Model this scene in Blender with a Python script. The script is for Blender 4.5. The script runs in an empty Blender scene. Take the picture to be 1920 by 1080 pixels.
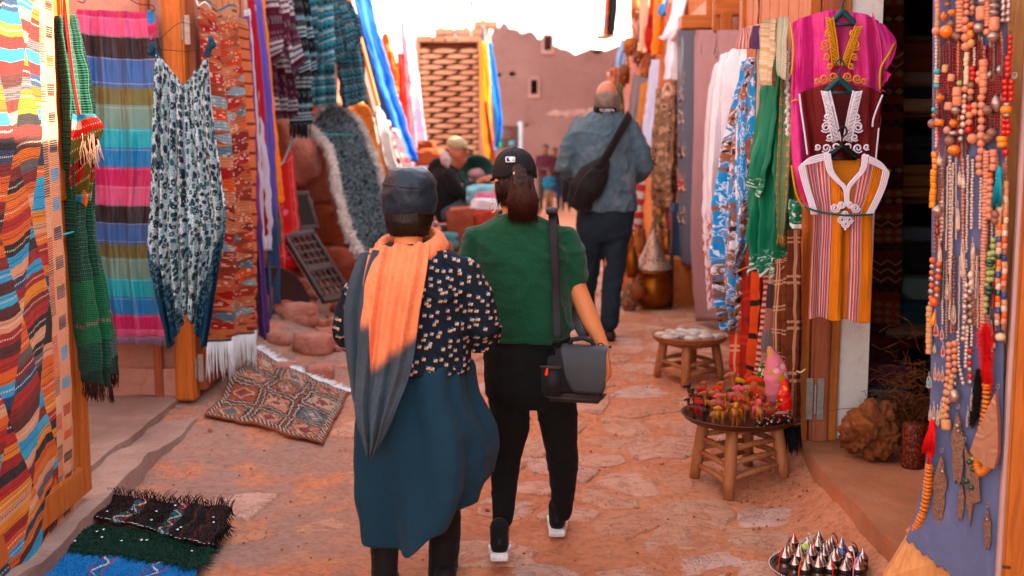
import bpy,bmesh,math,random
import numpy as np
from mathutils import Vector,Matrix,noise as mnoise
random.seed(7);rng=np.random.default_rng(7)
S=bpy.context.scene;COL=S.collection
R=math.radians;PI=math.pi
# ---------------------------------------------------------------- camera
CAM_Z=1.65;PITCH=R(7.5);FPX=2200.0
cd=bpy.data.cameras.new('camera');cam=bpy.data.objects.new('camera',cd);COL.objects.link(cam)
cam.location=(0,0,CAM_Z);cam.rotation_euler=(PI/2-PITCH,0,0)
cd.sensor_width=36;cd.lens=FPX*36/1920;cd.clip_end=2000;cd.clip_start=.05
cd.dof.use_dof=True;cd.dof.focus_distance=4.7;cd.dof.aperture_fstop=2.0
S.camera=cam
# ---------------------------------------------------------------- sky and sun
W=bpy.data.worlds.new('World');S.world=W;W.use_nodes=True
SUN_EL,SUN_AZ=33.0,82.0 # the sun stands to the right of the lane (0 = +Y, clockwise)
_n=W.node_tree.nodes;_l=W.node_tree.links;bgn=_n['Background']
sk=_n.new('ShaderNodeTexSky');sk.sky_type='NISHITA';sk.sun_disc=False
sk.sun_elevation=R(SUN_EL);sk.sun_rotation=R(SUN_AZ);sk.air_density=1.0;sk.dust_density=1.0;sk.ozone_density=1.0
hs=_n.new('ShaderNodeHueSaturation');hs.inputs['Saturation'].default_value=.42
_l.new(sk.outputs[0],hs.inputs['Color'])
mxw=_n.new('ShaderNodeMix');mxw.data_type='RGBA';mxw.blend_type='MULTIPLY';mxw.inputs[0].default_value=1
_l.new(hs.outputs[0],mxw.inputs[6]);mxw.inputs[7].default_value=(1.08,1.0,.93,1)
_l.new(mxw.outputs[2],bgn.inputs[0]);bgn.inputs[1].default_value=.15
sl=bpy.data.lights.new('sun','SUN');sun=bpy.data.objects.new('sun',sl);COL.objects.link(sun)
sl.energy=4.2;sl.angle=R(.5);sl.color=(1,.83,.62)
_a=R(SUN_AZ);_e=R(SUN_EL)
SUNV=Vector((math.sin(_a)*math.cos(_e),math.cos(_a)*math.cos(_e),math.sin(_e)))
sun.rotation_euler=SUNV.to_track_quat('Z','Y').to_euler();sun.location=(8,-3,9)
S.view_settings.view_transform='Standard';S.view_settings.look='None';S.view_settings.gamma=1
S.view_settings.use_curve_mapping=False;S.view_settings.exposure=2.85
S.cycles.max_bounces=7;S.cycles.diffuse_bounces=4;S.cycles.use_denoising=True
# ---------------------------------------------------------------- places
def at(px,py,Y):
    """the point at depth Y that a pixel of the 1920x1080 photograph sees"""
    a=(px-960)/FPX;b=(540-py)/FPX
    d=Vector((a,math.cos(PITCH)+b*math.sin(PITCH),-math.sin(PITCH)+b*math.cos(PITCH)))
    return Vector((0,0,CAM_Z))+d*(Y/d.y)
def gz(y):
    xs=[0,5,8,11,16,24,60];zs=[0,0,.2,.22,.12,-.1,-.1]
    return float(np.interp(y,xs,zs))
def gp(px,py,dz=0):
    """where a pixel meets the ground (or dz above it)"""
    lo,hi=1.0,60.0
    for _ in range(40):
        m_=(lo+hi)/2;p=at(px,py,m_)
        if p.z>gz(m_)+dz:lo=m_
        else:hi=m_
    return at(px,py,lo)
def V3(*a):return Vector(a)
# ---------------------------------------------------------------- colours and node maths
def lin(c):return c/12.92 if c<=.04045 else((c+.055)/1.055)**2.4
def hx(s,k=1.0):
    s=s.lstrip('#');c=[lin(int(s[i:i+2],16)/255)for i in(0,2,4)];l=.3*c[0]+.6*c[1]+.1*c[2]
    return tuple(min(.92,max(.0015,(l+(v-l)*1.14))**1.1*1.04*k)for v in c)+(1.0,)
T=[None]
def nd(t,**kw):
    n=T[0].nodes.new(t)
    for k,v in kw.items():setattr(n,k,v)
    return n
class F:
    def __init__(s,o):s.o=o
    def __add__(s,b):return M('ADD',s,b)
    __radd__=__add__
    def __sub__(s,b):return M('SUBTRACT',s,b)
    def __rsub__(s,b):return M('SUBTRACT',b,s)
    def __mul__(s,b):return M('MULTIPLY',s,b)
    __rmul__=__mul__
    def __truediv__(s,b):return M('DIVIDE',s,b)
    def __gt__(s,b):return M('GREATER_THAN',s,b)
    def __lt__(s,b):return M('LESS_THAN',s,b)
def put(sock,v):
    if isinstance(v,F):T[0].links.new(v.o,sock)
    elif v is not None:sock.default_value=v
def M(op,*a):
    n=nd('ShaderNodeMath',operation=op)
    for i,v in enumerate(a):put(n.inputs[i],v)
    return F(n.outputs[0])
fract=lambda a:M('FRACT',a)
floor=lambda a:M('FLOOR',a)
fabs=lambda a:M('ABSOLUTE',a)
fsin=lambda a:M('SINE',a)
fmin=lambda a,b:M('MINIMUM',a,b)
fmax=lambda a,b:M('MAXIMUM',a,b)
tri=lambda a:fabs(fract(a)*2-1)
def sstep(a,b,x):
    n=nd('ShaderNodeMapRange',interpolation_type='SMOOTHSTEP');put(n.inputs[0],x);n.inputs[1].default_value=a;n.inputs[2].default_value=b
    return F(n.outputs[0])
def band(x,lo,hi):return(x>lo)*(x<hi)
def UV():
    s=nd('ShaderNodeSeparateXYZ');T[0].links.new(nd('ShaderNodeUVMap').outputs[0],s.inputs[0]);return F(s.outputs[0]),F(s.outputs[1])
def OBJ():
    s=nd('ShaderNodeSeparateXYZ');T[0].links.new(nd('ShaderNodeTexCoord').outputs['Object'],s.inputs[0]);return[F(s.outputs[i])for i in range(3)]
def POS():
    s=nd('ShaderNodeSeparateXYZ');T[0].links.new(nd('ShaderNodeNewGeometry').outputs['Position'],s.inputs[0]);return[F(s.outputs[i])for i in range(3)]
def vec(a,b=0.0,c=0.0):
    n=nd('ShaderNodeCombineXYZ')
    for i,v in enumerate((a,b,c)):put(n.inputs[i],v)
    r=F(n.outputs[0]);r.d2=not isinstance(c,F);return r
def noise(v,scale=5,detail=3,rough=.5,dist=0,col=False):
    n=nd('ShaderNodeTexNoise');put(n.inputs['Vector'],v);n.inputs['Scale'].default_value=scale;n.inputs['Detail'].default_value=detail
    n.inputs['Roughness'].default_value=rough;n.inputs['Distortion'].default_value=dist
    return F(n.outputs[1 if col else 0])
def hash2(a,b=0.0,c=0.0):
    n=nd('ShaderNodeTexWhiteNoise',noise_dimensions='3D');put(n.inputs['Vector'],vec(a,b,c));return F(n.outputs[0])
def voro(v,scale=5,out='Distance',feature='F1',rnd=1.0):
    n=nd('ShaderNodeTexVoronoi',feature=feature,voronoi_dimensions='2D' if getattr(v,'d2',0)else '3D');put(n.inputs['Vector'],v);n.inputs['Scale'].default_value=scale;n.inputs['Randomness'].default_value=rnd
    if out=='cell':
        s=nd('ShaderNodeSeparateXYZ');T[0].links.new(n.outputs['Color'],s.inputs[0]);return F(n.outputs['Distance']),F(s.outputs[0]),F(s.outputs[1])
    return F(n.outputs[out])
def mixc(f,a,b,mode='MIX'):
    n=nd('ShaderNodeMix',data_type='RGBA',blend_type=mode);put(n.inputs[0],f);put(n.inputs[6],a);put(n.inputs[7],b);return F(n.outputs[2])
def pal(f,cols,const=True,pos=None):
    n=nd('ShaderNodeValToRGB');r=n.color_ramp;r.interpolation='CONSTANT' if const else 'LINEAR'
    k=len(cols)
    for i,c_ in enumerate(cols):
        p=pos[i]if pos else(i/k if const else i/max(1,k-1))
        e=r.elements[i]if i<2 else r.elements.new(p)
        e.position=p;e.color=c_
    put(n.inputs[0],f);return F(n.outputs[0])
def rnd_obj():return F(nd('ShaderNodeObjectInfo').outputs['Random'])
MATS={}
def mat(name,color,rough=.85,bump=None,bdist=.004,metal=0.0,sheen=0.0,alpha=None,trans=0.0,spec=.3,sss=0,coat=0,translu=0,ior=1.45):
    """color, bump and rough may be functions that build nodes"""
    if name in MATS:return MATS[name]
    m=bpy.data.materials.new(name);m.use_nodes=True;t=m.node_tree;T[0]=t
    b=t.nodes['Principled BSDF'];out=t.nodes['Material Output']
    cv=color()if callable(color)else color
    put(b.inputs['Base Color'],cv)
    put(b.inputs['Roughness'],rough()if callable(rough)else rough)
    put(b.inputs['Metallic'],metal);b.inputs['Specular IOR Level'].default_value=spec;b.inputs['IOR'].default_value=ior
    if sheen:b.inputs['Sheen Weight'].default_value=sheen*.3;b.inputs['Sheen Roughness'].default_value=.5
    if trans:b.inputs['Transmission Weight'].default_value=trans
    if coat:b.inputs['Coat Weight'].default_value=coat
    if sss:
        b.inputs['Subsurface Weight'].default_value=sss;b.inputs['Subsurface Radius'].default_value=(.9,.35,.2);b.inputs['Subsurface Scale'].default_value=.01
    if bump:
        n=nd('ShaderNodeBump');n.inputs['Distance'].default_value=bdist;n.inputs['Strength'].default_value=1;put(n.inputs['Height'],bump())
        t.links.new(n.outputs[0],b.inputs['Normal'])
    if translu:
        tr=nd('ShaderNodeBsdfTranslucent');put(tr.inputs[0],cv);ms=nd('ShaderNodeMixShader');ms.inputs[0].default_value=translu
        t.links.new(b.outputs[0],ms.inputs[1]);t.links.new(tr.outputs[0],ms.inputs[2]);t.links.new(ms.outputs[0],out.inputs[0])
    MATS[name]=m;return m
def vary(c_,amt=.25,scale=6,v=None):
    """slight mottling of a flat colour"""
    n=noise(v if v is not None else vec(*OBJ()),scale,4,.6)
    return mixc(n,tuple(x*(1-amt)for x in c_[:3])+(1,),tuple(min(1,x*(1+amt))for x in c_[:3])+(1,))
def plain(name,col_,rough=.85,amt=.18,scale=8,k=1.0,weave=False,bump=None,bdist=.003,**kw):
    c_=hx(col_,k)
    if weave:
        def bp():
            u,v=UV();return fsin(u*1400)*.25+fsin(v*1400)*.25+noise(vec(u*3,v),9,4)*1.4
        bump=bp
    elif bump is True:
        bump=lambda:noise(vec(*OBJ()),30,5)
    return mat(name,lambda:vary(c_,amt,scale),rough,bump,bdist,**kw)
# ---------------------------------------------------------------- objects
def link(o,parent=None):
    COL.objects.link(o)
    if parent is not None:o.parent=parent;o.matrix_parent_inverse=parent.matrix_world.inverted()
    return o
def tag(o,label=None,cat=None,group=None,kind=None):
    if label:o['label']=label
    if cat:o['category']=cat
    if group:o['group']=group
    if kind:o['kind']=kind
    return o
def empty(name,loc,label=None,cat=None,group=None,rz=0):
    o=bpy.data.objects.new(name,None);o.empty_display_size=.1;COL.objects.link(o)
    o.location=loc;o.rotation_euler=(0,0,rz);o.matrix_world=Matrix.Translation(Vector(loc))@Matrix.Rotation(rz,4,'Z')
    return tag(o,label,cat,group)
def mesh_obj(name,verts,faces,m,parent=None,smooth=True,uvs=None,mats=None,fm=None):
    """verts in world coordinates; the origin goes to the parent's or to the mesh's own foot"""
    me=bpy.data.meshes.new(name);vs=np.asarray(verts,dtype=float).reshape(-1,3)
    if parent is not None:org=parent.matrix_world.translation;rot=parent.matrix_world.to_3x3().inverted()
    else:org=Vector(((vs[:,0].min()+vs[:,0].max())/2,(vs[:,1].min()+vs[:,1].max())/2,vs[:,2].min()));rot=None
    vs=vs-np.array(org)
    if rot is not None:vs=vs@np.array(rot).T
    me.from_pydata(vs.tolist(),[],[list(f)for f in faces]if not isinstance(faces,list)else faces)
    if smooth:me.polygons.foreach_set('use_smooth',np.ones(len(me.polygons),dtype=bool))
    if uvs is not None:
        ul=me.uv_layers.new(name='UVMap');li=np.empty(len(me.loops),dtype=np.int32);me.loops.foreach_get('vertex_index',li)
        ul.data.foreach_set('uv',np.asarray(uvs,dtype=np.float32)[li].ravel())
    for mm in(mats or[m]):me.materials.append(mm)
    if fm is not None:me.polygons.foreach_set('material_index',np.asarray(fm,dtype=np.int32))
    me.update()
    o=bpy.data.objects.new(name,me);COL.objects.link(o)
    if parent is not None:o.parent=parent
    else:o.location=org;o.matrix_world=Matrix.Translation(org)
    return o
class G:
    """collects geometry of one mesh"""
    def __init__(s):s.v=[];s.f=[];s.uv=[];s.mi=[];s.cur=0
    def add(s,vs,fs,uvs=None):
        k=len(s.v);s.v+=[tuple(p)for p in vs];s.f+=[[i+k for i in f]for f in fs]
        s.uv+=list(uvs)if uvs is not None else[(p[0]+p[1],p[2])for p in vs];s.mi+=[s.cur]*len(fs);return s
    def box(s,c_,size,rot=None,jit=0):
        h=[d/2 for d in size];vs=[]
        for x in(-1,1):
            for y in(-1,1):
                for z in(-1,1):
                    p=Vector((x*h[0],y*h[1],z*h[2]))
                    if jit:p+=Vector((random.uniform(-jit,jit),random.uniform(-jit,jit),random.uniform(-jit,jit)))
                    if rot is not None:p=rot@p
                    vs.append(p+Vector(c_))
        return s.add(vs,[(0,1,3,2),(4,6,7,5),(0,4,5,1),(2,3,7,6),(0,2,6,4),(1,5,7,3)])
    def bbox(s,c_,size,b=.01,rot=None):
        """box with bevelled long edges (chamfer b)"""
        bm=bmesh.new();bmesh.ops.create_cube(bm,size=1)
        for v in bm.verts:v.co=Vector((v.co.x*size[0],v.co.y*size[1],v.co.z*size[2]))
        bmesh.ops.bevel(bm,geom=list(bm.edges),offset=min(b,min(size)*.45),segments=2,affect='EDGES')
        bm.verts.index_update()
        vs=[((rot@v.co)if rot is not None else v.co)+Vector(c_)for v in bm.verts]
        s.add(vs,[[v.index for v in f.verts]for f in bm.faces]);bm.free();return s
    def tube(s,pts,rad,n=8,cap=True,flat=1.0,up=None,closed=False):
        pts=[Vector(p)for p in pts];m_=len(pts)
        rad=[rad]*m_ if isinstance(rad,(int,float))else list(rad)
        vs=[];uv=[];prev=None;L=0
        for i,p in enumerate(pts):
            t=(pts[(i+1)%m_]-pts[i-1])if closed else(pts[min(i+1,m_-1)]-pts[max(i-1,0)])
            t=t.normalized()if t.length>1e-9 else Vector((0,0,1))
            if prev is None:
                a=Vector(up)if up is not None else(Vector((0,0,1))if abs(t.z)<.9 else Vector((0,1,0)))
            else:a=prev
            a=(a-t*a.dot(t))
            a=a.normalized()if a.length>1e-6 else t.orthogonal().normalized()
            prev=a;b=t.cross(a)
            if i:L+=(pts[i]-pts[i-1]).length
            for j in range(n):
                th=2*PI*j/n;vs.append(p+(a*math.cos(th)*flat+b*math.sin(th))*rad[i]);uv.append((j/n,L))
        fs=[(i*n+j,i*n+(j+1)%n,(i+1)*n+(j+1)%n,(i+1)*n+j)for i in range(m_-1)for j in range(n)]
        if closed:fs+=[((m_-1)*n+j,(m_-1)*n+(j+1)%n,(j+1)%n,j)for j in range(n)]
        elif cap:fs+=[tuple(range(n))[::-1],tuple((m_-1)*n+j for j in range(n))]
        return s.add(vs,fs,uv)
    def limb(s,pts,rad,n=12,flat=1.0,up=None):
        """tube with rounded ends"""
        pts=[Vector(p)for p in pts];rad=list(rad)
        a=(pts[0]-pts[1]).normalized();b=(pts[-1]-pts[-2]).normalized()
        P=[pts[0]+a*rad[0]*.95,pts[0]+a*rad[0]*.6]+pts+[pts[-1]+b*rad[-1]*.6,pts[-1]+b*rad[-1]*.95]
        Rr=[rad[0]*.25,rad[0]*.78]+rad+[rad[-1]*.78,rad[-1]*.25]
        return s.tube(P,Rr,n,True,flat,up)
    def lathe(s,prof,c_=(0,0,0),n=20,rot=None,cap=True):
        vs=[];uv=[]
        for k,(r,z)in enumerate(prof):
            for j in range(n):
                th=2*PI*j/n;p=Vector((r*math.cos(th),r*math.sin(th),z))
                if rot is not None:p=rot@p
                vs.append(p+Vector(c_));uv.append((j/n,z))
        m_=len(prof)
        fs=[(i*n+j,i*n+(j+1)%n,(i+1)*n+(j+1)%n,(i+1)*n+j)for i in range(m_-1)for j in range(n)]
        if cap:fs+=[tuple(range(n))[::-1],tuple((m_-1)*n+j for j in range(n))]
        return s.add(vs,fs,uv)
    def ball(s,c_,r,n=8,m_=6,rot=None,noise_=0):
        r=(r,r,r)if isinstance(r,(int,float))else r;vs=[];uv=[]
        for i in range(m_+1):
            ph=PI*i/m_
            for j in range(n):
                th=2*PI*j/n;k=1+(random.uniform(-noise_,noise_)if noise_ else 0)
                p=Vector((math.sin(ph)*math.cos(th)*r[0]*k,math.sin(ph)*math.sin(th)*r[1]*k,math.cos(ph)*r[2]*k))
                if rot is not None:p=rot@p
                vs.append(p+Vector(c_));uv.append((j/n,i/m_))
        fs=[(i*n+j,(i+1)*n+j,(i+1)*n+(j+1)%n,i*n+(j+1)%n)for i in range(m_)for j in range(n)]
        return s.add(vs,fs,uv)
    def rings(s,rs,n=28):
        """stack of horizontal elliptic rings (x, y, z, rx, ry, rotz)"""
        vs=[];uv=[]
        for k,q in enumerate(rs):
            x,y,z,rx,ry=q[:5];ro=q[5]if len(q)>5 else 0
            for j in range(n):
                th=2*PI*j/n;a=rx*math.cos(th);b=ry*math.sin(th)
                vs.append((x+a*math.cos(ro)-b*math.sin(ro),y+a*math.sin(ro)+b*math.cos(ro),z));uv.append((j/n,z))
        m_=len(rs);fs=[(i*n+j,i*n+(j+1)%n,(i+1)*n+(j+1)%n,(i+1)*n+j)for i in range(m_-1)for j in range(n)]
        fs+=[tuple(range(n))[::-1],tuple((m_-1)*n+j for j in range(n))]
        return s.add(vs,fs,uv)
    def prism(s,poly,z0,z1,xf=None):
        """polygon (x, y) from z0 to z1"""
        n=len(poly);vs=[Vector((x,y,z0))for x,y in poly]+[Vector((x,y,z1))for x,y in poly]
        if xf is not None:vs=[xf@v for v in vs]
        return s.add(vs,[tuple(range(n))[::-1],tuple(range(n,2*n))]+[(i,(i+1)%n,n+(i+1)%n,n+i)for i in range(n)])
    def make(s,name,m,parent=None,smooth=True,mats=None):
        return mesh_obj(name,s.v,s.f,m,parent,smooth,s.uv,mats,s.mi if mats else None)
def remesh(g,name,m,parent=None,vox=.008,smooth=6,disp=None):
    """fuse the lofts of one body into a single continuous skin"""
    me=bpy.data.meshes.new('tmp');me.from_pydata([list(v)for v in g.v],[],g.f);o=bpy.data.objects.new('tmp',me);COL.objects.link(o)
    bm=bmesh.new();bm.from_mesh(me);bmesh.ops.recalc_face_normals(bm,faces=bm.faces);bm.to_mesh(me);bm.free()
    r=o.modifiers.new('r','REMESH');r.mode='VOXEL';r.voxel_size=vox
    s_=o.modifiers.new('s','SMOOTH');s_.iterations=smooth;s_.factor=.5
    dg=bpy.context.evaluated_depsgraph_get();ev=o.evaluated_get(dg);m2=bpy.data.meshes.new_from_object(ev)
    n=len(m2.vertices);co=np.empty(n*3);m2.vertices.foreach_get('co',co);co=co.reshape(-1,3)
    no=np.empty(n*3);m2.vertex_normals.foreach_get('vector',no);no=no.reshape(-1,3)
    if disp:co=co+no*np.array([disp(Vector(p),Vector(q))for p,q in zip(co,no)])[:,None]
    fs=[tuple(p.vertices)for p in m2.polygons]
    bpy.data.objects.remove(o);bpy.data.meshes.remove(me);bpy.data.meshes.remove(m2)
    uv=np.stack([co[:,0]+.35*co[:,1],co[:,2]],1)
    return mesh_obj(name,co,fs,m,parent,True,uv)
def spline(pts,n):
    """n+1 points on a Catmull-Rom curve through pts, equally spaced by index"""
    P=[Vector(p)for p in pts];k=len(P)-1;out=[]
    for i in range(n+1):
        t=i/n*k;j=min(int(t),k-1);f=t-j
        p0=P[max(j-1,0)];p1=P[j];p2=P[j+1];p3=P[min(j+2,k)]
        out.append(.5*((2*p1)+(p2-p0)*f+(2*p0-5*p1+4*p2-p3)*f*f+(3*p1-p0-3*p2+p3)*f**3))
    return out
def sheet(name,L,Rr,m,parent=None,folds=3,amp=.02,nu=40,nv=60,top=.25,seed=0,thick=.005,hem=.0,topw=0.0,wr=.3,sharp=False,label=None,cat=None,group=None,pixels=True,uvk=None,hemf=None,uvo=0,topf=None):
    """hanging cloth between a left and a right edge line (pixel x, pixel y, depth); folds run down it"""
    rn=random.Random(seed+len(name));P=lambda l:[at(*p)for p in l]if pixels else[Vector(p)for p in l]
    A=spline(P(L),nv);B=spline(P(Rr),nv)
    w=sum((A[i]-B[i]).length for i in range(nv+1))/(nv+1);h=(sum((A[i+1]-A[i]).length for i in range(nv))+sum((B[i+1]-B[i]).length for i in range(nv)))/2
    if uvk:w,h=uvk
    ph=rn.uniform(0,6);p2=rn.uniform(0,6);p3=rn.uniform(0,6)
    V=[];N_=[];uv=[];cp=Vector((0,0,CAM_Z))
    for i in range(nv+1):
        v=i/nv;a=A[i];b=B[i];dn=(A[min(i+1,nv)]-A[max(i-1,0)]+B[min(i+1,nv)]-B[max(i-1,0)])
        ac=b-a;nrm=ac.cross(dn)
        if nrm.length<1e-9:nrm=Vector((0,-1,0))
        nrm.normalize()
        if nrm.dot(cp-a)<0:nrm=-nrm
        dnn=dn.normalized()if dn.length>1e-9 else Vector((0,0,-1))
        k=amp*(top+(1-top)*min(1,v*1.3))
        for j in range(nu+1):
            u=j/nu
            uu=u+.035*math.sin(v*3+p2)+.02*math.sin(7*u+p3)
            s_=math.sin(2*PI*folds*uu+ph)
            if sharp:s_=math.copysign(abs(s_)**.6,s_)
            d=k*(s_+.45*math.sin(2*PI*folds*1.73*uu+p2+v*1.5)+wr*mnoise.noise(Vector((u*6*w/.3+seed,v*4*h/.3,seed*1.7)))*1.6)
            p=a+ac*u+nrm*(d+abs(k)*1.2)
            e=0
            if hem:e+=hem*v**6*math.sin(2*PI*folds*uu+ph+1)
            if hemf:e+=hemf(u)*v**3
            if topf:e-=topf(u)*(1-v)**4
            if topw:e+=topw*(1-v)**6*math.sin(2*PI*folds*.7*u+ph)
            p=p+dnn*e
            V.append(p);N_.append(nrm);uv.append((u*w+uvo,(1-v)*h))
    n1=len(V);W_=nu+1
    allv=V+[V[i]-N_[i]*thick for i in range(n1)]
    fs=[]
    for i in range(nv):
        for j in range(nu):
            q=(i*W_+j,(i+1)*W_+j,(i+1)*W_+j+1,i*W_+j+1);fs.append(q);fs.append(tuple(x+n1 for x in q[::-1]))
    for i in range(nv):
        for j,fl in((0,0),(nu,1)):
            a,b=i*W_+j,(i+1)*W_+j;q=(a,a+n1,b+n1,b);fs.append(q[::-1]if fl else q)
    for j in range(nu):
        for i,fl in((0,1),(nv,0)):
            a,b=i*W_+j,i*W_+j+1;q=(a,a+n1,b+n1,b);fs.append(q[::-1]if fl else q)
    o=mesh_obj(name,allv,fs,m,parent,True,uv+uv)
    o_front[o.name]=(V,W_,nu,nv)
    return tag(o,label,cat,group)
o_front={}
def edge_pts(o,row=-1):
    V,W_,nu,nv=o_front[o.name];i=nv if row==-1 else row
    return[V[i*W_+j]for j in range(nu+1)]
def fringe(pts,length,n,m,parent,name='fringe',r=.0018,sway=.2,down=(0,0,-1),seed=1,clump=0):
    rn=random.Random(seed);g=G();k=len(pts)-1;dn=Vector(down).normalized()
    for i in range(n):
        t=(i+.5)/n*k;j=min(int(t),k-1);p=pts[j].lerp(pts[j+1],t-j)
        l=length*rn.uniform(.75,1.1);s1=Vector((rn.uniform(-1,1),rn.uniform(-1,1),rn.uniform(-.3,.3)))*sway*l
        g.tube([p-dn*.004,p+dn*l*.4+s1*.3,p+dn*l*.75+s1*.6,p+dn*l+s1],[r,r,r*.9,r*.5],3)
    o=g.make(name,m,parent);o['kind']='stuff';return o
def copy_tree(o,parent=None,loc=None,rz=None):
    c=o.copy();COL.objects.link(c)
    if parent is not None:c.parent=parent
    if loc is not None:c.location=loc
    if rz is not None:c.rotation_euler=(0,0,rz)
    for ch in list(o.children):copy_tree(ch,c)
    return c
def smoothpath(pts,n=24):return spline(pts,n)
# ================================================================ the setting
def fb(x,y,z=0.0,o=4):return mnoise.fractal(Vector((x,y,z)),1.0,2.0,o)
def gh(x,y):
    """height of the lane"""
    z=gz(y)
    d=.018*fb(x*1.6,y*1.6,3)+.012*fb(x*7,y*7,8,4)-.016*max(0,.22-abs(fb(x*1.3+5,y*2.2,6,3)))
    k=min(1,max(0,(13-y)/3));z+=d*max(k,.3)
    if y<6.0 and x>.95:t=min(1,max(0,(x-1.02)/.33));z+=.13*t*t*min(1,max(0,(6.0-y)/.6)) # plaster skirt below the step
    if x<-1.25 and y>7.4:t=min(1,max(0,(-1.25-x)/.45));z+=.16*t*min(1,(y-7.4)/.8)*(1+.5*fb(x*3,y*3))
    return z
def dirt_col():
    x,y,z=POS();p=vec(x,y,z)
    a=noise(p,1.1,5,.62);b=noise(p,4.5,6,.7);g_=noise(p,34,4,.7)
    base=mixc(sstep(.35,.68,a),hx('#dc9878'),hx('#e6a886'))
    base=mixc(sstep(.42,.75,b)*.6,base,hx('#bd7a5c'))
    left=sstep(.25,-1.3,x+(a-.5)*1.6) # cement wash towards the left doorway
    cem=mixc(b,hx('#9c847c'),hx('#bca69e'))
    pt=sstep(.38,.52,noise(p,1.7,5,.65))*left
    base=mixc(pt*.85,base,cem)
    base=mixc(sstep(.62,.78,noise(p,2.6,6,.7,.6))*.55,base,hx('#b98a7a'))
    base=mixc(sstep(.63,.72,noise(p,5.5,5,.75))*.5,base,hx('#7a4632'))
    base=mixc(sstep(.45,.7,noise(p,16,6,.75))*.45,base,hx('#ac6e54'));base=mixc(sstep(.6,.8,noise(p,11,5,.7))*.4,base,hx('#e2aa8c'));return mixc(sstep(.4,.75,g_)*.4,base,hx('#6d4030'))
dirt=mat('lane_dirt',dirt_col,.93,lambda:noise(vec(*POS()),12,8,.75)+noise(vec(*POS()),60,4,.7)*.35,.045,spec=.25)
def axis(lo,hi,st,far):
    a=[lo];
    while a[-1]<hi:a.append(a[-1]+st)
    d=st
    while a[-1]<far:d*=1.35;a.append(a[-1]+d)
    d=st;
    while a[0]>-far:d*=1.35;a.insert(0,a[0]-d)
    return a
xs=axis(-2.4,1.9,.028,260);ys=[2.4+i*.03 for i in range(int(11/.03))];d=.03
while ys[-1]<260:d*=1.12;ys.append(ys[-1]+d)
d=.05
while ys[0]>-40:d*=1.5;ys.insert(0,ys[0]-d)
gv=[(x,y,gh(x,y))for y in ys for x in xs];nx=len(xs)
gf=[(j*nx+i,j*nx+i+1,(j+1)*nx+i+1,(j+1)*nx+i)for j in range(len(ys)-1)for i in range(nx-1)]
ground=mesh_obj('ground',gv,gf,dirt,uvs=[(v[0],v[1])for v in gv]);ground['kind']='structure'
# flagstones set in the dirt: cells of an irregular tiling, many of them worn or buried
def stone_col():
    x,y,z=POS();p=vec(x,y,z);r_=rnd_obj()
    a=noise(p,7,6,.7);c_=pal(r_,[hx('#e6b69e'),hx('#ecc0aa'),hx('#dea68a'),hx('#e8c6b8'),hx('#e2b49a')])
    c_=mixc(sstep(.3,.8,a)*.6,c_,hx('#c48260'));c_=mixc(sstep(.55,.75,noise(p,3.1,5,.7))*.75,c_,hx('#cc885e'))
    c_=mixc(sstep(.56,.68,noise(p,22,5,.75))*.6,c_,hx('#9a6450'));c_=mixc((fabs(noise(p,4,6,.7,1)-.5)<.006)*.7,c_,hx('#6b4032'));c_=mixc(sstep(.56,.6,noise(p,6,6,.8,1))*.35,c_,hx('#9a6650'))
    return mixc(sstep(.52,.62,noise(p,3.1,7,.75,.5)),c_,dirt_col())
stone_m=mat('flagstone',stone_col,.8,lambda:noise(vec(*POS()),14,8,.78)+noise(vec(*POS()),5,3)*1.5,.05,spec=.35)
def clip(poly,p,n):
    out=[]
    for i in range(len(poly)):
        a,b=poly[i],poly[(i+1)%len(poly)];da=(a[0]-p[0])*n[0]+(a[1]-p[1])*n[1];db=(b[0]-p[0])*n[0]+(b[1]-p[1])*n[1]
        if da<=0:out.append(a)
        if(da<0)!=(db<0):
            t=da/(da-db);out.append((a[0]+(b[0]-a[0])*t,a[1]+(b[1]-a[1])*t))
    return out
seeds=[];rs=random.Random(11)
for _ in range(9000):
    x,y=rs.uniform(-1.85,1.5),rs.uniform(3.2,15.5);dm=rs.choice([.2,.28,.38])+.02*max(0,y-7)
    if all(((x-a)/1.35)**2+(y-b)**2>dm*dm for a,b in seeds):seeds.append((x,y))
    if len(seeds)>420:break
path=empty('path',(0,3.2,0));path['kind']='structure'
ns_=0
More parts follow.
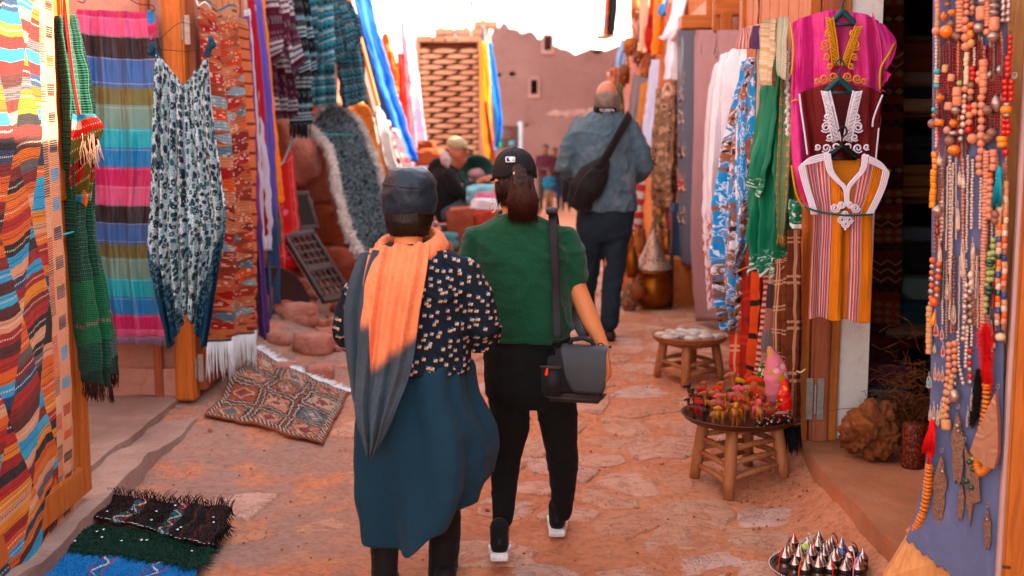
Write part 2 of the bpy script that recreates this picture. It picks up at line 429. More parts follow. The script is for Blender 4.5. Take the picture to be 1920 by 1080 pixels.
for(x,y)in seeds:
    if x>1.18 and y<5.9:continue
    if x<-1.3 and y>5.2:continue
    keep=.95 if x>-.1 else(.75 if x>-.7 else .45)
    if rs.random()>keep or ns_>=290:continue
    poly=[(x-.5,y-.5),(x+.5,y-.5),(x+.5,y+.5),(x-.5,y+.5)]
    for a,b in seeds:
        if(a,b)!=(x,y)and abs(a-x)<1 and abs(b-y)<1:
            l=math.hypot((a-x),(b-y));n=((a-x)/l,(b-y)/l);poly=clip(poly,((a+x)/2-n[0]*.012,(b+y)/2-n[1]*.012),n)
            if len(poly)<3:break
    if len(poly)<3:continue
    cx=sum(p[0]for p in poly)/len(poly);cy=sum(p[1]for p in poly)/len(poly);q=[];sc=rs.uniform(.86,1.0)
    for i in range(len(poly)):
        a,b=poly[i],poly[(i+1)%len(poly)]
        for t in(.1,.37,.63,.9):
            px,py=a[0]+(b[0]-a[0])*t,a[1]+(b[1]-a[1])*t
            k=sc*(1+.38*mnoise.noise(Vector((px*4,py*4,4)))+.14*mnoise.noise(Vector((px*15,py*15,9))))
            q.append((cx+(px-cx)*k,cy+(py-cy)*k))
    h=rs.uniform(.001,.007);tx,ty=rs.uniform(-.02,.02),rs.uniform(-.02,.02);n=len(q);vs=[]
    for k,zz in((1.03,-.05),(1.0,h-.004),(.93,h),(.5,h+.002)):
        for(px,py)in q:
            X,Y=cx+(px-cx)*k,cy+(py-cy)*k;vs.append((X,Y,gh(X,Y)*.5+gh(cx,cy)*.5+zz+(px-cx)*tx+(py-cy)*ty))
    vs.append((cx,cy,gh(cx,cy)+h+.002))
    fs=[(r_*n+i,r_*n+(i+1)%n,(r_+1)*n+(i+1)%n,(r_+1)*n+i)for r_ in range(3)for i in range(n)]+[(3*n+i,3*n+(i+1)%n,4*n)for i in range(n)]
    mesh_obj('stone',vs,fs,stone_m,path);ns_+=1
# scattered pebbles and straw on the lane
g=G();rp=random.Random(5)
for _ in range(420):
    x,y=rp.uniform(-1.8,1.3),3.4+rp.random()**1.5*8;r_=rp.uniform(.002,.006)*(1+(rp.random()>.95)*1.2)
    g.ball((x,y,gh(x,y)+r_*.8+.004),(r_*1.3,r_,r_*.8),5,3,noise_=.2)
for _ in range(60):
    x,y=rp.uniform(1.0,1.3),rp.uniform(4.7,5.6);r_=rp.uniform(.003,.007);g.ball((x,y,gh(x,y)+r_),r_,5,3,noise_=.2)
tag(g.make('gravel',plain('pebble','#9a6048',.9)),kind='stuff')
def plaster(name,c1,c2,c3,sc=2.2,bd=.012,rough=.92):
    def col():
        p=vec(*POS());a=noise(p,sc,6,.65);b=noise(p,sc*5,5,.7)
        c_=mixc(sstep(.3,.7,a),hx(c1),hx(c2));return mixc(sstep(.5,.72,b)*.6,c_,hx(c3))
    return mat(name,col,rough,lambda:noise(vec(*POS()),9,7,.7)+noise(vec(*POS()),45,4,.7)*.35,bd,spec=.2)
pl_pink=plaster('plaster_pink','#b08a7c','#c49d8e','#a0705e')
pl_white=plaster('plaster_white','#cfc6c0','#dcd4cc','#b8aaa2',bd=.005)
pl_step=plaster('step_plaster','#857068','#a39188','#9a6450')
pl_stepR=plaster('step_cement','#9a6850','#b07c60','#bd6f4c')
mud=plaster('mud_wall','#a4695a','#b57a6a','#8a5446',1.2,.05)
mud_far=plaster('far_mud_wall','#9a7670','#a8867e','#8a665e',.35,.12)
mud_or=plaster('orange_mud','#b3683f','#c67c50','#965436',1.5,.04)
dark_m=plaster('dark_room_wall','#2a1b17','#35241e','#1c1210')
def wood(name,c1,c2,c3,ax='z',k=1.0,rough=.62):
    def grain():
        x,y,z=POS();w={'z':vec(x*9,y*9,z*.7),'y':vec(x*9,y*.7,z*9),'x':vec(x*.7,y*9,z*9)}[ax]
        return noise(w,4,6,.65,1.2)
    def col():
        g_=grain();p=vec(*POS());c_=mixc(sstep(.3,.7,g_),hx(c1,k),hx(c2,k));c_=mixc(sstep(.62,.72,g_)*.7,c_,hx(c3,k))
        return mixc(sstep(.55,.75,noise(p,5,5,.7))*.45,c_,hx(c3,k))
    return mat(name,col,rough,grain,.004,spec=.4)
wd_or=wood('orange_wood','#9c5c30','#b9733f','#6e3d20')
wd_red=wood('red_wood','#8c4f36','#a4644a','#5f3426')
wd_tan=wood('tan_wood','#b57e52','#cd9869','#8b5b3c')
wd_dark=wood('dark_wood','#4a3026','#5f4032','#2d1d18')
wd_y=wood('lintel_wood','#a4623a','#c07c48','#7c4828','y')
wd_x=wood('cross_wood','#a4623a','#c07c48','#7c4828','x')
iron=mat('iron',lambda:vary(hx('#98908a'),.4,40),.5,metal=.4,bump=lambda:noise(vec(*OBJ()),60,4),bdist=.002)
def block(name,x0,x1,y0,y1,z0,z1,m,label=None,cat=None,kind=None,parent=None,sub=.25,rough_=.02,top=None):
    """an earthen wall or floor with uneven faces"""
    nx_=max(1,int((x1-x0)/sub));ny=max(1,int((y1-y0)/sub));nz=max(1,int((z1-z0)/sub))
    bm=bmesh.new();bmesh.ops.create_grid(bm,x_segments=1,y_segments=1,size=.5);bm.clear()
    idx={};V=[];Fc=[];sd=['']
    def vid(i,j,k):
        if(i,j,k,sd[0])not in idx:
            x=x0+(x1-x0)*i/nx_;y=y0+(y1-y0)*j/ny;z=z0+(z1-z0)*k/nz
            if top and k==nz:z=top(x,y,z)
            q=Vector((x,y,z));o_=Vector((mnoise.noise(q*2.1),mnoise.noise(q*2.1+Vector((7,3,1))),mnoise.noise(q*2.1+Vector((1,9,4)))))*rough_*1.6+Vector((mnoise.noise(q*9),mnoise.noise(q*9+Vector((7,3,1))),mnoise.noise(q*9+Vector((1,9,4)))))*rough_*.5
            idx[(i,j,k,sd[0])]=len(V);V.append(q+o_)
        return idx[(i,j,k,sd[0])]
    for i in range(nx_):
        for j in range(ny):
            sd[0]='b';Fc+=[(vid(i,j,0),vid(i,j+1,0),vid(i+1,j+1,0),vid(i+1,j,0))]
            sd[0]='t';Fc+=[(vid(i,j,nz),vid(i+1,j,nz),vid(i+1,j+1,nz),vid(i,j+1,nz))]
        for k in range(nz):
            sd[0]='f';Fc+=[(vid(i,0,k),vid(i+1,0,k),vid(i+1,0,k+1),vid(i,0,k+1))]
            sd[0]='g';Fc+=[(vid(i,ny,k),vid(i,ny,k+1),vid(i+1,ny,k+1),vid(i+1,ny,k))]
    for j in range(ny):
        for k in range(nz):
            sd[0]='l';Fc+=[(vid(0,j,k),vid(0,j,k+1),vid(0,j+1,k+1),vid(0,j+1,k))]
            sd[0]='r';Fc+=[(vid(nx_,j,k),vid(nx_,j+1,k),vid(nx_,j+1,k+1),vid(nx_,j,k+1))]
    bm.free();o=mesh_obj(name,V,Fc,m,parent,sub<.12)
    return tag(o,label,cat,None,kind)
# ---- left doorway: step, floor of the recess, far reveal wall
block('doorstep',-2.75,-1.74,3.0,6.72,-.1,.1,pl_step,'worn cement doorstep before the left doorway, plaster chipped along its edge','doorstep',sub=.06,rough_=.022)
block('threshold',-2.75,-1.93,3.0,6.70,.09,.135,pl_step,'grey cement threshold inside the left doorway behind the green shawl','threshold',sub=.08,rough_=.008)
lh=empty('mud_house',(-2.6,6.9,0),'pink plastered house wall behind the striped satin blanket in the left doorway','house')
block('wall',-3.4,-1.95,6.72,9.2,-.1,4.4,pl_pink,parent=lh,sub=.3,rough_=.012)
block('plaster_skirting',-2.74,-1.955,6.66,6.715,.13,.30,pl_pink,parent=lh,sub=.06,rough_=.018)
block('wall',-3.4,-2.78,2.0,6.70,-.1,4.4,pl_pink,parent=lh,sub=.4)
block('wall',-3.4,-1.9,1.0,2.0,-.1,2.35,pl_pink,parent=lh,sub=.3)
g=G()
for y0,y1,x0 in((6.60,6.705,-1.93),):g.bbox((-1.875,(y0+y1)/2,1.6),(.12,.1,2.95),.012)
g.make('door_post',wd_or,lh,smooth=False)
g=G();g.bbox((-2.04,6.66,1.6),(.045,.06,2.95),.008);g.make('door_jamb',wd_red,lh,smooth=False)
def hinge(name,c_,parent,rz=0,h=.16,knuckle=True):
    g=G();ro=Matrix.Rotation(rz,3,'Z')
    for sx in(-1,1):g.bbox(Vector(c_)+ro@Vector((sx*.026,0,0)),(.032,.005,h),.002,ro)
    g.tube([Vector(c_)+ro@Vector((0,-.006,-h*.35)),Vector(c_)+ro@Vector((0,-.006,h*.35))],.006,8)
    for sx in(-1,1):
        for k in(-.35,-.1,.15,.38):g.ball(Vector(c_)+ro@Vector((sx*.03,-.004,k*h)),.004,6,4)
    return g.make(name,iron,parent,smooth=False)
def leaf(a,b,z0,z1,m_frame,m_plank,label,npl=7,fr=.085,th=.045,flip=1,rails=(0,.5,1)):
    """plank door leaf from a to b (x, y)"""
    A,B=Vector((a[0],a[1],0)),Vector((b[0],b[1],0));d_=(B-A);w=d_.length;d_.normalize();n=Vector((-d_.y,d_.x,0))*flip;rz=math.atan2(d_.y,d_.x);ro=Matrix.Rotation(rz,3,'Z')
    e=empty('door_leaf',(A+B)/2+Vector((0,0,z0)),label,'door')
    for s_ in(fr/2,w-fr/2):
        g=G();g.bbox(A+d_*s_+Vector((0,0,(z0+z1)/2)),(fr,th,z1-z0),.006,ro);g.make('stile',m_frame,e,smooth=False)
    for r_ in rails:
        g=G();g.bbox(A+d_*w/2+Vector((0,0,z0+fr*.75+(z1-z0-fr*1.5)*r_)),(w-2*fr-.002,th*.9,fr*1.5),.006,ro);g.make('rail',m_frame,e,smooth=False)
    pw=(w-2*fr)/npl
    for i in range(npl):
        g=G();g.bbox(A+d_*(fr+pw*(i+.5))-n*.004+Vector((0,0,(z0+z1)/2)),(pw-.006,th*.45,z1-z0-fr*.6),.004,ro);g.make('plank',m_plank,e,smooth=False)
    return e
lfL=leaf((-1.80,6.70),(-1.775,7.85),.17,2.75,wd_red,wd_or,'red brown plank door leaf folded back beneath the tasselled kilim, left doorway')
hinge('hinge',at(368,690,6.62)+Vector((0,0,0)),lfL,.0)
hinge('hinge',at(342,56,6.62),lfL,.0)
lfN=leaf((-1.815,4.86),(-1.80,3.1),.14,2.75,wd_or,wd_or,'orange wooden door leaf behind the big diamond kilim at the near left',8)
# ---- rubble wall and ledges further along the left side
def rock(name,c_,size,m,parent=None,seed=0,amp=.3,fr=1.6,sub=3,flatb=False):
    bm=bmesh.new();bmesh.ops.create_icosphere(bm,subdivisions=sub,radius=1)
    for v in bm.verts:
        q=v.co*fr+Vector((seed*3.1,seed*1.7,0));d_=mnoise.noise(q)*amp+mnoise.noise(q*2.6)*amp*.4+abs(mnoise.noise(q*6))*amp*.18
        v.co=v.co*(1+d_)
        for ax in range(3): # facets
            v.co[ax]=max(-.82,min(.82,v.co[ax]))
        v.co=Vector((v.co.x*size[0],v.co.y*size[1],v.co.z*size[2]))+Vector(c_)
    bm.verts.index_update();vs=[tuple(v.co)for v in bm.verts];fs=[tuple(x.index for x in f.verts)for f in bm.faces];bm.free()
    return mesh_obj(name,vs,fs,m,parent)
rock_m=plaster('red_rock','#93503f','#ad6852','#6c382c',3.5,.03)
rock_b=plaster('pale_red_rock','#a87064','#c08a7c','#8c584c',4.5,.04)
rw=empty('rubble_wall',(-2.1,10.6,0),'rough red rubble wall behind the woven ponchos and the fleece rug','wall')
block('wall_core',-3.2,-2.02,9.21,13.2,-.1,3.05,mud,parent=rw,sub=.3,rough_=.06)
block('wall_core',-3.2,-1.82,11.3,13.3,-.1,3.4,mud,parent=rw,sub=.3,rough_=.05)
block('wall_base',-2.3,-1.62,8.0,13.0,0,.42,rock_m,parent=rw,sub=.12,rough_=.11)
rr=random.Random(4)
for(px,py,Y,s1,s2,mm)in[(575,300,9.9,.30,.26,rock_b),(610,330,10.6,.34,.3,rock_b),(640,420,10.6,.3,.28,rock_m),(560,420,9.8,.3,.3,rock_m),(540,250,9.6,.22,.2,rock_b),(600,240,10.4,.3,.18,rock_m),
                                (680,520,10.3,.3,.2,rock_m),(545,560,9.1,.26,.2,rock_m),(640,500,10.3,.3,.2,rock_m),(520,340,9.4,.2,.2,rock_b),(700,560,10,.3,.12,rock_b)]:
    p=at(px,py,Y);rock('rubble_stone',(p.x-.16,p.y+.1,p.z),(s1,s1*.9,s2),mm,rw,rr.random()*9,.35)
for i in range(46):
    p=gp(rr.uniform(520,690),rr.uniform(570,665));s1=rr.uniform(.04,.11);rock('rubble_stone',(p.x-.03,p.y+.05,gh(p.x,p.y)+s1*.35),(s1*1.3,s1,s1*.7),rr.choice([rock_m,rock_b]),rw,i*1.7,.45,2.2,2)
for i in range(26):
    y=rr.uniform(9.2,12.8);z=rr.uniform(.4,2.9);rock('rubble_stone',(-1.98-rr.random()*.06,y,z),(.12,rr.uniform(.15,.28),rr.uniform(.1,.2)),rr.choice([rock_m,rock_b]),rw,i*2.3,.3,sub=2)
for(px,py,s_,lab)in[(596,700,.085,'small pink stone by the fringed end of the shaggy rug'),(585,655,.13,'red stone behind the carpet below the carved ladder'),(620,640,.12,'flat red boulder below the carved ladder panel'),(560,620,.12,'dark red stone between the metal dish and the carved ladder'),
                          (655,625,.13,'rounded red boulder beside the flowered blouse sleeve'),(530,690,.07,'small red stone at the foot of the metal dish')]:
    p=gp(px,py+12);tag(rock('boulder',(p.x,p.y+.08,gh(p.x,p.y)+s_*.45),(s_*1.25,s_,s_*.75),rock_b,None,px*.13,.45),lab,'rock')
block('ledge',-2.6,-.62,11.6,17.0,-.1,.60,rock_m,'raised red earth ledge the seated man is on','ledge',sub=.14,rough_=.07)
# ---- lattice facade
LY=17.6
lat=empty('lattice_wall',at(845,330,LY),'sunlit terracotta wall with rows of dark openings behind the seated man','wall')
a=at(783,78,LY);b=at(900,330,LY);x0,x1=a.x,b.x
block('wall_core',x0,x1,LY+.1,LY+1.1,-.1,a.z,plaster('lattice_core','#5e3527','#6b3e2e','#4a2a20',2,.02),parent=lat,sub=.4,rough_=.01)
terr=plaster('terracotta','#b8886c','#c89a80','#a4745c',2.5,.012)
bg_=bmesh.new();nc=2;pw=(x1-x0)/2.3;ph=.078
me_b=None
for r_ in range(36):
    for i in range(nc+1):
        cx=x0+pw*(i+(.5 if r_%2 else 0));z=a.z-.14-ph*r_
        if z<.1:continue
        w=pw*.97;xa,xb=max(x0,cx-w/2),min(x1,cx+w/2)
        if xb-xa<.06:continue
        k=ph*.68
        poly=[(xa,z-.012),(xa+(xb-xa)*.2,z+k*.46),(cx if xa<cx<xb else(xa+xb)/2,z+k*.72),(xb-(xb-xa)*.2,z+k*.46),(xb,z+.012),(xb-(xb-xa)*.27,z-k*.5),(xa+(xb-xa)*.27,z-k*.5)]
        g=G();g.prism([(p[0],p[1])for p in poly],0,.17,Matrix(((1,0,0,0),(0,0,-1,LY+.12),(0,1,0,0),(0,0,0,1))))
        g.make('brick',terr,lat,smooth=False)
for sx,xx in((0,x0-.03),(1,x1+.04)):
    g=G();g.bbox((xx,LY+.1,a.z/2),(.12,.3,a.z),.02);g.make('pier',terr,lat,smooth=False)
rk=random.Random(9);zt=[at(785,72,LY).z,at(905,48,LY).z]
for r_ in range(3):
    x=x0-.04
    while x<x1:
        w=rk.uniform(.16,.38);t=(x-x0)/(x1-x0);top=zt[0]+(zt[1]-zt[0])*t;z=a.z+.04+r_*.105
        if z<top+.05:g=G();g.bbox((x+w/2,LY+.15+rk.uniform(-.02,.02),z),(w-.015,.35,.095),.012);g.make('stone',terr,lat,smooth=False)
        x+=w
g=G();p=at(906,70,LY)
g.lathe([(.10,-.4),(.11,0),(.09,.1),(.05,.22),(.015,.34),(.004,.36)],(p.x,LY+.15,p.z),10);g.make('corner_horn',terr,lat)
# ---- far mud building with broken skyline and windows
FY=32
fp=[(900,420),(900,66),(921,64),(925,52),(936,50),(943,40),(951,44),(955,52),(972,56),(978,62),(995,58),(1003,64),(1010,74),(1020,70),(1022,66),(1034,66),(1036,82),(1052,92),(1062,91),(1078,101),(1095,98),(1108,92),(1135,95),(1160,84),(1180,96),(1300,90),(1300,420)]
pts=[at(x,y,FY)for x,y in fp];poly=[]
for i in range(len(pts)):
    p,q=pts[i],pts[(i+1)%len(pts)];k=max(1,int((q-p).length/.12))if 0<i<len(pts)-2 else 1
    for j in range(k):
        t=p.lerp(q,j/k);poly.append((t.x,(t.z if t.z>1 else-.3)+(.05*mnoise.noise(Vector((t.x*5,3,t.z*5)))if t.z>1 else 0)))
g=G();XF=Matrix(((1,0,0,0),(0,0,1,0),(0,1,0,0),(0,0,0,1)));g.prism(poly,FY,FY+4,XF)
def cutter(px0,py0,px1,py1,dep=.6):
    p,q=at(px0,py0,FY),at(px1,py1,FY);c_=(p+q)/2;gg=G();gg.box((c_.x,FY,c_.z),(abs(q.x-p.x),dep*2,abs(q.z-p.z)));return gg,c_,abs(q.x-p.x),abs(q.z-p.z)
far=empty('mud_house',at(1020,330,FY),'far pink mud house with a broken skyline and two small windows','house')
wall=g.make('wall',mud_far,far,smooth=False)
cg=G()
for r_ in[(1019,68,1034,96),(995,150,1008,177),(932,137,940,144),(955,134,966,143),(1112,93,1128,101),(985,232,990,238)]:
    q,_,_,_=cutter(*r_);cg.add(q.v,q.f)
cut=mesh_obj('cutter',cg.v,cg.f,mud_far)
bm=bmesh.new();bm.from_mesh(wall.data);bmesh.ops.triangulate(bm,faces=bm.faces);bmesh.ops.recalc_face_normals(bm,faces=bm.faces);bm.to_mesh(wall.data);bm.free()
bm=bmesh.new();bm.from_mesh(cut.data);bmesh.ops.recalc_face_normals(bm,faces=bm.faces);bm.to_mesh(cut.data);bm.free()
md=wall.modifiers.new('b','BOOLEAN');md.operation='DIFFERENCE';md.solver='EXACT';md.object=cut
dg=bpy.context.evaluated_depsgraph_get();m2=bpy.data.meshes.new_from_object(wall.evaluated_get(dg));wall.modifiers.clear();wall.data=m2;bpy.data.objects.remove(cut)
for r_,sill in(((993,147,1010,180),1),((1018,66,1036,98),0)):
    p,q=at(r_[0],r_[1],FY),at(r_[2],r_[3],FY);g=G();w,h=q.x-p.x,p.z-q.z;c_=(p+q)/2;t=.06
    for dx,dz,sx,sz in((0,h/2,w,t),(0,-h/2,w+.1,t*1.5),(-w/2,0,t,h-t),(w/2,0,t,h-t)):g.bbox((c_.x+dx,FY-.01,c_.z+dz),(sx,.1,sz),.01)
    g.make('window_frame',plaster('pale_window_trim','#a48078','#b4928a','#947068',3),far,smooth=False)
    if sill:
        g=G();g.box((c_.x,FY+.35,c_.z),(w*.6,.03,h*.9));g.make('window',plain('window_dark','#3a2320',.6),far)
        g=G();g.bbox((c_.x,FY+.33,c_.z),(.03,.04,h*.9),.005);g.make('window_bar',wd_dark,far)
# string course of pale broken plaster low on the facade
g=G();
for i in range(46):
    p=at(1035+i*2.1+rk.uniform(-2,2),212+rk.uniform(-5,5)+(i-20)*-.05,FY);g.ball((p.x,FY,p.z),(rk.uniform(.05,.16),.02,rk.uniform(.02,.06)),6,4,noise_=.2)
o=g.make('plaster_patches',plaster('pale_patch','#a88880','#b4958c','#987268',4),far);o['kind']='stuff'
# information board in front of it
sb=empty('sign_board',at(958,420,26),'dark information board on a pale post before the far mud house','sign')
p,q=at(938,236,26),at(973,278,26);g=G();g.bbox(((p.x+q.x)/2,26,(p.z+q.z)/2),(q.x-p.x,.06,p.z-q.z),.01);g.make('panel',plain('sign_brown','#5b3d36',.6),sb,smooth=False)
for k in range(5):
    l=.16+.1*((k*37)%5)/5;g=G();g.bbox((p.x+.03+l/2,25.955,p.z-.07-k*.045),(l,.01,.016),.002);o=g.make('text_line',plain('sign_pale_line','#9a7d75',.6),sb)
g=G();g.bbox((p.x+.26,25.955,q.z+.1),(.13,.012,.12),.004);g.make('pictogram',plain('sign_blue','#5f8ea0',.6),sb)
g=G();g.tube([at(976,228,26),Vector((at(976,228,26).x,26,gz(26)))],.045,8);g.make('post',plain('sign_post_pale','#b8bcc0',.6),sb)
# ---- right side: step, posts, leaves, walls, the dark shop room
ST=.20
block('doorstep',1.345,2.0,3.86,5.62,-.1,ST,pl_stepR,'orange cement step with a chipped edge under the brown rock','doorstep',sub=.055,rough_=.016)
block('doorstep',1.30,1.9,2.2,3.85,-.1,.12,mud_or,'tan plastered footing below the blue jewellery board','footing',sub=.08,rough_=.012)
shop=empty('mud_house',(2.6,6.5,0),'orange plastered shop house with the dark doorway of stacked rugs','house')
block('wall',1.60,1.715,5.63,11.2,-.1,5.4,mud_or,parent=shop,sub=.35,rough_=.012)
block('wall',1.72,1.98,-4,3.85,-.1,3.8,mud_or,parent=shop,sub=.35)  # unseen reach behind the camera; these wall tops are shaped to block sun
block('wall',1.58,1.98,3.86,5.62,2.75,3.8,mud_or,parent=shop,sub=.35)
block('reveal',1.553,1.70,5.50,5.629,ST,2.8,pl_white,parent=shop,sub=.5,rough_=.003)
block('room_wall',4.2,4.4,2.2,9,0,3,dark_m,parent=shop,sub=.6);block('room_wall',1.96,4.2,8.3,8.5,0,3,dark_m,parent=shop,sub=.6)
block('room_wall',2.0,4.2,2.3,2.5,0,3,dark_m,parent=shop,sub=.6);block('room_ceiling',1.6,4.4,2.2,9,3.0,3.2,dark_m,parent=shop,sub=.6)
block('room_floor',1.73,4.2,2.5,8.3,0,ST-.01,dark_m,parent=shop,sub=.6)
g=G();g.bbox((1.455,5.475,1.55),(.085,.08,2.72),.01);g.make('door_post',wd_red,shop,smooth=False)
g=G();g.bbox((1.527,5.50,1.55),(.052,.06,2.72),.008);g.make('door_post',wd_or,shop,smooth=False)
lfR=leaf((1.385,5.46),(1.33,6.9),.1,2.9,wd_or,wd_or,'orange wooden door leaf folded back behind the plaid shawls')
hinge('hinge',at(1528,748,5.42),lfR,0,.2)
lf2=leaf((1.48,9.0),(1.56,11.0),.34,2.65,wd_y,wd_or,'orange plank door leaf behind the silver jewellery board, halfway up the lane',9,fr=.12)
# timber lintel and panelled shutter above the kaftans
lt=empty('shutter',at(1420,30,7.3),'orange timber shutter with recessed panels above the kaftans','shutter')
for(xa,ya,xb,yb,Y,nm,mm,th)in[(1275,30,1340,55,8.9,'beam_end',wd_x,.2),(1338,-40,1352,60,8.2,'stile',wd_or,.06),(1340,-40,1422,30,8.2,'lintel',wd_x,.12),(1352,25,1372,70,8.1,'stile',wd_or,.06),
                                      (1402,5,1424,80,8.0,'stile',wd_or,.07),(1424,-30,1560,22,7.2,'rail',wd_x,.05)]:
    p,q=at(xa,ya,Y),at(xb,yb,Y);g=G();g.bbox(((p.x+q.x)/2,Y,(p.z+q.z)/2),(q.x-p.x,th,p.z-q.z),.008);g.make(nm,mm,lt,smooth=False)
for i in range(12):
    p,q=at(1424+i*13,20,7.3),at(1436+i*13,160,7.3);g=G();g.bbox(((p.x+q.x)/2,7.3,(p.z+q.z)/2),(q.x-p.x,.02,p.z-q.z),.003);g.make('plank',wd_or,lt,smooth=False)
g=G();p,q=at(1370,28,8.4),at(1404,90,8.4);g.box(((p.x+q.x)/2,8.4,(p.z+q.z)/2),(q.x-p.x,.02,p.z-q.z));g.make('panel',pl_pink,lt)
# houses further along the right, and a block added to shade the lane
h2=empty('mud_house',(2.4,14,0),'low orange mud house with a ragged top behind the far hangings on the right','house')
block('wall',1.62,3.2,11.25,14.2,-.1,3.0,mud_or,parent=h2,sub=.25,rough_=.05,top=lambda x,y,z:z+.15*fb(x*2,y*2))
shade_block=empty('mud_house',(4.5,25,0),'unseen earthen block added to shade the far lane, behind the right hand hangings','house')
block('wall',3.1,6,19.6,31.5,-.3,5.6,mud,parent=shade_block,sub=.4,rough_=.05)  # mostly hidden; added to keep direct sun off the far lane ground
block('wall',1.50,3.2,14.25,19,-.1,2.72,mud,parent=h2,sub=.25,rough_=.06,top=lambda x,y,z:z+.22*fb(x*2,y*2,3)-.1*max(0,(y-16)))
# ================================================================ textiles and wares on the left side
K=.8
def H(*a):return[hx(c_,K)for c_ in a]
WEAVE=lambda:(lambda u,v:fsin(v*900)*.3+fsin(u*900)*.2+noise(vec(u*2,v),14,4)*1.5)(*UV())
def kilim_col():
    u,v=UV();n_=noise(vec(u,v),6,3)
    vv=v+.006*fsin(u*14)+(n_-.5)*.016;uu=u+(noise(vec(u,v*2),9,2)-.5)*.02
    a=uu/.36+vv/.58;b=uu/.36-vv/.58;ca=floor(a);cb=floor(b);cell=hash2(ca,cb,3.0)
    st=vv*25+cell*7;si=floor(st);f=fract(st);h=hash2(si,ca+cb*.37,floor(cell*9))
    c_=pal(h,H('#e8781e','#c03222','#18161a','#3fb4e2','#5a2420','#f0a030','#e9b491','#1d1b20','#a8281e','#6e6a6c','#1c4e72','#8c2a20','#ef8a2a','#4cc0e6'))
    dash=(fract(u*52+si*.37)>.42);ln=band(f,.42,.56)*dash;h2=hash2(si,ca,8.0)
    c_=mixc(ln*(h2>.25)*.9,c_,pal(hash2(si,cb,2.0),H('#f2e6da','#141216','#f0d8c0','#1a1418')))
    c_=mixc(band(f,.72,.8)*(fract(u*60+.3)>.4)*(h2>.5)*.8,c_,hx('#15121a',K))
    c_=mixc(band(f,.15,.21)*(h2<.4)*.8,c_,hx('#1a1214',K))
    # hatched strip and pale selvedge with coloured ticks at the right border
    W_=1.60
    e=u-W_;hs_=hash2(floor(v*14),5.0);hcol=pal(hs_,H('#1c1a1c','#e8671e','#c8352a','#efb18c','#2a2a30','#f0ccb0'))
    hat=mixc((fract(v*110)>.45)*.85,hx('#efb895',K),hcol)
    c_=mixc(e>-.16,c_,hat)
    k=fract(v*9.2);tick=band(k,.3,.72)*band(e,-.085,-.015);tcol=pal(hash2(floor(v*9.2),9.0),H('#ee6a22','#1a171c','#46b6e0','#c22c26','#22405e','#70686a'))
    sel=mixc(tick*(fract(v*120)>.25),hx('#efb490',K),tcol)
    c_=mixc(e>-.105,c_,sel)
    return mixc(noise(vec(u,v),60,3)*.12,c_,hx('#6b3a2c',K))
kil_m=mat('kilim_weave',kilim_col,.9,WEAVE,.004,sheen=.2)
o=sheet('kilim',[(-232,-260,3.25),(-226,400,3.25),(-216,1000,3.25),(-190,1500,3.3)],[(96,-60,4.47),(103,200,4.52),(118,500,4.58),(134,800,4.66),(132,985,4.66)],kil_m,None,1.6,.014,60,110,.3,2,.007,uvk=(1.60,2.45),hem=.03,
      label='huge diamond kilim of orange, blue and black stripes on the nearest door leaf',cat='rug')
# woven twig fringe of the kilim's lower edge
# green shawls
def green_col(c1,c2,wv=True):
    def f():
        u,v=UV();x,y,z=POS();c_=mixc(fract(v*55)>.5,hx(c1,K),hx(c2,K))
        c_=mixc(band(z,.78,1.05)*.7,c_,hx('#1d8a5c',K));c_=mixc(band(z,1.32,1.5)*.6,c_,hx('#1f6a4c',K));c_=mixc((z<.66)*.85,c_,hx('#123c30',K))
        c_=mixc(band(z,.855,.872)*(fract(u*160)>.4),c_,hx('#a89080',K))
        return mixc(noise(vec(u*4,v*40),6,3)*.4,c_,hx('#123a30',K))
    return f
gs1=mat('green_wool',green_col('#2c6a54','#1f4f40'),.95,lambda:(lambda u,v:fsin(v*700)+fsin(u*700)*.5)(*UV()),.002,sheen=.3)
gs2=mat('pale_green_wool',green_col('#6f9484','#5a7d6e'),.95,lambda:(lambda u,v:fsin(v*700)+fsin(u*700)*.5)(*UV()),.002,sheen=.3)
tie='wool shawl'
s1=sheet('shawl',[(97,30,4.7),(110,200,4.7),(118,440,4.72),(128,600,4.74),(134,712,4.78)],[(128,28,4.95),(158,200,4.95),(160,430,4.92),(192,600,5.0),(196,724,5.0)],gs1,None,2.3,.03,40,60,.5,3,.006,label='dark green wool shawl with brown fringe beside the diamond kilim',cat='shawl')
fringe(edge_pts(s1),.07,90,plain('brown_yarn','#3a211b',.9),s1,r=.0022,seed=2)
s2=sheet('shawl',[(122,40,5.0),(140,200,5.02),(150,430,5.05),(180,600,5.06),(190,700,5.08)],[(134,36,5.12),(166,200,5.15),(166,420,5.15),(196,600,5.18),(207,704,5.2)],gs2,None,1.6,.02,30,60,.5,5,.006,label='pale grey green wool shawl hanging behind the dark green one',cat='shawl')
fringe(edge_pts(s2),.06,40,MATS['brown_yarn'],s2,r=.0022,seed=3)
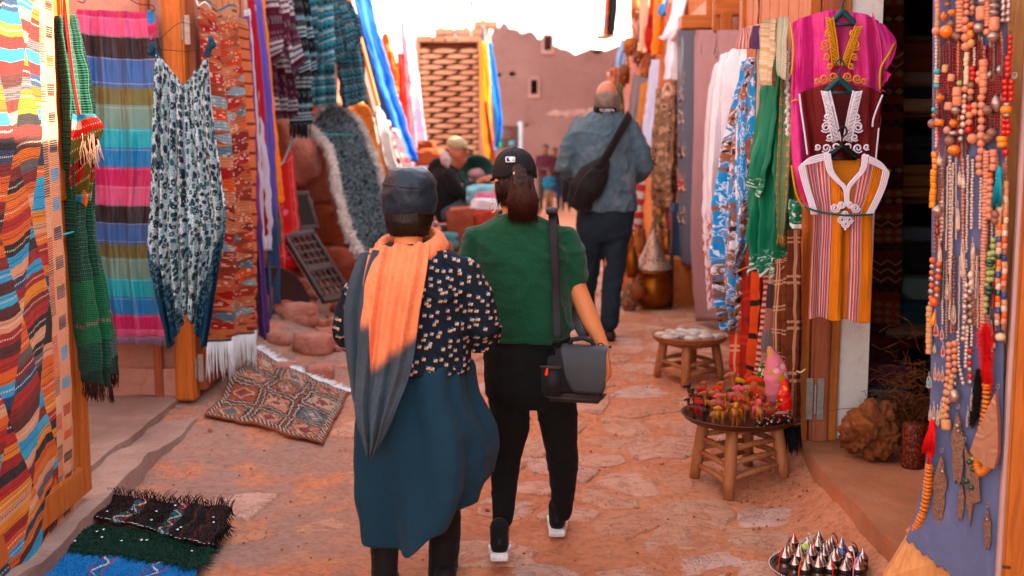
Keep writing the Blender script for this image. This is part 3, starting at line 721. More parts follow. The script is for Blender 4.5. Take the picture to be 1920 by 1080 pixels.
# small kilim pouch on a red cord
def pouch_col():
    u,v=UV();f=floor(v*24+fsin(u*60)*.25);h=hash2(f,floor(u*14+f*.5)*(hash2(f,4.0)>.6))
    c_=pal(h,H('#2f86b4','#e88428','#8c1f24','#f08a2c','#b8322a','#6e6a30','#3fa0c0','#5a1c20','#e8b8a8','#c03a2a'))
    return mixc((fract(u*120+f*.4)>.7)*(fract(v*24)>.8)*.7,c_,hx('#f2e2d0',K))
pm=mat('pouch_weave',pouch_col,.95,WEAVE,.004)
b=empty('pouch',at(160,382,4.75),'little striped kilim pouch with cream tassels on a red cord','bag')
sheet('front',[(136,214,4.72),(134,260,4.7),(132,330,4.72),(140,378,4.74)],[(176,216,4.74),(195,240,4.72),(176,292,4.72),(166,386,4.74)],pm,b,1,.012,20,30,.5,4,.01)
sheet('side',[(150,212,4.76),(140,300,4.76),(142,370,4.77)],[(180,214,4.78),(180,290,4.78),(168,380,4.77)],pm,b,.5,.006,12,20,.5,9,.012)
g=G();rr=random.Random(3)
for i in range(26):
    p=at(rr.uniform(152,184),rr.uniform(250,275),4.68);q=at((p.x/4.68*2200+960)+rr.uniform(-8,8),296+rr.uniform(-10,22),4.67);m_=(p+q)/2+Vector((rr.uniform(-.01,.01),-.01,0));g.tube([p,m_,q],.0014,4)
o=g.make('tassel',plain('cream_yarn','#e8cdb0',.9),b);o['kind']='stuff'
g=G();g.tube(smoothpath([at(116,-30,4.8),at(124,60,4.78),at(136,150,4.76),at(147,214,4.73)],14),.0035,6);g.tube(smoothpath([at(118,-30,4.8),at(130,80,4.78),at(140,160,4.76),at(150,216,4.73)],14),.003,6)
g.make('cord',plain('red_cord','#b8251f',.8),b)
# satin striped blanket on the reveal wall
def satin_col():
    u,v=UV();t=fract((v+.015*fsin(u*5))/.86+.02)
    cs=['#231418','#3a6fa8','#7d7a48','#84a99a','#2bb0bc','#1f86ba','#c02a6c','#dc6c98','#2a1218']
    # from the top down: maroon, blue, olive, sage, turquoise, blue, magenta, pink
    c_=pal(1-t,H('#2d1219','#4a76b4','#7f7b4a','#86aa9c','#20c4d2','#1e96d4','#d82478','#e8709e'),True,[0,.125,.27,.36,.49,.61,.74,.865])
    c_=mixc(band(fract(t*8+.05),0,.035)*.4,c_,hx('#e8e0e8',K));fold=noise(vec(u*14,v*.8),2.2,3)
    return mixc(sstep(.5,.8,fold)*.12,c_,hx('#f0e8f0',K))  # pale streaks down the cloth, painted in as light on folds
sat=mat('satin_stripes',satin_col,.38,lambda:(lambda u,v:noise(vec(u*8,v*.8),3,4)*3+fsin(v*900)*.06)(*UV()),.02,sheen=.2,spec=.6)
bl=sheet('blanket',[(146,18,6.58),(152,250,6.56),(172,450,6.55),(198,632,6.52)],[(292,24,6.6),(318,250,6.58),(308,450,6.56),(322,632,6.53)],sat,None,3.5,.022,56,60,.5,6,.005,uvk=(.5,1.86),label='satin blanket of pink, turquoise and blue stripes on the pink wall',cat='blanket')
fringe(edge_pts(bl),.045,120,plain('lilac_yarn','#8a7a98',.9),bl,r=.0015)
bl2=sheet('blanket',[(276,20,6.52),(280,60,6.5),(283,76,6.5)],[(290,20,6.52),(296,50,6.5),(300,62,6.5)],sat,None,1,.01,14,12,.5,9,.005,uvk=(.1,.3),label='folded corner of a pink striped blanket above the paisley dress',cat='blanket')
wire=plain('wire','#3a3030',.5,metal=.6)
def pline(name,pts,r,m,label,cat,n=24,parent=None,**k):
    g=G();g.tube(smoothpath([at(*p)if len(p)==3 else p for p in pts],n),r,6);return tag(g.make(name,m,parent),label,cat,**k)
pline('wire_hook',[(245,0,6.5),(262,8,6.5),(285,10,6.5),(290,18,6.5),(283,20,6.5)],.0028,wire,'bent wire hook above the satin blanket','hook')
pline('wire_hook',[(146,2,6.5),(156,5,6.5),(160,0,6.5)],.0028,wire,'short wire hook at the top edge over the blanket','hook')
# paisley dress
def paisley_col():
    u,v=UV();x,y,z=POS();d,c1,c2=voro(vec(u*1.5,v),34,'cell');d2=voro(vec(u*1.4+.3,v*1.0),90,'Distance')
    base=mixc((d2<.26)*.8,hx('#cfe2e6',.85),hx('#2c6878',K));base=mixc((d<.42)*1.0,base,pal(c1,H('#163f52','#1c5266','#a8c8ce','#2a6a72','#143a4c','#1a4656')))
    base=mixc((d<.12)*(c2>.6),base,hx('#bcd6da',K));base=mixc(band(voro(vec(u,v),60),.38,.44)*.5,base,hx('#9a4c50',K))
    bor=mixc((voro(vec(u,v),60)<.32)*.6,hx('#1b4a63',K),hx('#8fb6be',K));bor=mixc(sstep(.1,.4,fract(v*7))*.2,bor,hx('#123448',K))
    return base,bor,u,v,x,z
def pd_col():
    base,bor,u,v,x,z=paisley_col();e=fabs(u-.24)/.27
    f=sstep(.0,.03,(e*.45+(1.2-v)*.62)-.80)
    solid=sstep(0,.02,(e*.45+(1.2-v)*.62)-.93)
    return mixc(solid,mixc(f,base,bor),hx('#1a4a66',K))
pais=mat('paisley_cotton',pd_col,.85,lambda:(lambda u,v:noise(vec(u*14,v*1.2),3,5)*3+noise(vec(u,v),40,3)*.4)(*UV()),.012)
d_=empty('dress',at(350,640,6.1),'teal paisley dress with pointed hem on a wire hanger at the door post','dress')
sheet('body',[(290,104,6.12),(288,220,6.1),(286,380,6.05),(283,480,6.02),(298,560,6.02),(318,646,6.02)],[(392,108,6.14),(402,220,6.12),(418,330,6.08),(428,410,6.05),(412,520,6.04),(392,646,6.02)],pais,d_,7.2,.036,110,90,.4,11,.004,uvk=(.48,1.2),sharp=True,topf=lambda u:-.15*max(0,1-abs(u-.53)/.46)**1.1,hemf=lambda u:-.17*max(0,1-abs(u-.5)/.4)+.02*abs(u-.5))
tealm=plain('teal_cotton','#1c4a62',.85,k=K)
sheet('strap',[(278,88,6.12),(286,106,6.12)],[(290,84,6.12),(301,112,6.12)],tealm,d_,1,.004,6,6)
sheet('strap',[(380,106,6.14),(390,80,6.14)],[(392,110,6.14),(402,82,6.14)],tealm,d_,1,.004,6,6)
g=G()
for px,py in((283,88),(396,78)):
    for k in range(5):p=at(px+random.uniform(-5,5),py+random.uniform(-8,10),6.1);g.ball(p,(.012,.01,.018),7,5,noise_=.2)
tag(g.make('strap_knot',tealm,d_),kind='stuff')
g=G()
for P_ in([(282,94,6.11),(262,100,6.12),(262,88,6.12),(300,92,6.12),(345,96,6.12),(396,92,6.13)],[(300,74,6.12),(342,42,6.12),(392,70,6.13)],[(342,42,6.12),(340,34,6.2),(346,32,6.25)]):g.tube(smoothpath([at(*p)for p in P_],20),.0018,5)
g.make('hanger',wire,d_)
# kilim with a white fringe on the folded leaf
def kil2_col():
    u,v=UV();w=noise(vec(u,v),7,3);vv=v+(w-.5)*.05+.02*fsin(u*11)
    r_=floor(vv*17);f=fract(vv*17);cu=u*7+hash2(r_)*3+.5*fsin(v*9);ci=floor(cu);e=fabs(fract(cu)-.5)*2
    lens=(fabs(f-.5)*2+e*e)<1.0;h=hash2(r_,ci)
    bg0=pal(hash2(r_,2.0),H('#c06a48','#a85840','#d08a68','#8c4634','#b87458'))
    c_=mixc(lens,bg0,pal(h,H('#b0281e','#d0532c','#8fb0b8','#c87a58','#8a2420','#cf9070','#a84a30','#5f8a98','#d8683a','#b0301e')))
    c_=mixc(band(fract(vv*68),.1,.4)*.55,c_,hx('#5c2c24',K));c_=mixc((hash2(floor(u*90),floor(vv*120))>.86)*lens*.7,c_,hx('#e8d0c0',K))
    e_=u-.41;c_=mixc(e_>-.05,c_,mixc(band(fract(v*13),.4,.6),hx('#d88a62',K),hx('#8c3a28',K)))
    c_=mixc(v>1.92,c_,mixc(hash2(floor(u*30),floor(v*40))>.8,hx('#d8a080',K),hx('#7c5c50',K)))
    c_=mixc(v>2.005,c_,hx('#2c7c90',K));c_=mixc(v<.11,c_,mixc(hash2(floor(u*25),floor(v*60))>.85,hx('#cf8660',K),hx('#8a4030',K)));return mixc(v<.03,c_,hx('#2c5c58',K))
k2=mat('small_kilim',kil2_col,.92,WEAVE,.004)
kl=sheet('kilim',[(368,2,6.62),(375,100,6.64),(390,250,6.6),(396,400,6.58),(390,520,6.58),(382,645,6.6)],[(454,24,7.35),(460,120,7.4),(466,250,7.4),(468,400,7.4),(470,520,7.42),(472,618,7.45)],k2,None,2.2,.035,44,80,.5,21,.007,uvk=(.41,2.03),topw=.03,label='crumpled rust kilim with a long white fringe on the folded door leaf',cat='rug')
fringe(edge_pts(kl),.21,120,plain('white_yarn','#dfe4e8',.9,k=.95),kl,r=.0042,sway=.08,seed=5)
pline('string',[(366,-10,6.6),(372,10,6.6),(384,4,6.6),(396,16,6.65)],.004,MATS['white_yarn'],'white string tying the rust kilim to the door top','string')
# long plain scarves
def scarf_m(name,c1,c2=None,z0=.9,z1=1.3,k=K,str_=0):
    def col():
        u,v=UV();x,y,z=POS();a=vary(hx(c1,k),.12,5,vec(u*6,v))
        return mixc(sstep(z1,z0,z),a,hx(c2,k))if c2 else a
    return mat(name,col,.8,lambda:(lambda u,v:noise(vec(u*16,v*1.3),3,4)*3)(*UV()),.01,sheen=.2)
for(L,Rr,c1,c2,lab,f_)in[
    ([(448,30,7.9),(455,200,7.9),(466,400,7.9),(484,640,7.85)],[(462,30,8.0),(470,200,8.0),(476,400,8.0),(494,612,7.95)],'#9a4e94','#5a3a78','purple scarf hanging lowest, next to the fringed rust kilim',1.5),
    ([(454,20,8.1),(466,200,8.1),(472,350,8.1),(480,470,8.1)],[(470,10,8.3),(478,200,8.3),(490,350,8.3),(492,470,8.3)],'#c8cad8',None,'white scarf between the purple and the violet ones',1.4),
    ([(460,0,8.2),(470,160,8.2),(476,330,8.2),(486,440,8.2)],[(468,-5,8.25),(482,160,8.3),(486,330,8.3),(491,450,8.3)],'#b82a3c',None,'narrow red scarf half hidden behind the white one',1),
    ([(466,-10,8.3),(484,200,8.3),(490,400,8.3),(492,600,8.25)],[(480,-10,8.5),(500,200,8.5),(508,400,8.5),(516,580,8.45)],'#6a5cae','#2f4a6a','violet blue scarf with a dark foot beside the orange one',1.6),
    ([(476,-10,8.5),(493,200,8.5),(502,350,8.5),(510,460,8.5)],[(486,-10,8.6),(503,200,8.6),(512,350,8.6),(522,455,8.6)],'#9c6a50','#5f5a48','tan scarf with an olive foot behind the orange scarf',1),
    ([(484,-10,8.55),(500,200,8.6),(508,320,8.6),(512,380,8.6)],[(490,-10,8.7),(507,200,8.7),(516,320,8.7),(520,380,8.7)],'#f09040',None,'narrow orange scarf beside the maroon poncho',.8),
    ([(462,440,7.9),(468,500,7.9),(472,570,7.9)],[(472,440,7.95),(478,500,7.95),(482,560,7.95)],'#6a6a50',None,'olive scarf end peeping out behind the purple scarf',.8)]:
    sheet('scarf',L,Rr,scarf_m('scarf_'+c1[1:],c1,c2),None,f_,.028,24,44,.55,int(L[0][0]),.004,label=lab,cat='scarf',group='plain scarves on the left side')
# rope along the left side
rope=plain('teal_cord','#2a9a9a',.7)
pline('rope',[(-20,458,4.42),(60,448,4.5),(118,440,4.6),(150,430,4.82),(163,418,4.9)],.0045,rope,'teal cord tied across the diamond kilim and the green shawls','rope')
pline('rope',[(420,380,6.6),(448,352,7.6),(480,338,8.1),(510,318,8.6),(530,305,8.8),(545,268,9.0),(548,258,9.0)],.005,rope,'teal cord running from the scarves to the red banner','rope')
pline('rope',[(548,262,9.1),(580,254,9.6),(640,252,10),(680,256,10.4)],.004,rope,'thin teal cord stretched over the grey fleece rug','rope')
# red banner
def red_col():
    u,v=UV();e=fmin(u,.27-u);c_=hx('#c01418',.85)
    c_=mixc(band(e,.025,.036),c_,hx('#e88080',K));c_=mixc(band(e,.072,.08),c_,hx('#d86060',K));c_=mixc(band(v,.12,.13)+band(v,.86,.87),c_,hx('#e88080',K))
    dd=fabs(fract(v*8.5)-.5)*.11+fabs(e-.052)*1.0;c_=mixc(dd<.018,c_,hx('#d85a2c',K))
    d3=fabs(fract(v*5+.25)-.5)*.2+fabs(u-.135);return mixc((d3<.03)*(v<.6),c_,pal(hash2(floor(v*5+.25)),H('#d87a98','#a8b0c0','#e06080','#b04038')))
rb=sheet('banner',[(508,306,8.9),(512,400,8.85),(518,500,8.8)],[(545,276,9.2),(552,380,9.2),(558,480,9.15)],mat('red_felt',red_col,.9,WEAVE,.004),None,1.4,.02,30,40,.5,8,.006,uvk=(.27,.98),label='red embroidered prayer banner with short fringe by the rubble wall',cat='banner')
fringe(edge_pts(rb),.09,70,plain('red_yarn','#c02018',.9),rb,r=.003)
pline('string',[(530,522,8.8),(534,540,8.8),(527,556,8.8),(533,545,8.8)],.006,MATS['white_yarn'],'loose white string below the red banner','string')
# ponchos: body, two hanging sleeves, hood
def poncho_m(name,stops,cols,per,dash=0,vert=False,k=K):
    def col():
        u,v=UV();t=fract((u if vert else v)/per);c_=pal(t,H(*cols),True,stops)
        z_=band(fract((v if vert else u)*70+floor(t*9)*.3),0,.45)*(hash2(floor(t*14))>.45)
        c_=mixc(z_*dash,c_,hx('#c8e0e6',K));return mixc(noise(vec(u,v),50,3)*.3,c_,hx('#1a1c26',K))
    return mat(name,col,.95,WEAVE,.005)
pon={'maroon':poncho_m('poncho_maroon',[0,.3,.36,.42,.5,.56,.62],['#5e1f3c','#d8cfd6','#5a1f3a','#ccd0d8','#5a1f3a','#ded8dc','#682444'],.32,.25),
       'black':poncho_m('poncho_black',[0,.25,.31,.36,.42,.48,.54,.7,.8],['#15161c','#b8d8e2','#15161c','#b8d8e2','#2a3a44','#c0dce4','#15161c','#8ab8c8','#1c1e26'],.26,.2),
       'cyan':poncho_m('poncho_cyan',[0,.12,.2,.3,.42,.5,.64,.75,.88],['#2f9cb0','#bfe0e8','#1f7a90','#2f9cb0','#123848','#a8d8e2','#2890a6','#103040','#38a8bc'],.17,.35),
       'teal':poncho_m('poncho_teal',[0,.14,.24,.36,.5,.62,.8],['#1f6e84','#164858','#2f8ca0','#10303c','#2a7e94','#102a36','#245f74'],.13,.45),
       'grey':poncho_m('poncho_grey',[0,.3,.5,.8],['#4a4456','#6e6a80','#35303e','#5c566c'],.15,.3)}
def poncho(kind,Lb,Rb,sleeves,label,Y,fr=None):
    e=empty('poncho',at((Lb[-1][0]+Rb[-1][0])/2,Lb[-1][1],Y),label,'poncho','woven ponchos on the rubble wall')
    b_=sheet('body',Lb,Rb,pon[kind],e,2.4,.045,34,40,.5,int(Lb[0][0]),.01)
    for i,(L,Rr)in enumerate(sleeves):sheet('sleeve',L,Rr,pon[kind],e,1.0,.05,22,30,.8,int(L[0][0])+i,.012)
    if fr:fringe(edge_pts(b_),.1,40,plain('yarn_'+fr[1:],fr,.9),e,r=.005,seed=int(Y*10))
    return e
poncho('maroon',[(483,-20,9.0),(494,100,8.95),(504,225,8.9)],[(545,-20,9.2),(540,120,9.1),(540,222,9.05)],[([(488,-20,8.75),(492,60,8.7),(500,132,8.7)],[(512,-20,8.8),(520,60,8.8),(524,112,8.75)]),([(514,-20,8.8),(520,60,8.75),(536,150,8.7)],[(534,-20,8.9),(548,60,8.85),(562,125,8.8)])],'maroon and white woven poncho, nearest of the row',9)
poncho('black',[(536,-20,9.35),(542,110,9.3),(540,236,9.2)],[(572,-20,9.5),(580,110,9.5),(566,234,9.4)],[([(540,-20,9.1),(550,70,9.1),(558,150,9.05)],[(566,-20,9.2),(578,70,9.2),(588,142,9.15)])],'black and white striped poncho with a tasselled hem',9.3,'#20222a')
poncho('cyan',[(560,-20,9.9),(570,90,9.85),(560,206,9.8)],[(612,-20,10.1),(616,90,10),(620,196,10)],[([(590,-20,9.6),(592,60,9.6),(592,122,9.55)],[(606,-20,9.7),(614,50,9.7),(620,118,9.65)])],'bright turquoise and white striped poncho',9.9)
poncho('teal',[(604,-20,10.4),(618,90,10.3),(632,206,10.2)],[(640,-20,10.6),(668,90,10.5),(678,190,10.5)],[([(592,0,10.1),(612,60,10.1),(620,124,10.05)],[(622,10,10.2),(636,70,10.2),(640,112,10.15)]),([(622,0,10.2),(640,50,10.15),(646,104,10.1)],[(648,10,10.3),(665,50,10.25),(668,84,10.2)])],'dark teal poncho with two bunched sleeves, furthest of the row',10.3)
poncho('grey',[(606,-20,10.8),(640,60,10.7),(655,150,10.7)],[(628,-20,11),(664,70,10.9),(678,150,10.8)],[],'grey violet poncho mostly hidden behind the teal one',10.8)
# board edge and the blue cloth behind
def board(name,p0,p1,w,th,m,label,cat,parent=None):
    a_,b_=at(*p0),at(*p1);d_=(b_-a_);L_=d_.length;d_.normalize();q=d_.to_track_quat('Z','Y').to_matrix()
    g=G();g.bbox((a_+b_)/2,(w,th,L_),min(w,th)*.2,q);return tag(g.make(name,m,parent,smooth=False),label,cat)
board('awning_pole',(636,-20,11.2),(700,215,11.0),.09,.07,wd_dark,'dark wooden board slanting down behind the teal poncho','pole')
board('awning_pole',(650,-20,11.3),(708,200,11.1),.03,.05,wood('bright_wood','#c86c2c','#de8440','#8c4820'),'orange batten slanting beside the blue cloth','batten')
board('awning_pole',(735,225,12.6),(765,320,12.5),.05,.05,wd_dark,'short dark pole at the foot of the blue cloth','pole')
sheet('cloth',[(655,-20,12.2),(680,90,12.1),(706,190,12.0),(748,300,12.0)],[(688,-20,12.6),(704,60,12.5),(738,180,12.4),(774,308,12.3)],scarf_m('bright_blue','#0a6cc0',None,k=.75),None,2.3,.04,40,50,.5,31,.006,label='bright blue cloth stretched slantwise against the sky',cat='cloth')
sheet('cloth',[(662,100,11.4),(672,150,11.3),(684,210,11.2)],[(676,120,11.4),(690,170,11.3),(700,222,11.2)],poncho_m('red_tape',[0,.3,.6],['#8c2430','#e0703a','#3a1a24'],.08,.4),None,1,.02,12,16,.5,33,.006,label='red patterned sash under the blue cloth',cat='sash')
# shaggy grey fleece rug
def fleece_col():
    u,v=UV();e=fmin(u*.6,.66-u);n1=noise(vec(u,v),55,4,.75);n2=noise(vec(u,v),6,3)
    f=sstep(.42,.6,n1+(n2-.5)*.2);c_=mixc(f,hx('#23282e',K),hx('#9fb0b6',K));c_=mixc(band(e,.13,.6)*.0,c_,c_)
    w=mixc(n1,hx('#c0aca0',.85),hx('#e8dcd2',.85));ed=fmin(e,fmin(v-.0,1.55-v)*1.0)
    return mixc(sstep(.10,.085,e+(n1-.5)*.03),c_,w)
fl_m=mat('fleece',fleece_col,1.0,lambda:(lambda u,v:noise(vec(u,v),70,5,.8))(*UV()),.03,sheen=.4)
def lump(o,amp,fr_):
    me=o.data;co=np.empty(len(me.vertices)*3);me.vertices.foreach_get('co',co);co=co.reshape(-1,3);no=np.empty_like(co.ravel());me.vertex_normals.foreach_get('vector',no);no=no.reshape(-1,3)
    d=np.array([mnoise.noise(Vector(p)*fr_)+.5*mnoise.noise(Vector(p)*fr_*2.3)for p in co])*amp;co=co+no*d[:,None];me.vertices.foreach_set('co',co.ravel());me.update()
fl=sheet('fleece_rug',[(562,240,10.0),(604,290,9.85),(618,370,9.6),(640,450,9.3),(662,490,9.15)],[(610,200,10.5),(662,230,10.5),(698,300,10.2),(722,380,9.9),(742,448,9.7)],fl_m,None,.7,.05,70,130,.6,40,.05,uvk=(.66,1.55),label='shaggy black and white fleece rug draped down the rubble',cat='rug')
lump(fl,.022,24)
def hair(o,n,length,mats_,seed=1,r=.0016,filt=None):
    """pile of a shaggy rug: short curved tufts all over its front"""
    V_,W_,nu,nv=o_front[o.name];rn=random.Random(seed);gs=[G()for _ in mats_]
    for _ in range(n):
        u,v=rn.random(),rn.random();j,i=min(int(u*nu),nu-1),min(int(v*nv),nv-1);p=V_[i*W_+j].lerp(V_[(i+1)*W_+j+1],rn.random())
        nn=(V_[i*W_+j+1]-V_[i*W_+j]).cross(V_[(i+1)*W_+j]-V_[i*W_+j]).normalized();
        if nn.dot(Vector((0,0,CAM_Z))-p)<0:nn=-nn
        s_=Vector((rn.uniform(-1,1),rn.uniform(-1,1),rn.uniform(-1.2,.4)))*.6;k=filt(u,v,rn)if filt else rn.randrange(len(mats_))
        gs[k].tube([p,p+nn*length*.6+s_*length*.3,p+nn*length*.8+s_*length],[r,r,r*.4],3,cap=False)
    for k,g in enumerate(gs):h=g.make('pile',mats_[k],o);h['kind']='stuff'
hm=[plain('pile_white','#e4dad2',1,k=.85),plain('pile_grey','#8e9ea6',1,k=K),plain('pile_dark','#262a30',1,k=K)]
hair(fl,9000,.035,hm,2,.0035,lambda u,v,rn:0 if(u<.2+.03*rn.random()or u>.88 or v<.05)else(rn.choice([1,1,2])))
# ochre embroidered cloth and pale ones beside the fleece
def ochre_col():
    u,v=UV();c_=vary(hx('#d8841c',K),.12,6);e=fmin(u,.42-u);c_=mixc(band(e,.05,.058)+band(v,.42,.43)*(e>.05),c_,hx('#8a3a14',K));return mixc((voro(vec(u,v),26)<.2)*(e>.06)*(noise(vec(u,v),8)>.5),c_,hx('#c83a4a',K))
oc=mat('ochre_leather',ochre_col,.7,WEAVE,.004)
sheet('cloth',[(620,208,10.6),(650,240,10.5),(688,300,10.3),(714,400,10.1)],[(664,192,10.9),(694,215,10.8),(698,270,10.6),(732,400,10.3)],oc,None,1.2,.03,30,40,.6,44,.012,uvk=(.42,.95),label='ochre embroidered cloth behind the top of the fleece rug',cat='cloth')
wl=plain('white_lace','#cfc6c8',.9,weave=True,k=.6)
sheet('cloth',[(688,180,11.2),(700,260,11.0),(716,330,10.8),(724,385,10.7)],[(712,230,11.4),(724,260,11.2),(728,300,11),(738,380,10.9)],wl,None,1.6,.05,24,30,.6,46,.01,label='crumpled white lace cloth hung between ochre and floral ones',cat='cloth')
def floral_m(name,bg,cs,sc=14,k=K,thr=.34,white=None):
    def col():
        u,v=UV();n_=noise(vec(u,v),12,3);d,c1,c2=voro(vec(u+(n_-.5)*.06,v),sc,'cell');c_=mixc(d<thr,hx(bg,k),pal(c1,H(*cs)))
        c_=mixc(d<thr*.4,c_,pal(c2,H(*cs[::-1])));d2,e1,_=voro(vec(u,v),sc*2.7,'cell');return mixc((d2<.25)*(e1>.5)*.8,c_,pal(e1,H(*cs)))
    return mat(name,col,.85,lambda:(lambda u,v:noise(vec(u*12,v*1.3),3,4)*2)(*UV()),.01)
fl1=floral_m('pink_floral','#c8aeaa',['#7a3a48','#c8606c','#b8c8d8','#e8a090','#4a3450'],9)
sheet('cloth',[(704,220,11.8),(716,280,11.6),(730,340,11.4),(742,400,11.3)],[(740,250,12.0),(752,290,11.8),(768,330,11.6),(776,380,11.5)],fl1,None,1.8,.05,26,30,.6,48,.01,label='white cloth with dark pink flowers under the blue cloth',cat='cloth')
board('awning_pole',(712,270,11.5),(738,360,11.3),.07,.06,wood('bright_wood','#c86c2c','#de8440','#8c4820'),'thick orange batten between white lace and floral cloth','batten')
fl2=floral_m('pale_floral','#b8b8c4',['#e0909c','#a8c8dc','#c8a0b8','#f0c0b0','#90b0d0'],7)
sheet('cloth',[(743,22,14.2),(745,70,14.1),(752,180,14),(766,320,13.9)],[(765,24,14.6),(766,80,14.5),(778,180,14.3),(792,300,14.2)],fl2,None,1.8,.06,26,44,.6,50,.01,topw=.12,label='tall pale floral cloth with a ragged top before the lattice wall',cat='cloth')
sheet('cloth',[(742,100,13.9),(744,180,13.8),(750,250,13.7)],[(752,100,14),(756,180,13.9),(764,265,13.8)],scarf_m('red_cloth','#d83a22',None),None,1,.04,14,26,.6,52,.01,label='narrow red cloth along the tall pale floral cloth',cat='cloth')
sheet('cloth',[(716,78,13.4),(714,130,13.4),(722,175,13.4)],[(724,80,13.5),(738,120,13.5),(736,178,13.5)],floral_m('orange_floral','#e07030',['#f0a050','#b84020','#f0c890'],9),None,1.2,.05,16,26,.6,54,.01,topw=.1,label='small orange cloth hanging against the white sky',cat='cloth')
sheet('cloth',[(704,130,13.2),(716,190,13.1),(738,250,13)],[(716,110,13.4),(738,170,13.3),(748,240,13.2)],scarf_m('cream_cloth','#c8beb4',None,k=.7),None,1.4,.05,18,26,.6,56,.01,label='cream cloth just right of the slanting blue cloth',cat='cloth')
# yellow, blue and green cloths at the corner of the lattice wall
for(L,Rr,c1,lab)in[([(898,78,17.1),(898,160,17.1),(900,240,17.0),(906,330,16.9)],[(908,80,17.2),(914,160,17.2),(914,240,17.1),(920,330,17)],'#e8a030','yellow cloth hanging down the right corner of the lattice wall'),
                        ([(908,80,17.3),(914,150,17.3),(922,230,17.2),(926,290,17.2)],[(914,80,17.4),(924,150,17.4),(934,220,17.3),(940,268,17.2)],'#1a80c8','blue cloth strip beside the yellow one at the wall corner'),
                        ([(904,50,17.4),(904,80,17.4),(910,130,17.4)],[(908,50,17.4),(910,80,17.4),(916,130,17.4)],'#9ab0c8','pale blue rag at the top of the lattice wall corner'),
                        ([(926,200,17.5),(930,250,17.5),(934,280,17.5)],[(932,200,17.5),(938,240,17.5),(944,274,17.5)],'#2a8a5c','small green cloth behind the blue strip'),
                        ([(908,190,17.0),(914,260,17.0),(918,310,17.0)],[(913,190,17.0),(922,250,17.0),(930,300,17.0)],'#c04a3c','red cloth strip between the yellow and blue ones')]:
    sheet('cloth',L,Rr,scarf_m('cl_'+c1[1:],c1,None),None,1.2,.05,16,34,.6,int(L[0][0]),.01,label=lab,cat='cloth',group='cloths at the lattice wall corner')
# carved panels leaning on the rubble
dkw=wood('carved_dark_wood','#3a2a28','#4c3a36','#241a18')
def panel_frame(c4,th=.035):
    """local frame of a leaning board from three corners: top left, top right, bottom left"""
    a_,b_,c_=[at(*p)for p in c4];ex=(b_-a_);w=ex.length;ex.normalize();ez=(a_-c_);h=ez.length;ez.normalize();ny=ex.cross(ez).normalized();ez=ny.cross(ex)*-1 if ny.cross(ex).dot(ez)<0 else ny.cross(ex)
    ro=Matrix((ex,ny,ez)).transposed();return(a_+b_)/2+(c_-a_),w,h,ro # origin: bottom centre
ow,w,h,ro=panel_frame([(556,362,9.35),(594,360,9.5),(560,432,9.2)])
e=empty('carved_shutter',ow,'small dark carved wooden shutter leaning above the carved ladder','shutter')
def L3(ro,ow,x,y,z):return ow+ro@Vector((x,y,z))
for(x,z,sx,sz)in[(0,h-.02,w,.04),(0,.02,w,.04),(-w/2+.02,h/2,.04,h-.082),(w/2-.02,h/2,.04,h-.082)]:g=G();g.bbox(L3(ro,ow,x,0,z),(sx,.035,sz),.005,ro);g.make('frame',dkw,e,smooth=False)
g=G();g.bbox(L3(ro,ow,0,.008,h/2),(w-.082,.012,h-.082),.003,ro);g.make('panel',plain('carved_black','#1e1615',.8),e,smooth=False)
g=G()
for s_ in(-1,1):
    for zz in(.27,.73):g.bbox(L3(ro,ow,s_*.0,-.006,h*zz),(.012,.012,h*.36),.002,ro@Matrix.Rotation(R(38*s_),3,'Y'))
g.bbox(L3(ro,ow,0,-.006,h*.5),(w-.09,.012,.014),.002,ro);g.make('carving',dkw,e,smooth=False)
ow,w,h,ro=panel_frame([(556,438,9.1),(612,430,9.35),(606,568,8.75)])
e=empty('carved_ladder',ow,'tall dark carved panel of pierced rows with white edge inlay','panel')
for(x,z,sx,sz)in[(0,h-.02,w,.045),(0,.02,w,.045),(0,h*.47,w-.06,.06),(-w/2+.018,h/2,.036,h-.09),(w/2-.018,h/2,.036,h-.09)]:g=G();g.bbox(L3(ro,ow,x,0,z),(sx,.04,sz),.005,ro);g.make('frame',dkw,e,smooth=False)
for r_ in range(8):
    z=h*(.08+.115*r_)+(.03 if r_>3 else 0);g=G();g.bbox(L3(ro,ow,0,.004,z),(w-.075,.02,.018),.003,ro)
    for k in range(4):
        x=-w/2+.07+(w-.14)*k/3
        for dz in(-1,1):g.tube([L3(ro,ow,x,0,z+dz*.004),L3(ro,ow,x,-.004,z+dz*.02),L3(ro,ow,x,0,z+dz*.038)],[.012,.018,.008],6)
    g.make('slat',dkw,e,smooth=False)
g=G()
for i in range(22):
    for s_ in(-1,1):g.ball(L3(ro,ow,s_*(w/2-.012),-.024,h*(i+.5)/22),(.012,.006,.016),6,4,ro)
for k in range(6):g.ball(L3(ro,ow,-w/2+.05+(w-.1)*k/5,-.024,h-.02),(.018,.006,.009),6,4,ro)
for k in(-1,0,1):g.ball(L3(ro,ow,k*.035,-.024,h*.47),(.016,.006,.01),6,4,ro)
o=g.make('inlay',plain('bone','#e0d0c0',.5),e);o['kind']='stuff'
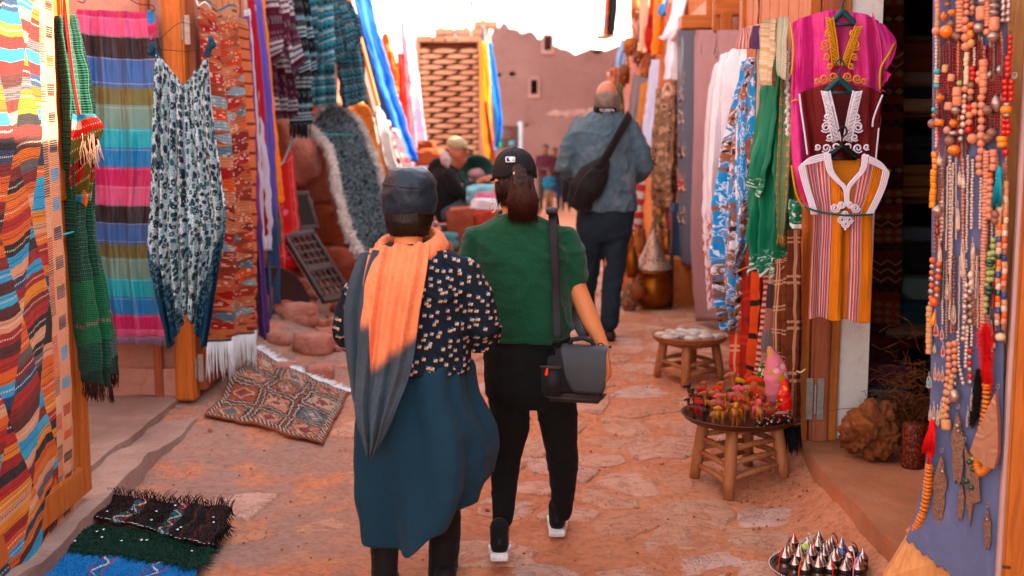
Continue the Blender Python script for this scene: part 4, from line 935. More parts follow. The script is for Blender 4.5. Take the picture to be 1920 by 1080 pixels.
# metal dish leaning by the door leaf
g=G();p=at(512,588,8.35);ro=Matrix.Rotation(R(82),3,'X')@Matrix.Rotation(R(-8),3,'Y');ro=Matrix.Rotation(R(62),3,'Z')@ro
g.lathe([(.001,-.03),(.12,-.028),(.20,-.012),(.28,.012),(.325,.03),(.34,.032),(.338,.04),(.325,.038),(.28,.022),(.2,-.002),(.12,-.018),(.001,-.02)],p,40,ro,cap=False)
tag(g.make('metal_dish',mat('dark_metal',lambda:vary(hx('#4c4342'),.35,10),.45,metal=.8,bump=lambda:noise(vec(*OBJ()),20,4),bdist=.004)),'large dark metal dish standing on edge below the scarves','dish')
# ------------------------------------------------ rugs on the ground
def ground_sheet(name,c4,m,nu,nv,lift=.012,amp=.012,thick=.012,uvk=None,label=None,cat=None,seed=1,edge=None,bulge=None,dz=None):
    """rug lying on the ground; corners (pixel x, pixel y): far left, far right, near left, near right"""
    A,B,C_,D_=[(at(*p)if len(p)==3 else gp(*p))for p in c4];V_=[];uv=[]
    for i in range(nv+1):
        for j in range(nu+1):
            u,v=j/nu,i/nv;wu=u+.0;p=A.lerp(B,u).lerp(C_.lerp(D_,u),v)
            eu=.03*mnoise.noise(Vector((v*3,seed,u*2)));ev=.03*mnoise.noise(Vector((u*3,seed+5,v*2)));p.x+=eu;p.y+=ev
            z=gh(p.x,p.y)if not dz else dz(p.x,p.y)
            zz=max(z+lift+thick,p.z if any(len(q)==3 for q in c4)else-9)+amp*(1+mnoise.noise(Vector((p.x*5,p.y*5,seed))))+.5*amp*mnoise.noise(Vector((p.x*14,p.y*14,seed)))
            if bulge:zz+=bulge(u,v)
            V_.append(Vector((p.x,p.y,zz)));uv.append((u*(uvk[0]if uvk else 1),(1-v)*(uvk[1]if uvk else 1)))
    n1=len(V_);W_=nu+1;al=V_+[q-Vector((0,0,thick))for q in V_];fs=[]
    for i in range(nv):
        for j in range(nu):q=(i*W_+j,(i+1)*W_+j,(i+1)*W_+j+1,i*W_+j+1);fs+=[q,tuple(x+n1 for x in q[::-1])]
    for i in range(nv):
        for j in(0,nu):a_,b_=i*W_+j,(i+1)*W_+j;q=(a_,a_+n1,b_+n1,b_);fs.append(q if j==0 else q[::-1])
    for j in range(nu):
        for i in(0,nv):a_,b_=i*W_+j,i*W_+j+1;q=(a_,b_,b_+n1,a_+n1);fs.append(q if i==0 else q[::-1])
    o=mesh_obj(name,al,fs,m,None,True,uv+uv);o_front[o.name]=(V_,W_,nu,nv);return tag(o,label,cat)
def side_pts(o,side):
    V_,W_,nu,nv=o_front[o.name]
    return{'near':[V_[nv*W_+j]for j in range(nu+1)],'far':[V_[j]for j in range(nu+1)],'left':[V_[i*W_]for i in range(nv+1)],'right':[V_[i*W_+nu]for i in range(nv+1)]}[side]
def carpet_col():
    u,v=UV();w=noise(vec(u,v),9,3)-.5;x=u*3+w*.12;y=v*4+w*.15;ci=floor(x);cj=floor(y);fx=fract(x);fy=fract(y);h=hash2(ci,cj,5.0)
    base=pal(h,H('#c8682a','#d89070','#6f7c80','#d87a66','#b85c28','#e0a080','#d8b8a0','#c87030'))
    d=fabs(fx-.5)+fabs(fy-.5);inn=pal(hash2(ci,cj,9.0),H('#a03a34','#d8c8bc','#5f8088','#d08030','#e0c8b8','#8c3a30'))
    c_=mixc(band(d,.0,.16),base,inn);c_=mixc(band(d,.24,.28),c_,hx('#e6d6c8',K));c_=mixc((voro(vec(u,v),16)<.25)*(h>.6),c_,inn)
    c_=mixc((fsin(u*70+fsin(v*60)*2)>.55)*(h<.35)*.6,c_,hx('#4a2a24',K))
    e=fmin(fmin(fx,1-fx),fmin(fy,1-fy));zz=tri(u*22)*.05;zv=tri(v*24)*.05
    ex=fmin(fx,1-fx)+(zv-.025);ey=fmin(fy,1-fy)+(zz-.025);g_=fmin(ex,ey)
    c_=mixc(g_<.16,c_,hx('#100c0a',K));c_=mixc(band(g_,.06,.095),c_,hx('#ead8c8',K));c_=mixc(g_<.015,c_,hx('#b8602c',K))
    bo=fmin(fmin(u,1-u),fmin(v,1-v));bb=mixc((tri(u*26+v*26)>.55),hx('#15110f',K),hx('#e8d4c4',K));c_=mixc(bo<.055,c_,bb);c_=mixc(bo<.018,c_,hx('#b05c30',K))
    return mixc(noise(vec(u,v),90,4,.7)*.14,c_,hx('#30201a',K))
cp_m=mat('carpet_pile',carpet_col,1,lambda:(lambda u,v:noise(vec(u,v),140,4,.8)*1.5+noise(vec(u,v),30,3))(*UV()),.012,sheen=.3)
cpt=ground_sheet('carpet',[(478,676),(655,742),(383,782),(606,834)],cp_m,70,90,.003,.010,.010,label='shaggy patchwork carpet with black zigzag borders beside the door leaf',cat='rug',seed=3,bulge=lambda u,v:.12*max(0,.35-v)*(1-u)+.05*math.exp(-((v-.4)/.16)**2)*(1-u)**2+.012*math.sin(v*13+u*3)*(1-u))
fringe([p+Vector((0,0,-.004))for p in side_pts(cpt,'far')],.075,260,MATS['white_yarn'],cpt,r=.0028,down=(.35,.9,.05),seed=6,sway=.35)
hair(cpt,700,.009,[plain('pile_black','#16120f',1),hm[0],plain('pile_rust','#b0602c',1,k=K)],7,.0018,lambda u,v,rn:0 if rn.random()<.5 else rn.choice([1,2]))
def dark_rug_col():
    u,v=UV();n_=noise(vec(u,v),20,4,.7);c_=mixc(n_,hx('#1d0f0f',K),hx('#3c1c1c',K));c_=mixc(band(u,.47,.56)+band(u,.70,.83),c_,hx('#0f1716',K));c_=mixc(band(u,.765,.785)+band(u,.86,.88),c_,hx('#5a2a1c',K))
    for x0 in(.245,.60):
        t=tri(v*3.2+.25);st=band(u,x0,x0+.085);z=(u-x0)/.085;zz=(fabs(z-t)<.14);c_=mixc(st,c_,mixc(z>t,pal(hash2(floor(v*3.2+.25)),H('#2f6f86','#8c2430','#256a60','#3a7088')),pal(hash2(floor(v*3.2+.75),2.0),H('#8c2430','#2a6a74','#a02c34'))));c_=mixc(st*zz,c_,hx('#c8c0b8',K))
    return c_
dr=ground_sheet('rug',[(205,932,4.98),(436,980),(152,990),(398,1052)],mat('dark_rug',dark_rug_col,1,lambda:(lambda u,v:noise(vec(u,v),60,4,.8))(*UV()),.012),70,40,.045,.010,.012,label='dark brown rug with two zigzag bands, topmost of the stacked rugs',cat='rug',seed=8)
bk=plain('shag_dark','#1f1210',1)
hair(dr,1500,.009,[bk],8,.0016,lambda u,v,rn:0)
for sd in('far','right','left'):fringe(side_pts(dr,sd),.035,130,bk,dr,r=.0022,down=(0,0,-.4)if sd!='far' else(0,.3,.5),sway=.9,seed=9)
fringe(side_pts(dr,'near'),.02,30,MATS['white_yarn'],dr,'stitching',r=.0012,down=(.9,0,-.1),seed=2)
def sequins(o,n,m,seed=1,r=.006):
    V_,W_,nu,nv=o_front[o.name];rn=random.Random(seed)
    for _ in range(n):
        p=V_[rn.randrange(3,nv-3)*W_+rn.randrange(3,nu-3)];g=G();ro=Matrix.Rotation(rn.uniform(-.4,.4),3,'X');g.lathe([(.001,.0),(r,.0),(r*1.05,.002),(r*.9,.004),(.001,.003)],p+Vector((0,0,.006)),10,ro,False);g.make('sequin',m,o)
seq=mat('sequin',hx('#cfe4f0'),.18,metal=.9)
sequins(dr,10,seq,3)
gr=ground_sheet('rug',[(150,988,4.72),(402,1046),(118,1042),(372,1082)],mat('green_rug',lambda:mixc((lambda u,v:noise(vec(u,v),16,4,.7))(*UV()),hx('#0a2a22',K),hx('#1c4a3c',K)),1,lambda:(lambda u,v:noise(vec(u,v),60,4,.8))(*UV()),.012),50,24,.028,.008,.012,label='dark green shaggy rug with sequins under the brown rug',cat='rug',seed=12)
gm=plain('shag_green','#12382c',1);hair(gr,1800,.012,[gm],11,.0016,lambda u,v,rn:0);fringe(side_pts(gr,'near'),.03,120,gm,gr,r=.002,down=(0,-.5,-.3),sway=.9);fringe(side_pts(gr,'right'),.03,60,gm,gr,r=.002,down=(.5,0,-.3),sway=.9);sequins(gr,9,seq,5,.0065)
def blue_rug_col():
    u,v=UV();n_=noise(vec(u,v*2),14,4,.7);c_=mixc(n_,hx('#0a5c9c',.9),hx('#1c92d2',.95))
    for x0 in(.34,.70):
        t=tri(v*3.0);st=band(u,x0,x0+.09);z=(u-x0)/.09;c_=mixc(st,c_,hx('#2f78b0',K));c_=mixc(st*(fabs(z-t)<.13),c_,hx('#d8dce0',K));c_=mixc(band(u,x0-.012,x0)+band(u,x0+.09,x0+.102),c_,hx('#a8485c',K))
    return c_
br=ground_sheet('rug',[(112,1040,4.5),(372,1076),(60,1110),(330,1150)],mat('blue_rug',blue_rug_col,1,lambda:(lambda u,v:noise(vec(u,v),60,4,.8))(*UV()),.012),50,30,.012,.008,.012,label='bright blue shaggy rug with pale zigzags, lowest of the stacked rugs',cat='rug',seed=15)
hair(br,1200,.010,[plain('shag_blue','#1278b8',1,k=.9)],12,.0016,lambda u,v,rn:0)
# ================================================================ people
def skin_m(name,c_,k=.85):return mat(name,lambda:vary(hx(c_,k),.1,12),.5,lambda:noise(vec(*OBJ()),220,3),.0006,sss=.25)
def add_head(g,C_,yaw=0,pitch=0,roll=0,k=1.0):
    """skull, jaw, nose, lips, brows and ears; the face looks along +Y before yaw"""
    ro=Matrix.Rotation(yaw,3,'Z')@Matrix.Rotation(pitch,3,'X')@Matrix.Rotation(roll,3,'Y');P=lambda x,y,z:Vector(C_)+ro@Vector((x,y,z))*k
    def b(x,y,z,rx,ry,rz,n=16,m_=12):g.ball(P(x,y,z),(rx*k,ry*k,rz*k),n,m_,ro)
    b(0,-.008,.02,.074,.092,.092);b(0,.03,-.035,.062,.062,.075);b(0,.05,-.085,.038,.036,.03)
    b(0,.094,-.022,.012,.018,.014);g.limb([P(0,.083,.012),P(0,.098,-.016)],[.008*k,.011*k],8)
    b(0,.083,-.06,.024,.012,.006);b(0,.082,-.069,.021,.011,.006)
    for s_ in(-1,1):
        b(s_*.03,.077,.018,.022,.012,.007);b(s_*.042,.06,-.03,.02,.022,.022)
        g.ball(P(s_*.076,-.005,-.012),(.008*k,.018*k,.03*k),10,8,ro@Matrix.Rotation(s_*.35,3,'Z'));b(s_*.074,.002,-.032,.007,.01,.012)
    return P,ro
def face_bits(e,P,ro,k=1.0,brow='#2a1c16'):
    for s_ in(-1,1):
        q=G();q.ball(P(s_*.03,.073,.003),.0125*k,10,8);q.make('eye',plain('eye_white','#d8d0c8',.3),e)
        q=G();q.ball(P(s_*.03,.0835,.002),(.0055*k,.0035*k,.0055*k),8,6,ro);q.make('iris',plain('iris_brown','#2a1610',.3),e)
        q=G();q.limb([P(s_*.045,.078,.022),P(s_*.03,.086,.027),P(s_*.015,.086,.023)],[.003*k,.004*k,.003*k],6);q.make('eyebrow',plain('brow_'+brow[1:],brow,.9),e)
def add_hand(g,W_,d,nrm,side=1,curl=.5,k=1.0):
    """palm and five bent fingers; d points to the fingertips, nrm is the palm's back"""
    d=Vector(d).normalized();n=Vector(nrm);n=(n-d*n.dot(d)).normalized();s_=d.cross(n)*side;W_=Vector(W_)
    g.limb([W_-d*.01*k,W_+d*.03*k,W_+d*.075*k],[.024*k,.03*k,.034*k],12,.5,n)
    for i,(o_,L_,r_)in enumerate([(.027,.068,.0085),(.009,.076,.009),(-.009,.07,.0085),(-.026,.056,.0075)]):
        p=W_+d*(.08-.004*abs(i-1))*k+s_*o_*k;pts=[W_+d*.05*k+s_*o_*.8*k,p];a=0;dd=d
        for j,f in enumerate((.42,.32,.26)):
            a+=curl*(.6+.25*j);dd=(d*math.cos(a)-n*math.sin(a)).normalized();p=p+dd*L_*f*k;pts.append(p)
        g.limb(pts,[r_*1.05*k,r_*1.05*k,r_*k,r_*.92*k,r_*.8*k],8)
    p=W_+d*.02*k+s_*.026*k;q=p+(s_*.8+d*.75-n*.15).normalized()*.034*k;r_=q+(d*.9+s_*.25-n*.4*curl).normalized()*.028*k
    g.limb([W_+d*.005*k+s_*.008*k,p,q,r_],[.012*k,.0115*k,.0105*k,.0085*k],8)
def RX(rows,Y):
    """rings from rows (pixel x, pixel y, half width in pixels, half depth in metres[, y shift])"""
    out=[]
    for q in rows:
        y=Y+(q[4]if len(q)>4 else 0);p=at(q[0],q[1],y);out.append((p.x,p.y,p.z,q[2]*y/FPX,q[3]))
    return out
def fold(amp,f1=9,zf=.35,f2=30):
    return lambda p,n:amp*.8*max(0,1-abs(mnoise.noise(Vector((p.x*f1*.8+p.z*3,p.y*f1*.8,p.z*f1*.9))))*7)**2-amp*.2+amp*(mnoise.noise(Vector((p.x*f1,p.y*f1,p.z*f1*zf)))*1.0+.4*mnoise.noise(Vector((p.x*f2,p.y*f2,p.z*f2*.5))))
def clothm(name,c1,rough=.85,amt=.12,sc=9,k=K,sheen=.15,bs=26,bd=.006,**kw):
    return mat(name,lambda:mixc(noise(vec(*OBJ()),170,3,.8)*.5,vary(hx(c1,k),amt,sc),hx(c1,k*.55)),rough,lambda:noise(vec(*OBJ()),bs,5,.6)+noise(vec(*OBJ()),260,2)*.3,bd,sheen=sheen,**kw)
# ---------------------------------------------------------------- woman in the flowered blouse
Y1=4.05
w1=empty('person',(at(780,900,Y1).x,Y1,0),'woman in dark flowered blouse, teal skirt and shiny cap with a peach scarf','person','people walking up the lane')
skinA=skin_m('skin_warm','#d8946c')
g=G();hc=at(767,392,Y1+.02)
P,ro=add_head(g,hc,R(-4),R(-4),0,.98)
g.limb([at(767,418,Y1+.0),at(766,450,Y1),at(768,482,Y1)],[.052,.05,.062],14)
g.rings(RX([(770,470,55,.05),(774,492,84,.075),(778,560,84,.09),(778,640,76,.09),(778,700,84,.1),(778,760,84,.1)],Y1),22)
for s_,sh,el,wr in((1,(868,505),(914,612),(872,640)),(-1,(695,505),(650,612),(694,640))):
    g.limb([at(*sh,Y1),at(*el,Y1),at(*wr,Y1+.23)],[.04,.034,.025],12);add_hand(g,at(*wr,Y1+.23),Vector((-s_*.4,1,.1)),Vector((s_*.7,.2,.5)),s_,.5,.92)
for(hx_,kx,ky,ax,dy)in((740,732,950,722,-.05),(812,826,940,836,.12)):
    a_=at(ax,1148,Y1+dy-.02);a_.z=.09
    g.limb([at(hx_,760,Y1),at((hx_+kx)/2-4,890,Y1+dy*.6),at(kx-8 if kx<780 else kx+6,1000,Y1+dy),a_],[.07,.05,.036,.026],14)
    g.limb([a_+Vector((0,-.03,-.045)),a_+Vector((0,.08,-.055)),a_+Vector((0,.14,-.06))],[.028,.03,.022],12,.8)
b1=remesh(g,'body',skinA,w1,.008,5);face_bits(w1,P,ro,.98)
# leggings and shoes
g=G()
for(hx_,kx,ky,ax,dy,hw1,hw2)in((728,722,1010,718,-.05,30,27),(820,835,1000,834,.12,31,27)):
    a_=at(ax,1120,Y1+dy-.02);s_=(Y1+dy)/FPX
    g.limb([at(hx_,780,Y1+dy*.3),at((hx_+kx)/2,900,Y1+dy*.6),at(kx,ky,Y1+dy),at(kx-1 if kx<780 else kx-6,1080,Y1+dy),a_],[.085,.07,hw1*s_,(hw1-3)*s_,.042],18)
remesh(g,'leggings',clothm('black_tights','#0e0d10',.7),w1,.01,6,fold(.003))
for ax,dy in((722,-.05),(836,.12)):
    a_=at(ax,1148,Y1+dy-.02);g=G();g.limb([Vector((a_.x,a_.y-.035,gh(a_.x,a_.y)+.05)),Vector((a_.x,a_.y+.08,gh(a_.x,a_.y)+.045)),Vector((a_.x,a_.y+.17,gh(a_.x,a_.y)+.04))],[.042,.046,.036],14,.85);remesh(g,'shoe',clothm('black_shoe','#151416',.6),w1,.008,4)
# skirt: lofted rings with folds, uneven hem
def skirt():
    rows=[(776,676,104,.150),(777,690,106,.155),(780,740,112,.17),(790,800,129,.19),(794,850,133,.20),(794,900,126,.20),(788,940,112,.195),(783,972,101,.19)]
    n=72;nv=60;vs=[];uv=[]
    for i in range(nv+1):
        t=i/nv*(len(rows)-1);j=min(int(t),len(rows)-2);f=t-j;q=[rows[j][m_]*(1-f)+rows[j+1][m_]*f for m_ in range(4)];v=i/nv
        for k in range(n):
            th=2*PI*k/n;cx,sy=math.cos(th),math.sin(th) # sy < 0 is the side towards the camera
            w=.009+.024*v;fo=w*(math.sin(th*5+v*2)+.6*math.sin(th*9-v*3+1))+.009*(1-v)**2*math.sin(th*23+2*math.sin(th*3))+.012*mnoise.noise(Vector((cx*2+v*3,sy*2,v*4)))
            p=at(q[0],q[1],Y1);rx=q[2]*Y1/FPX+fo;ry=q[3]+fo
            x=p.x+rx*cx;y=Y1+ry*sy*(1 if sy>0 else .95);z=p.z
            lo=max(0,min(1,(.30-cx)/.42));z-=.062*v**3*lo+.03*v**4*math.sin(th*3+.4)*.6
            if cx>.78:z+=.085*((cx-.78)/.22)*v**3
            vs.append(Vector((x,y,z)));uv.append((k/n*2.2,(1-v)*.6))
    n1=len(vs);cen=Vector((at(785,800,Y1).x,Y1,0));inner=[]
    for p in vs:d=Vector((p.x-cen.x,p.y-cen.y,0));inner.append(p-d.normalized()*.005)
    fs=[]
    for i in range(nv):
        for k in range(n):q=(i*n+k,i*n+(k+1)%n,(i+1)*n+(k+1)%n,(i+1)*n+k);fs+=[q[::-1],tuple(x+n1 for x in q)]
    for k in range(n):a_,b_=nv*n+k,nv*n+(k+1)%n;fs.append((a_,a_+n1,b_+n1,b_))
    fs+=[tuple(range(n))]
    return mesh_obj('skirt',vs+inner,fs,clothm('teal_skirt','#0a4054',.8,.1,5,bs=10,bd=.012),w1,True,uv+uv)
skirt()
def flower_col():
    u,v=UV();n_=noise(vec(u,v),10,2);x=u+(n_-.5)*.01
    def spot(ox,oy,r_,sc=33):return voro(vec(x+ox,v+oy),sc,'Distance',rnd=.85)<r_
    c_=hx('#0b1d2c',K);c_=mixc(spot(.003,-.005,.15),c_,hx('#2c6a94',K));c_=mixc(spot(0,0,.12)+spot(.0038,.0018,.12)+spot(-.0035,.0032,.10),c_,hx('#d4ac84',.75))
    c_=mixc(spot(-.0048,-.002,.09),c_,hx('#d8d4cc',.8));return c_
flw=mat('flowered_cotton',flower_col,.85,lambda:noise(vec(*OBJ()),16,5,.6),.008)
g=G()
g.rings(RX([(770,452,40,.062),(773,468,76,.078),(776,486,98,.10),(779,530,106,.125),(780,590,102,.135),(779,640,102,.142),(778,675,107,.150),(778,692,108,.155)],Y1),36)
g.limb([at(868,508,Y1),at(895,560,Y1),at(910,615,Y1+.0),at(905,634,Y1+.06),at(882,642,Y1+.17)],[.056,.062,.060,.055,.038],20)
g.limb([at(690,508,Y1),at(668,560,Y1),at(657,615,Y1),at(662,634,Y1+.06),at(686,642,Y1+.17)],[.056,.060,.058,.052,.038],20)
remesh(g,'blouse',flw,w1,.0085,6,fold(.013,9,.5,26))
# hair, cap
g=G();g.rings(RX([(767,380,46,.092,.0),(767,400,47,.094,.0),(766,415,45,.09,-.008),(766,430,41,.075,-.015),(766,442,35,.055,-.022)],Y1+.02),28)
remesh(g,'hair',mat('black_hair',lambda:mixc((lambda a:noise(vec(a[0]*6,a[1]*6,a[2]*.4),30,3))(OBJ()),hx('#0d0a09'),hx('#241a16')),.38,lambda:(lambda a:noise(vec(a[0]*6,a[1]*6,a[2]*.4),40,3))(OBJ()),.004),w1,.006,4,fold(.003,60,.15,90))
g=G();rn=random.Random(4)
for i in range(900):
    th=rn.uniform(PI*.95,PI*2.05);p=at(766,422,Y1+.02);a_=Vector((p.x+math.cos(th)*.073,p.y+math.sin(th)*.082,p.z+rn.uniform(-.006,.012)));b_=a_+Vector((-math.cos(th)*.012+rn.uniform(-.006,.006),.016,-rn.uniform(.018,.036)))
    g.tube([a_,(a_+b_)/2+Vector((0,-.004,0)),b_],[.0012,.001,.0004],3)
tag(g.make('hair_ends',MATS['black_hair'],w1),kind='stuff')
capm=mat('glossy_cap',lambda:vary(hx('#22323e',K),.3,8),.42,lambda:noise(vec(*OBJ()),22,4,.6),.006,sheen=.1)
g=G();g.rings(RX([(767,399,47,.094),(768,395,50,.1),(768,385,51.5,.106),(768,368,52,.108),(768,352,51,.107),(768,342,49.5,.104),(767,330,45,.096),(766,320,37,.08),(765,314,25,.055),(765,311,8,.02)],Y1+.02),40)
o=remesh(g,'cap',capm,w1,.007,3,lambda p,n:.006*mnoise.noise(Vector((p.x*12,p.y*12,p.z*30)))+.003*mnoise.noise(Vector((p.x*40,p.y*40,p.z*40))))
g=G();q=RX([(768,347,50.6,.1062)],Y1+.02)[0];g.tube([Vector((q[0]+q[3]*math.cos(t*PI/24),q[1]+q[4]*math.sin(t*PI/24),q[2]+.006*math.sin(t*PI/12+1)))for t in range(48)],.0022,5,closed=True);g.make('cap_seam',plain('cap_thread','#0c1218',.5),w1)
# scarf: neck wrap and two tails, peach fading into slate
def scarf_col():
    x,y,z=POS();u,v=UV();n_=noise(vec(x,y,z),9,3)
    e=(x+.40)*1.5 # the edge between peach and slate climbs towards one side
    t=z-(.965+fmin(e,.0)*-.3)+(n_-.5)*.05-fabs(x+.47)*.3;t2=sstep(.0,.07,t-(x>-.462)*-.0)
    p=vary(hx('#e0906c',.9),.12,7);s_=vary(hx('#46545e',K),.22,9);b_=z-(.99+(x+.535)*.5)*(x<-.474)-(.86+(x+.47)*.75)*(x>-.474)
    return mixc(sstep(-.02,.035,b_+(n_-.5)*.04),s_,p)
scm=mat('two_tone_scarf',scarf_col,.85,lambda:(lambda u,v:noise(vec(u*9+v*3,v*2),3,4)*3+noise(vec(u,v),90,3)*.6)(*UV()),.006,sheen=.2)
slm=clothm('slate_scarf','#46545e',.85)
sheet('scarf',[(678,478,3.97),(657,540,3.93),(650,610,3.92),(656,680,3.90),(664,730,3.88),(676,790,3.85)],[(712,470,3.95),(696,540,3.9),(690,620,3.88),(690,690,3.87),(690,730,3.86),(684,792,3.85)],slm,w1,1.4,.016,24,50,.5,61,.004)
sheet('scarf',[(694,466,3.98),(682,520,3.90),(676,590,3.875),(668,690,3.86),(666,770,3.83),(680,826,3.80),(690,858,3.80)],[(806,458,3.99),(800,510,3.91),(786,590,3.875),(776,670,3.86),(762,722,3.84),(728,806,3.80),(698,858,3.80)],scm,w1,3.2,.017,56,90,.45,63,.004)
g=G()
for(dz,k,r_)in((0,1.0,.023),(.016,.93,.017),(-.012,1.1,.019)):
    c_=at(770,462,Y1);pts=[]
    for t in range(40):
        th=2*PI*t/40;pts.append(Vector((c_.x+.098*k*math.cos(th)*(1.06 if math.cos(th)>0 else 1.12),Y1+.01+.088*k*math.sin(th),c_.z+dz+.018*math.sin(th+1)+.02*math.sin(th)*1)))
    g.tube(pts,[r_*(1+.25*mnoise.noise(Vector((t*.4,k*9,0))))for t in range(40)],10,closed=True)
remesh(g,'scarf',plain('peach_scarf','#e0906c',.85,k=.9),w1,.006,3,fold(.004,20,1,50))
# ---------------------------------------------------------------- woman in the green jumper
Y2=4.45
w2=empty('person',(at(985,900,Y2).x,Y2,0),'woman in green short sleeved jumper, black trousers and black baseball cap','person','people walking up the lane')
g=G();hc=at(962,342,Y2+.02);P,ro=add_head(g,hc,R(22),R(-3),0,.96)
g.limb([at(962,372,Y2),at(964,396,Y2),at(970,425,Y2)],[.047,.046,.06],14)
g.rings(RX([(975,425,50,.05),(980,450,74,.07),(984,520,70,.085),(986,600,62,.085),(990,660,72,.095),(992,720,74,.1)],Y2),22)
g.limb([at(1068,455,Y2),at(1082,540,Y2-.0),at(1106,598,Y2-.02),at(1134,656,Y2-.05)],[.042,.038,.037,.024],14)
add_hand(g,at(1135,660,Y2-.05),Vector((.12,-.05,-1)),Vector((1,.1,.1)),-1,.45,.98)
g.limb([at(892,460,Y2),at(885,545,Y2+.02),at(930,570,Y2+.24)],[.042,.036,.024],14);add_hand(g,at(932,570,Y2+.25),Vector((.5,1,.2)),Vector((-.5,.3,.6)),1,.5,.95)
fl_,fr_=gp(935,1066),gp(1046,1018)
g.limb([at(950,720,Y2),at(948,850,Y2+.01),at(945,920,4.41),at(943,985,4.335),at(943,1012,4.31)],[.07,.042,.036,.03,.028],14)
g.limb([at(1035,720,Y2),at(1052,850,Y2+.08),at(1054,955,4.63),at(1050,985,4.65)],[.07,.045,.028,.024],14)
remesh(g,'body',skinA,w2,.008,5);face_bits(w2,P,ro,.96)
g=G() # trousers
g.rings(RX([(992,625,78,.11),(992,660,86,.12),(994,710,89,.125),(994,738,86,.12),(994,752,66,.1),(996,764,34,.075)],Y2),32)
g.limb([at(955,740,Y2),at(956,800,Y2),at(947,860,Y2+.0),at(945,920,4.40),at(942,978,4.34)],[.083,.077,.061,.052,.041],20)
g.limb([at(1040,740,Y2),at(1048,800,Y2+.03),at(1055,860,Y2+.08),at(1056,910,Y2+.12),at(1054,962,4.62)],[.084,.074,.062,.055,.039],20)
remesh(g,'trousers',clothm('black_trousers','#0b0a0b',.9,.1,sheen=.05),w2,.009,5,fold(.005,12,.5,30))
def shoe(e,heel,toe,lift=0,k=1.0,sole='#e4e2e4',up='#121113'):
    """trainer with a ribbed pale sole; heel and toe are points on the ground"""
    heel,toe=Vector(heel),Vector(toe);d=(toe-heel).normalized();u_=Vector((0,0,1));u_=(u_-d*u_.dot(d)).normalized();s_=d.cross(u_)
    L_=(toe-heel).length;ro=Matrix((s_,d,u_)).transposed()
    pr=[(-.5,.026),(-.42,.034),(-.2,.036),(.1,.042),(.3,.045),(.44,.036),(.5,.018)]
    g=G();ring=[]
    for t,w in pr:ring.append((w,t))
    poly=[(w*k,(t+.5)*L_)for w,t in ring]+[(-w*k,(t+.5)*L_)for w,t in ring[::-1]]
    xf=Matrix.Translation(heel)@ro.to_4x4();g.prism(poly,0,.030*k,xf);g.make('sole',plain('white_sole',sole,.6,k=.95),e,smooth=False)
    g=G()
    for i in range(9):
        t=(i-4)/4;x=t*.028*k;g.tube([heel+ro@Vector((x,-.004-.008*(1-t*t)*k,.003)),heel+ro@Vector((x,-.004-.008*(1-t*t)*k,.029*k))],.0032*k,6)
    tag(g.make('tread_rib',MATS['white_sole'],e),kind='stuff')
    g=G();Q=lambda x,y,z:heel+ro@Vector((x*k,y*L_,z*k))
    g.limb([Q(0,.12,.05),Q(0,.5,.05),Q(0,.84,.042)],[.032*k,.038*k,.03*k],16,.9);g.limb([Q(0,.14,.05),Q(0,.12,.125)],[.034*k,.037*k],16)
    remesh(g,'upper',clothm('knit_shoe',up,.85),e,.006,3)
    g=G();g.bbox(Q(0,-.006,.085),(.016*k,.005,.05*k),.002,ro);g.make('heel_tab',plain('grey_tab','#2c3238',.7),e)
hl=at(932,1036,4.26);sh1=empty('shoe',hl);sh1.parent=w2;sh1.matrix_parent_inverse=w2.matrix_world.inverted()
hz=gh(fl_.x,fl_.y)
shoe(sh1,(at(936,1062,4.2).x,4.22,hz+.055),(at(936,1062,4.2).x+.0,4.45,hz+.012))
sh2=empty('shoe',fr_);sh2.parent=w2;sh2.matrix_parent_inverse=w2.matrix_world.inverted()
shoe(sh2,(fr_.x-.004,fr_.y+.0,gh(fr_.x,fr_.y)+.016),(fr_.x+.01,fr_.y+.245,gh(fr_.x,fr_.y+.2)+.014))
g=G() # jumper
g.rings(RX([(968,400,34,.055),(971,412,58,.07),(975,426,84,.085),(978,445,95,.098),(980,480,97,.112),(984,540,90,.122),(988,590,88,.128),(991,615,88,.13),(991,622,83,.124),(991,637,82,.122)],Y2),36)
g.limb([at(1062,446,Y2),at(1076,490,Y2),at(1079,526,Y2)],[.05,.055,.046],18);g.limb([at(890,446,Y2),at(880,490,Y2),at(884,530,Y2)],[.05,.052,.046],18)
kn=mat('green_knit',lambda:mixc(noise(vec(*OBJ()),180,3)*.6,vary(hx('#10543a',.9),.2,9),hx('#0a3022',.9)),.95,lambda:(lambda a:noise(vec(*a),300,2)*.3+noise(vec(a[0],a[1],a[2]*1.6),11,4,.6)*2.2)(OBJ()),.009,sheen=.5)
remesh(g,'jumper',kn,w2,.0085,6,fold(.010,7,.45,20))
for rows,nm in(([(968,401,36,.058),(968,396,33,.054)],'neck_rib'),):
    q=RX(rows,Y2);g=G();g.tube([Vector((q[0][0]+q[0][3]*1.0*math.cos(t*PI/20),Y2+q[0][4]*math.sin(t*PI/20),q[0][2]+.012*math.sin(t*PI/20)-.002))for t in range(40)],.006,8,closed=True);g.make(nm,kn,w2)
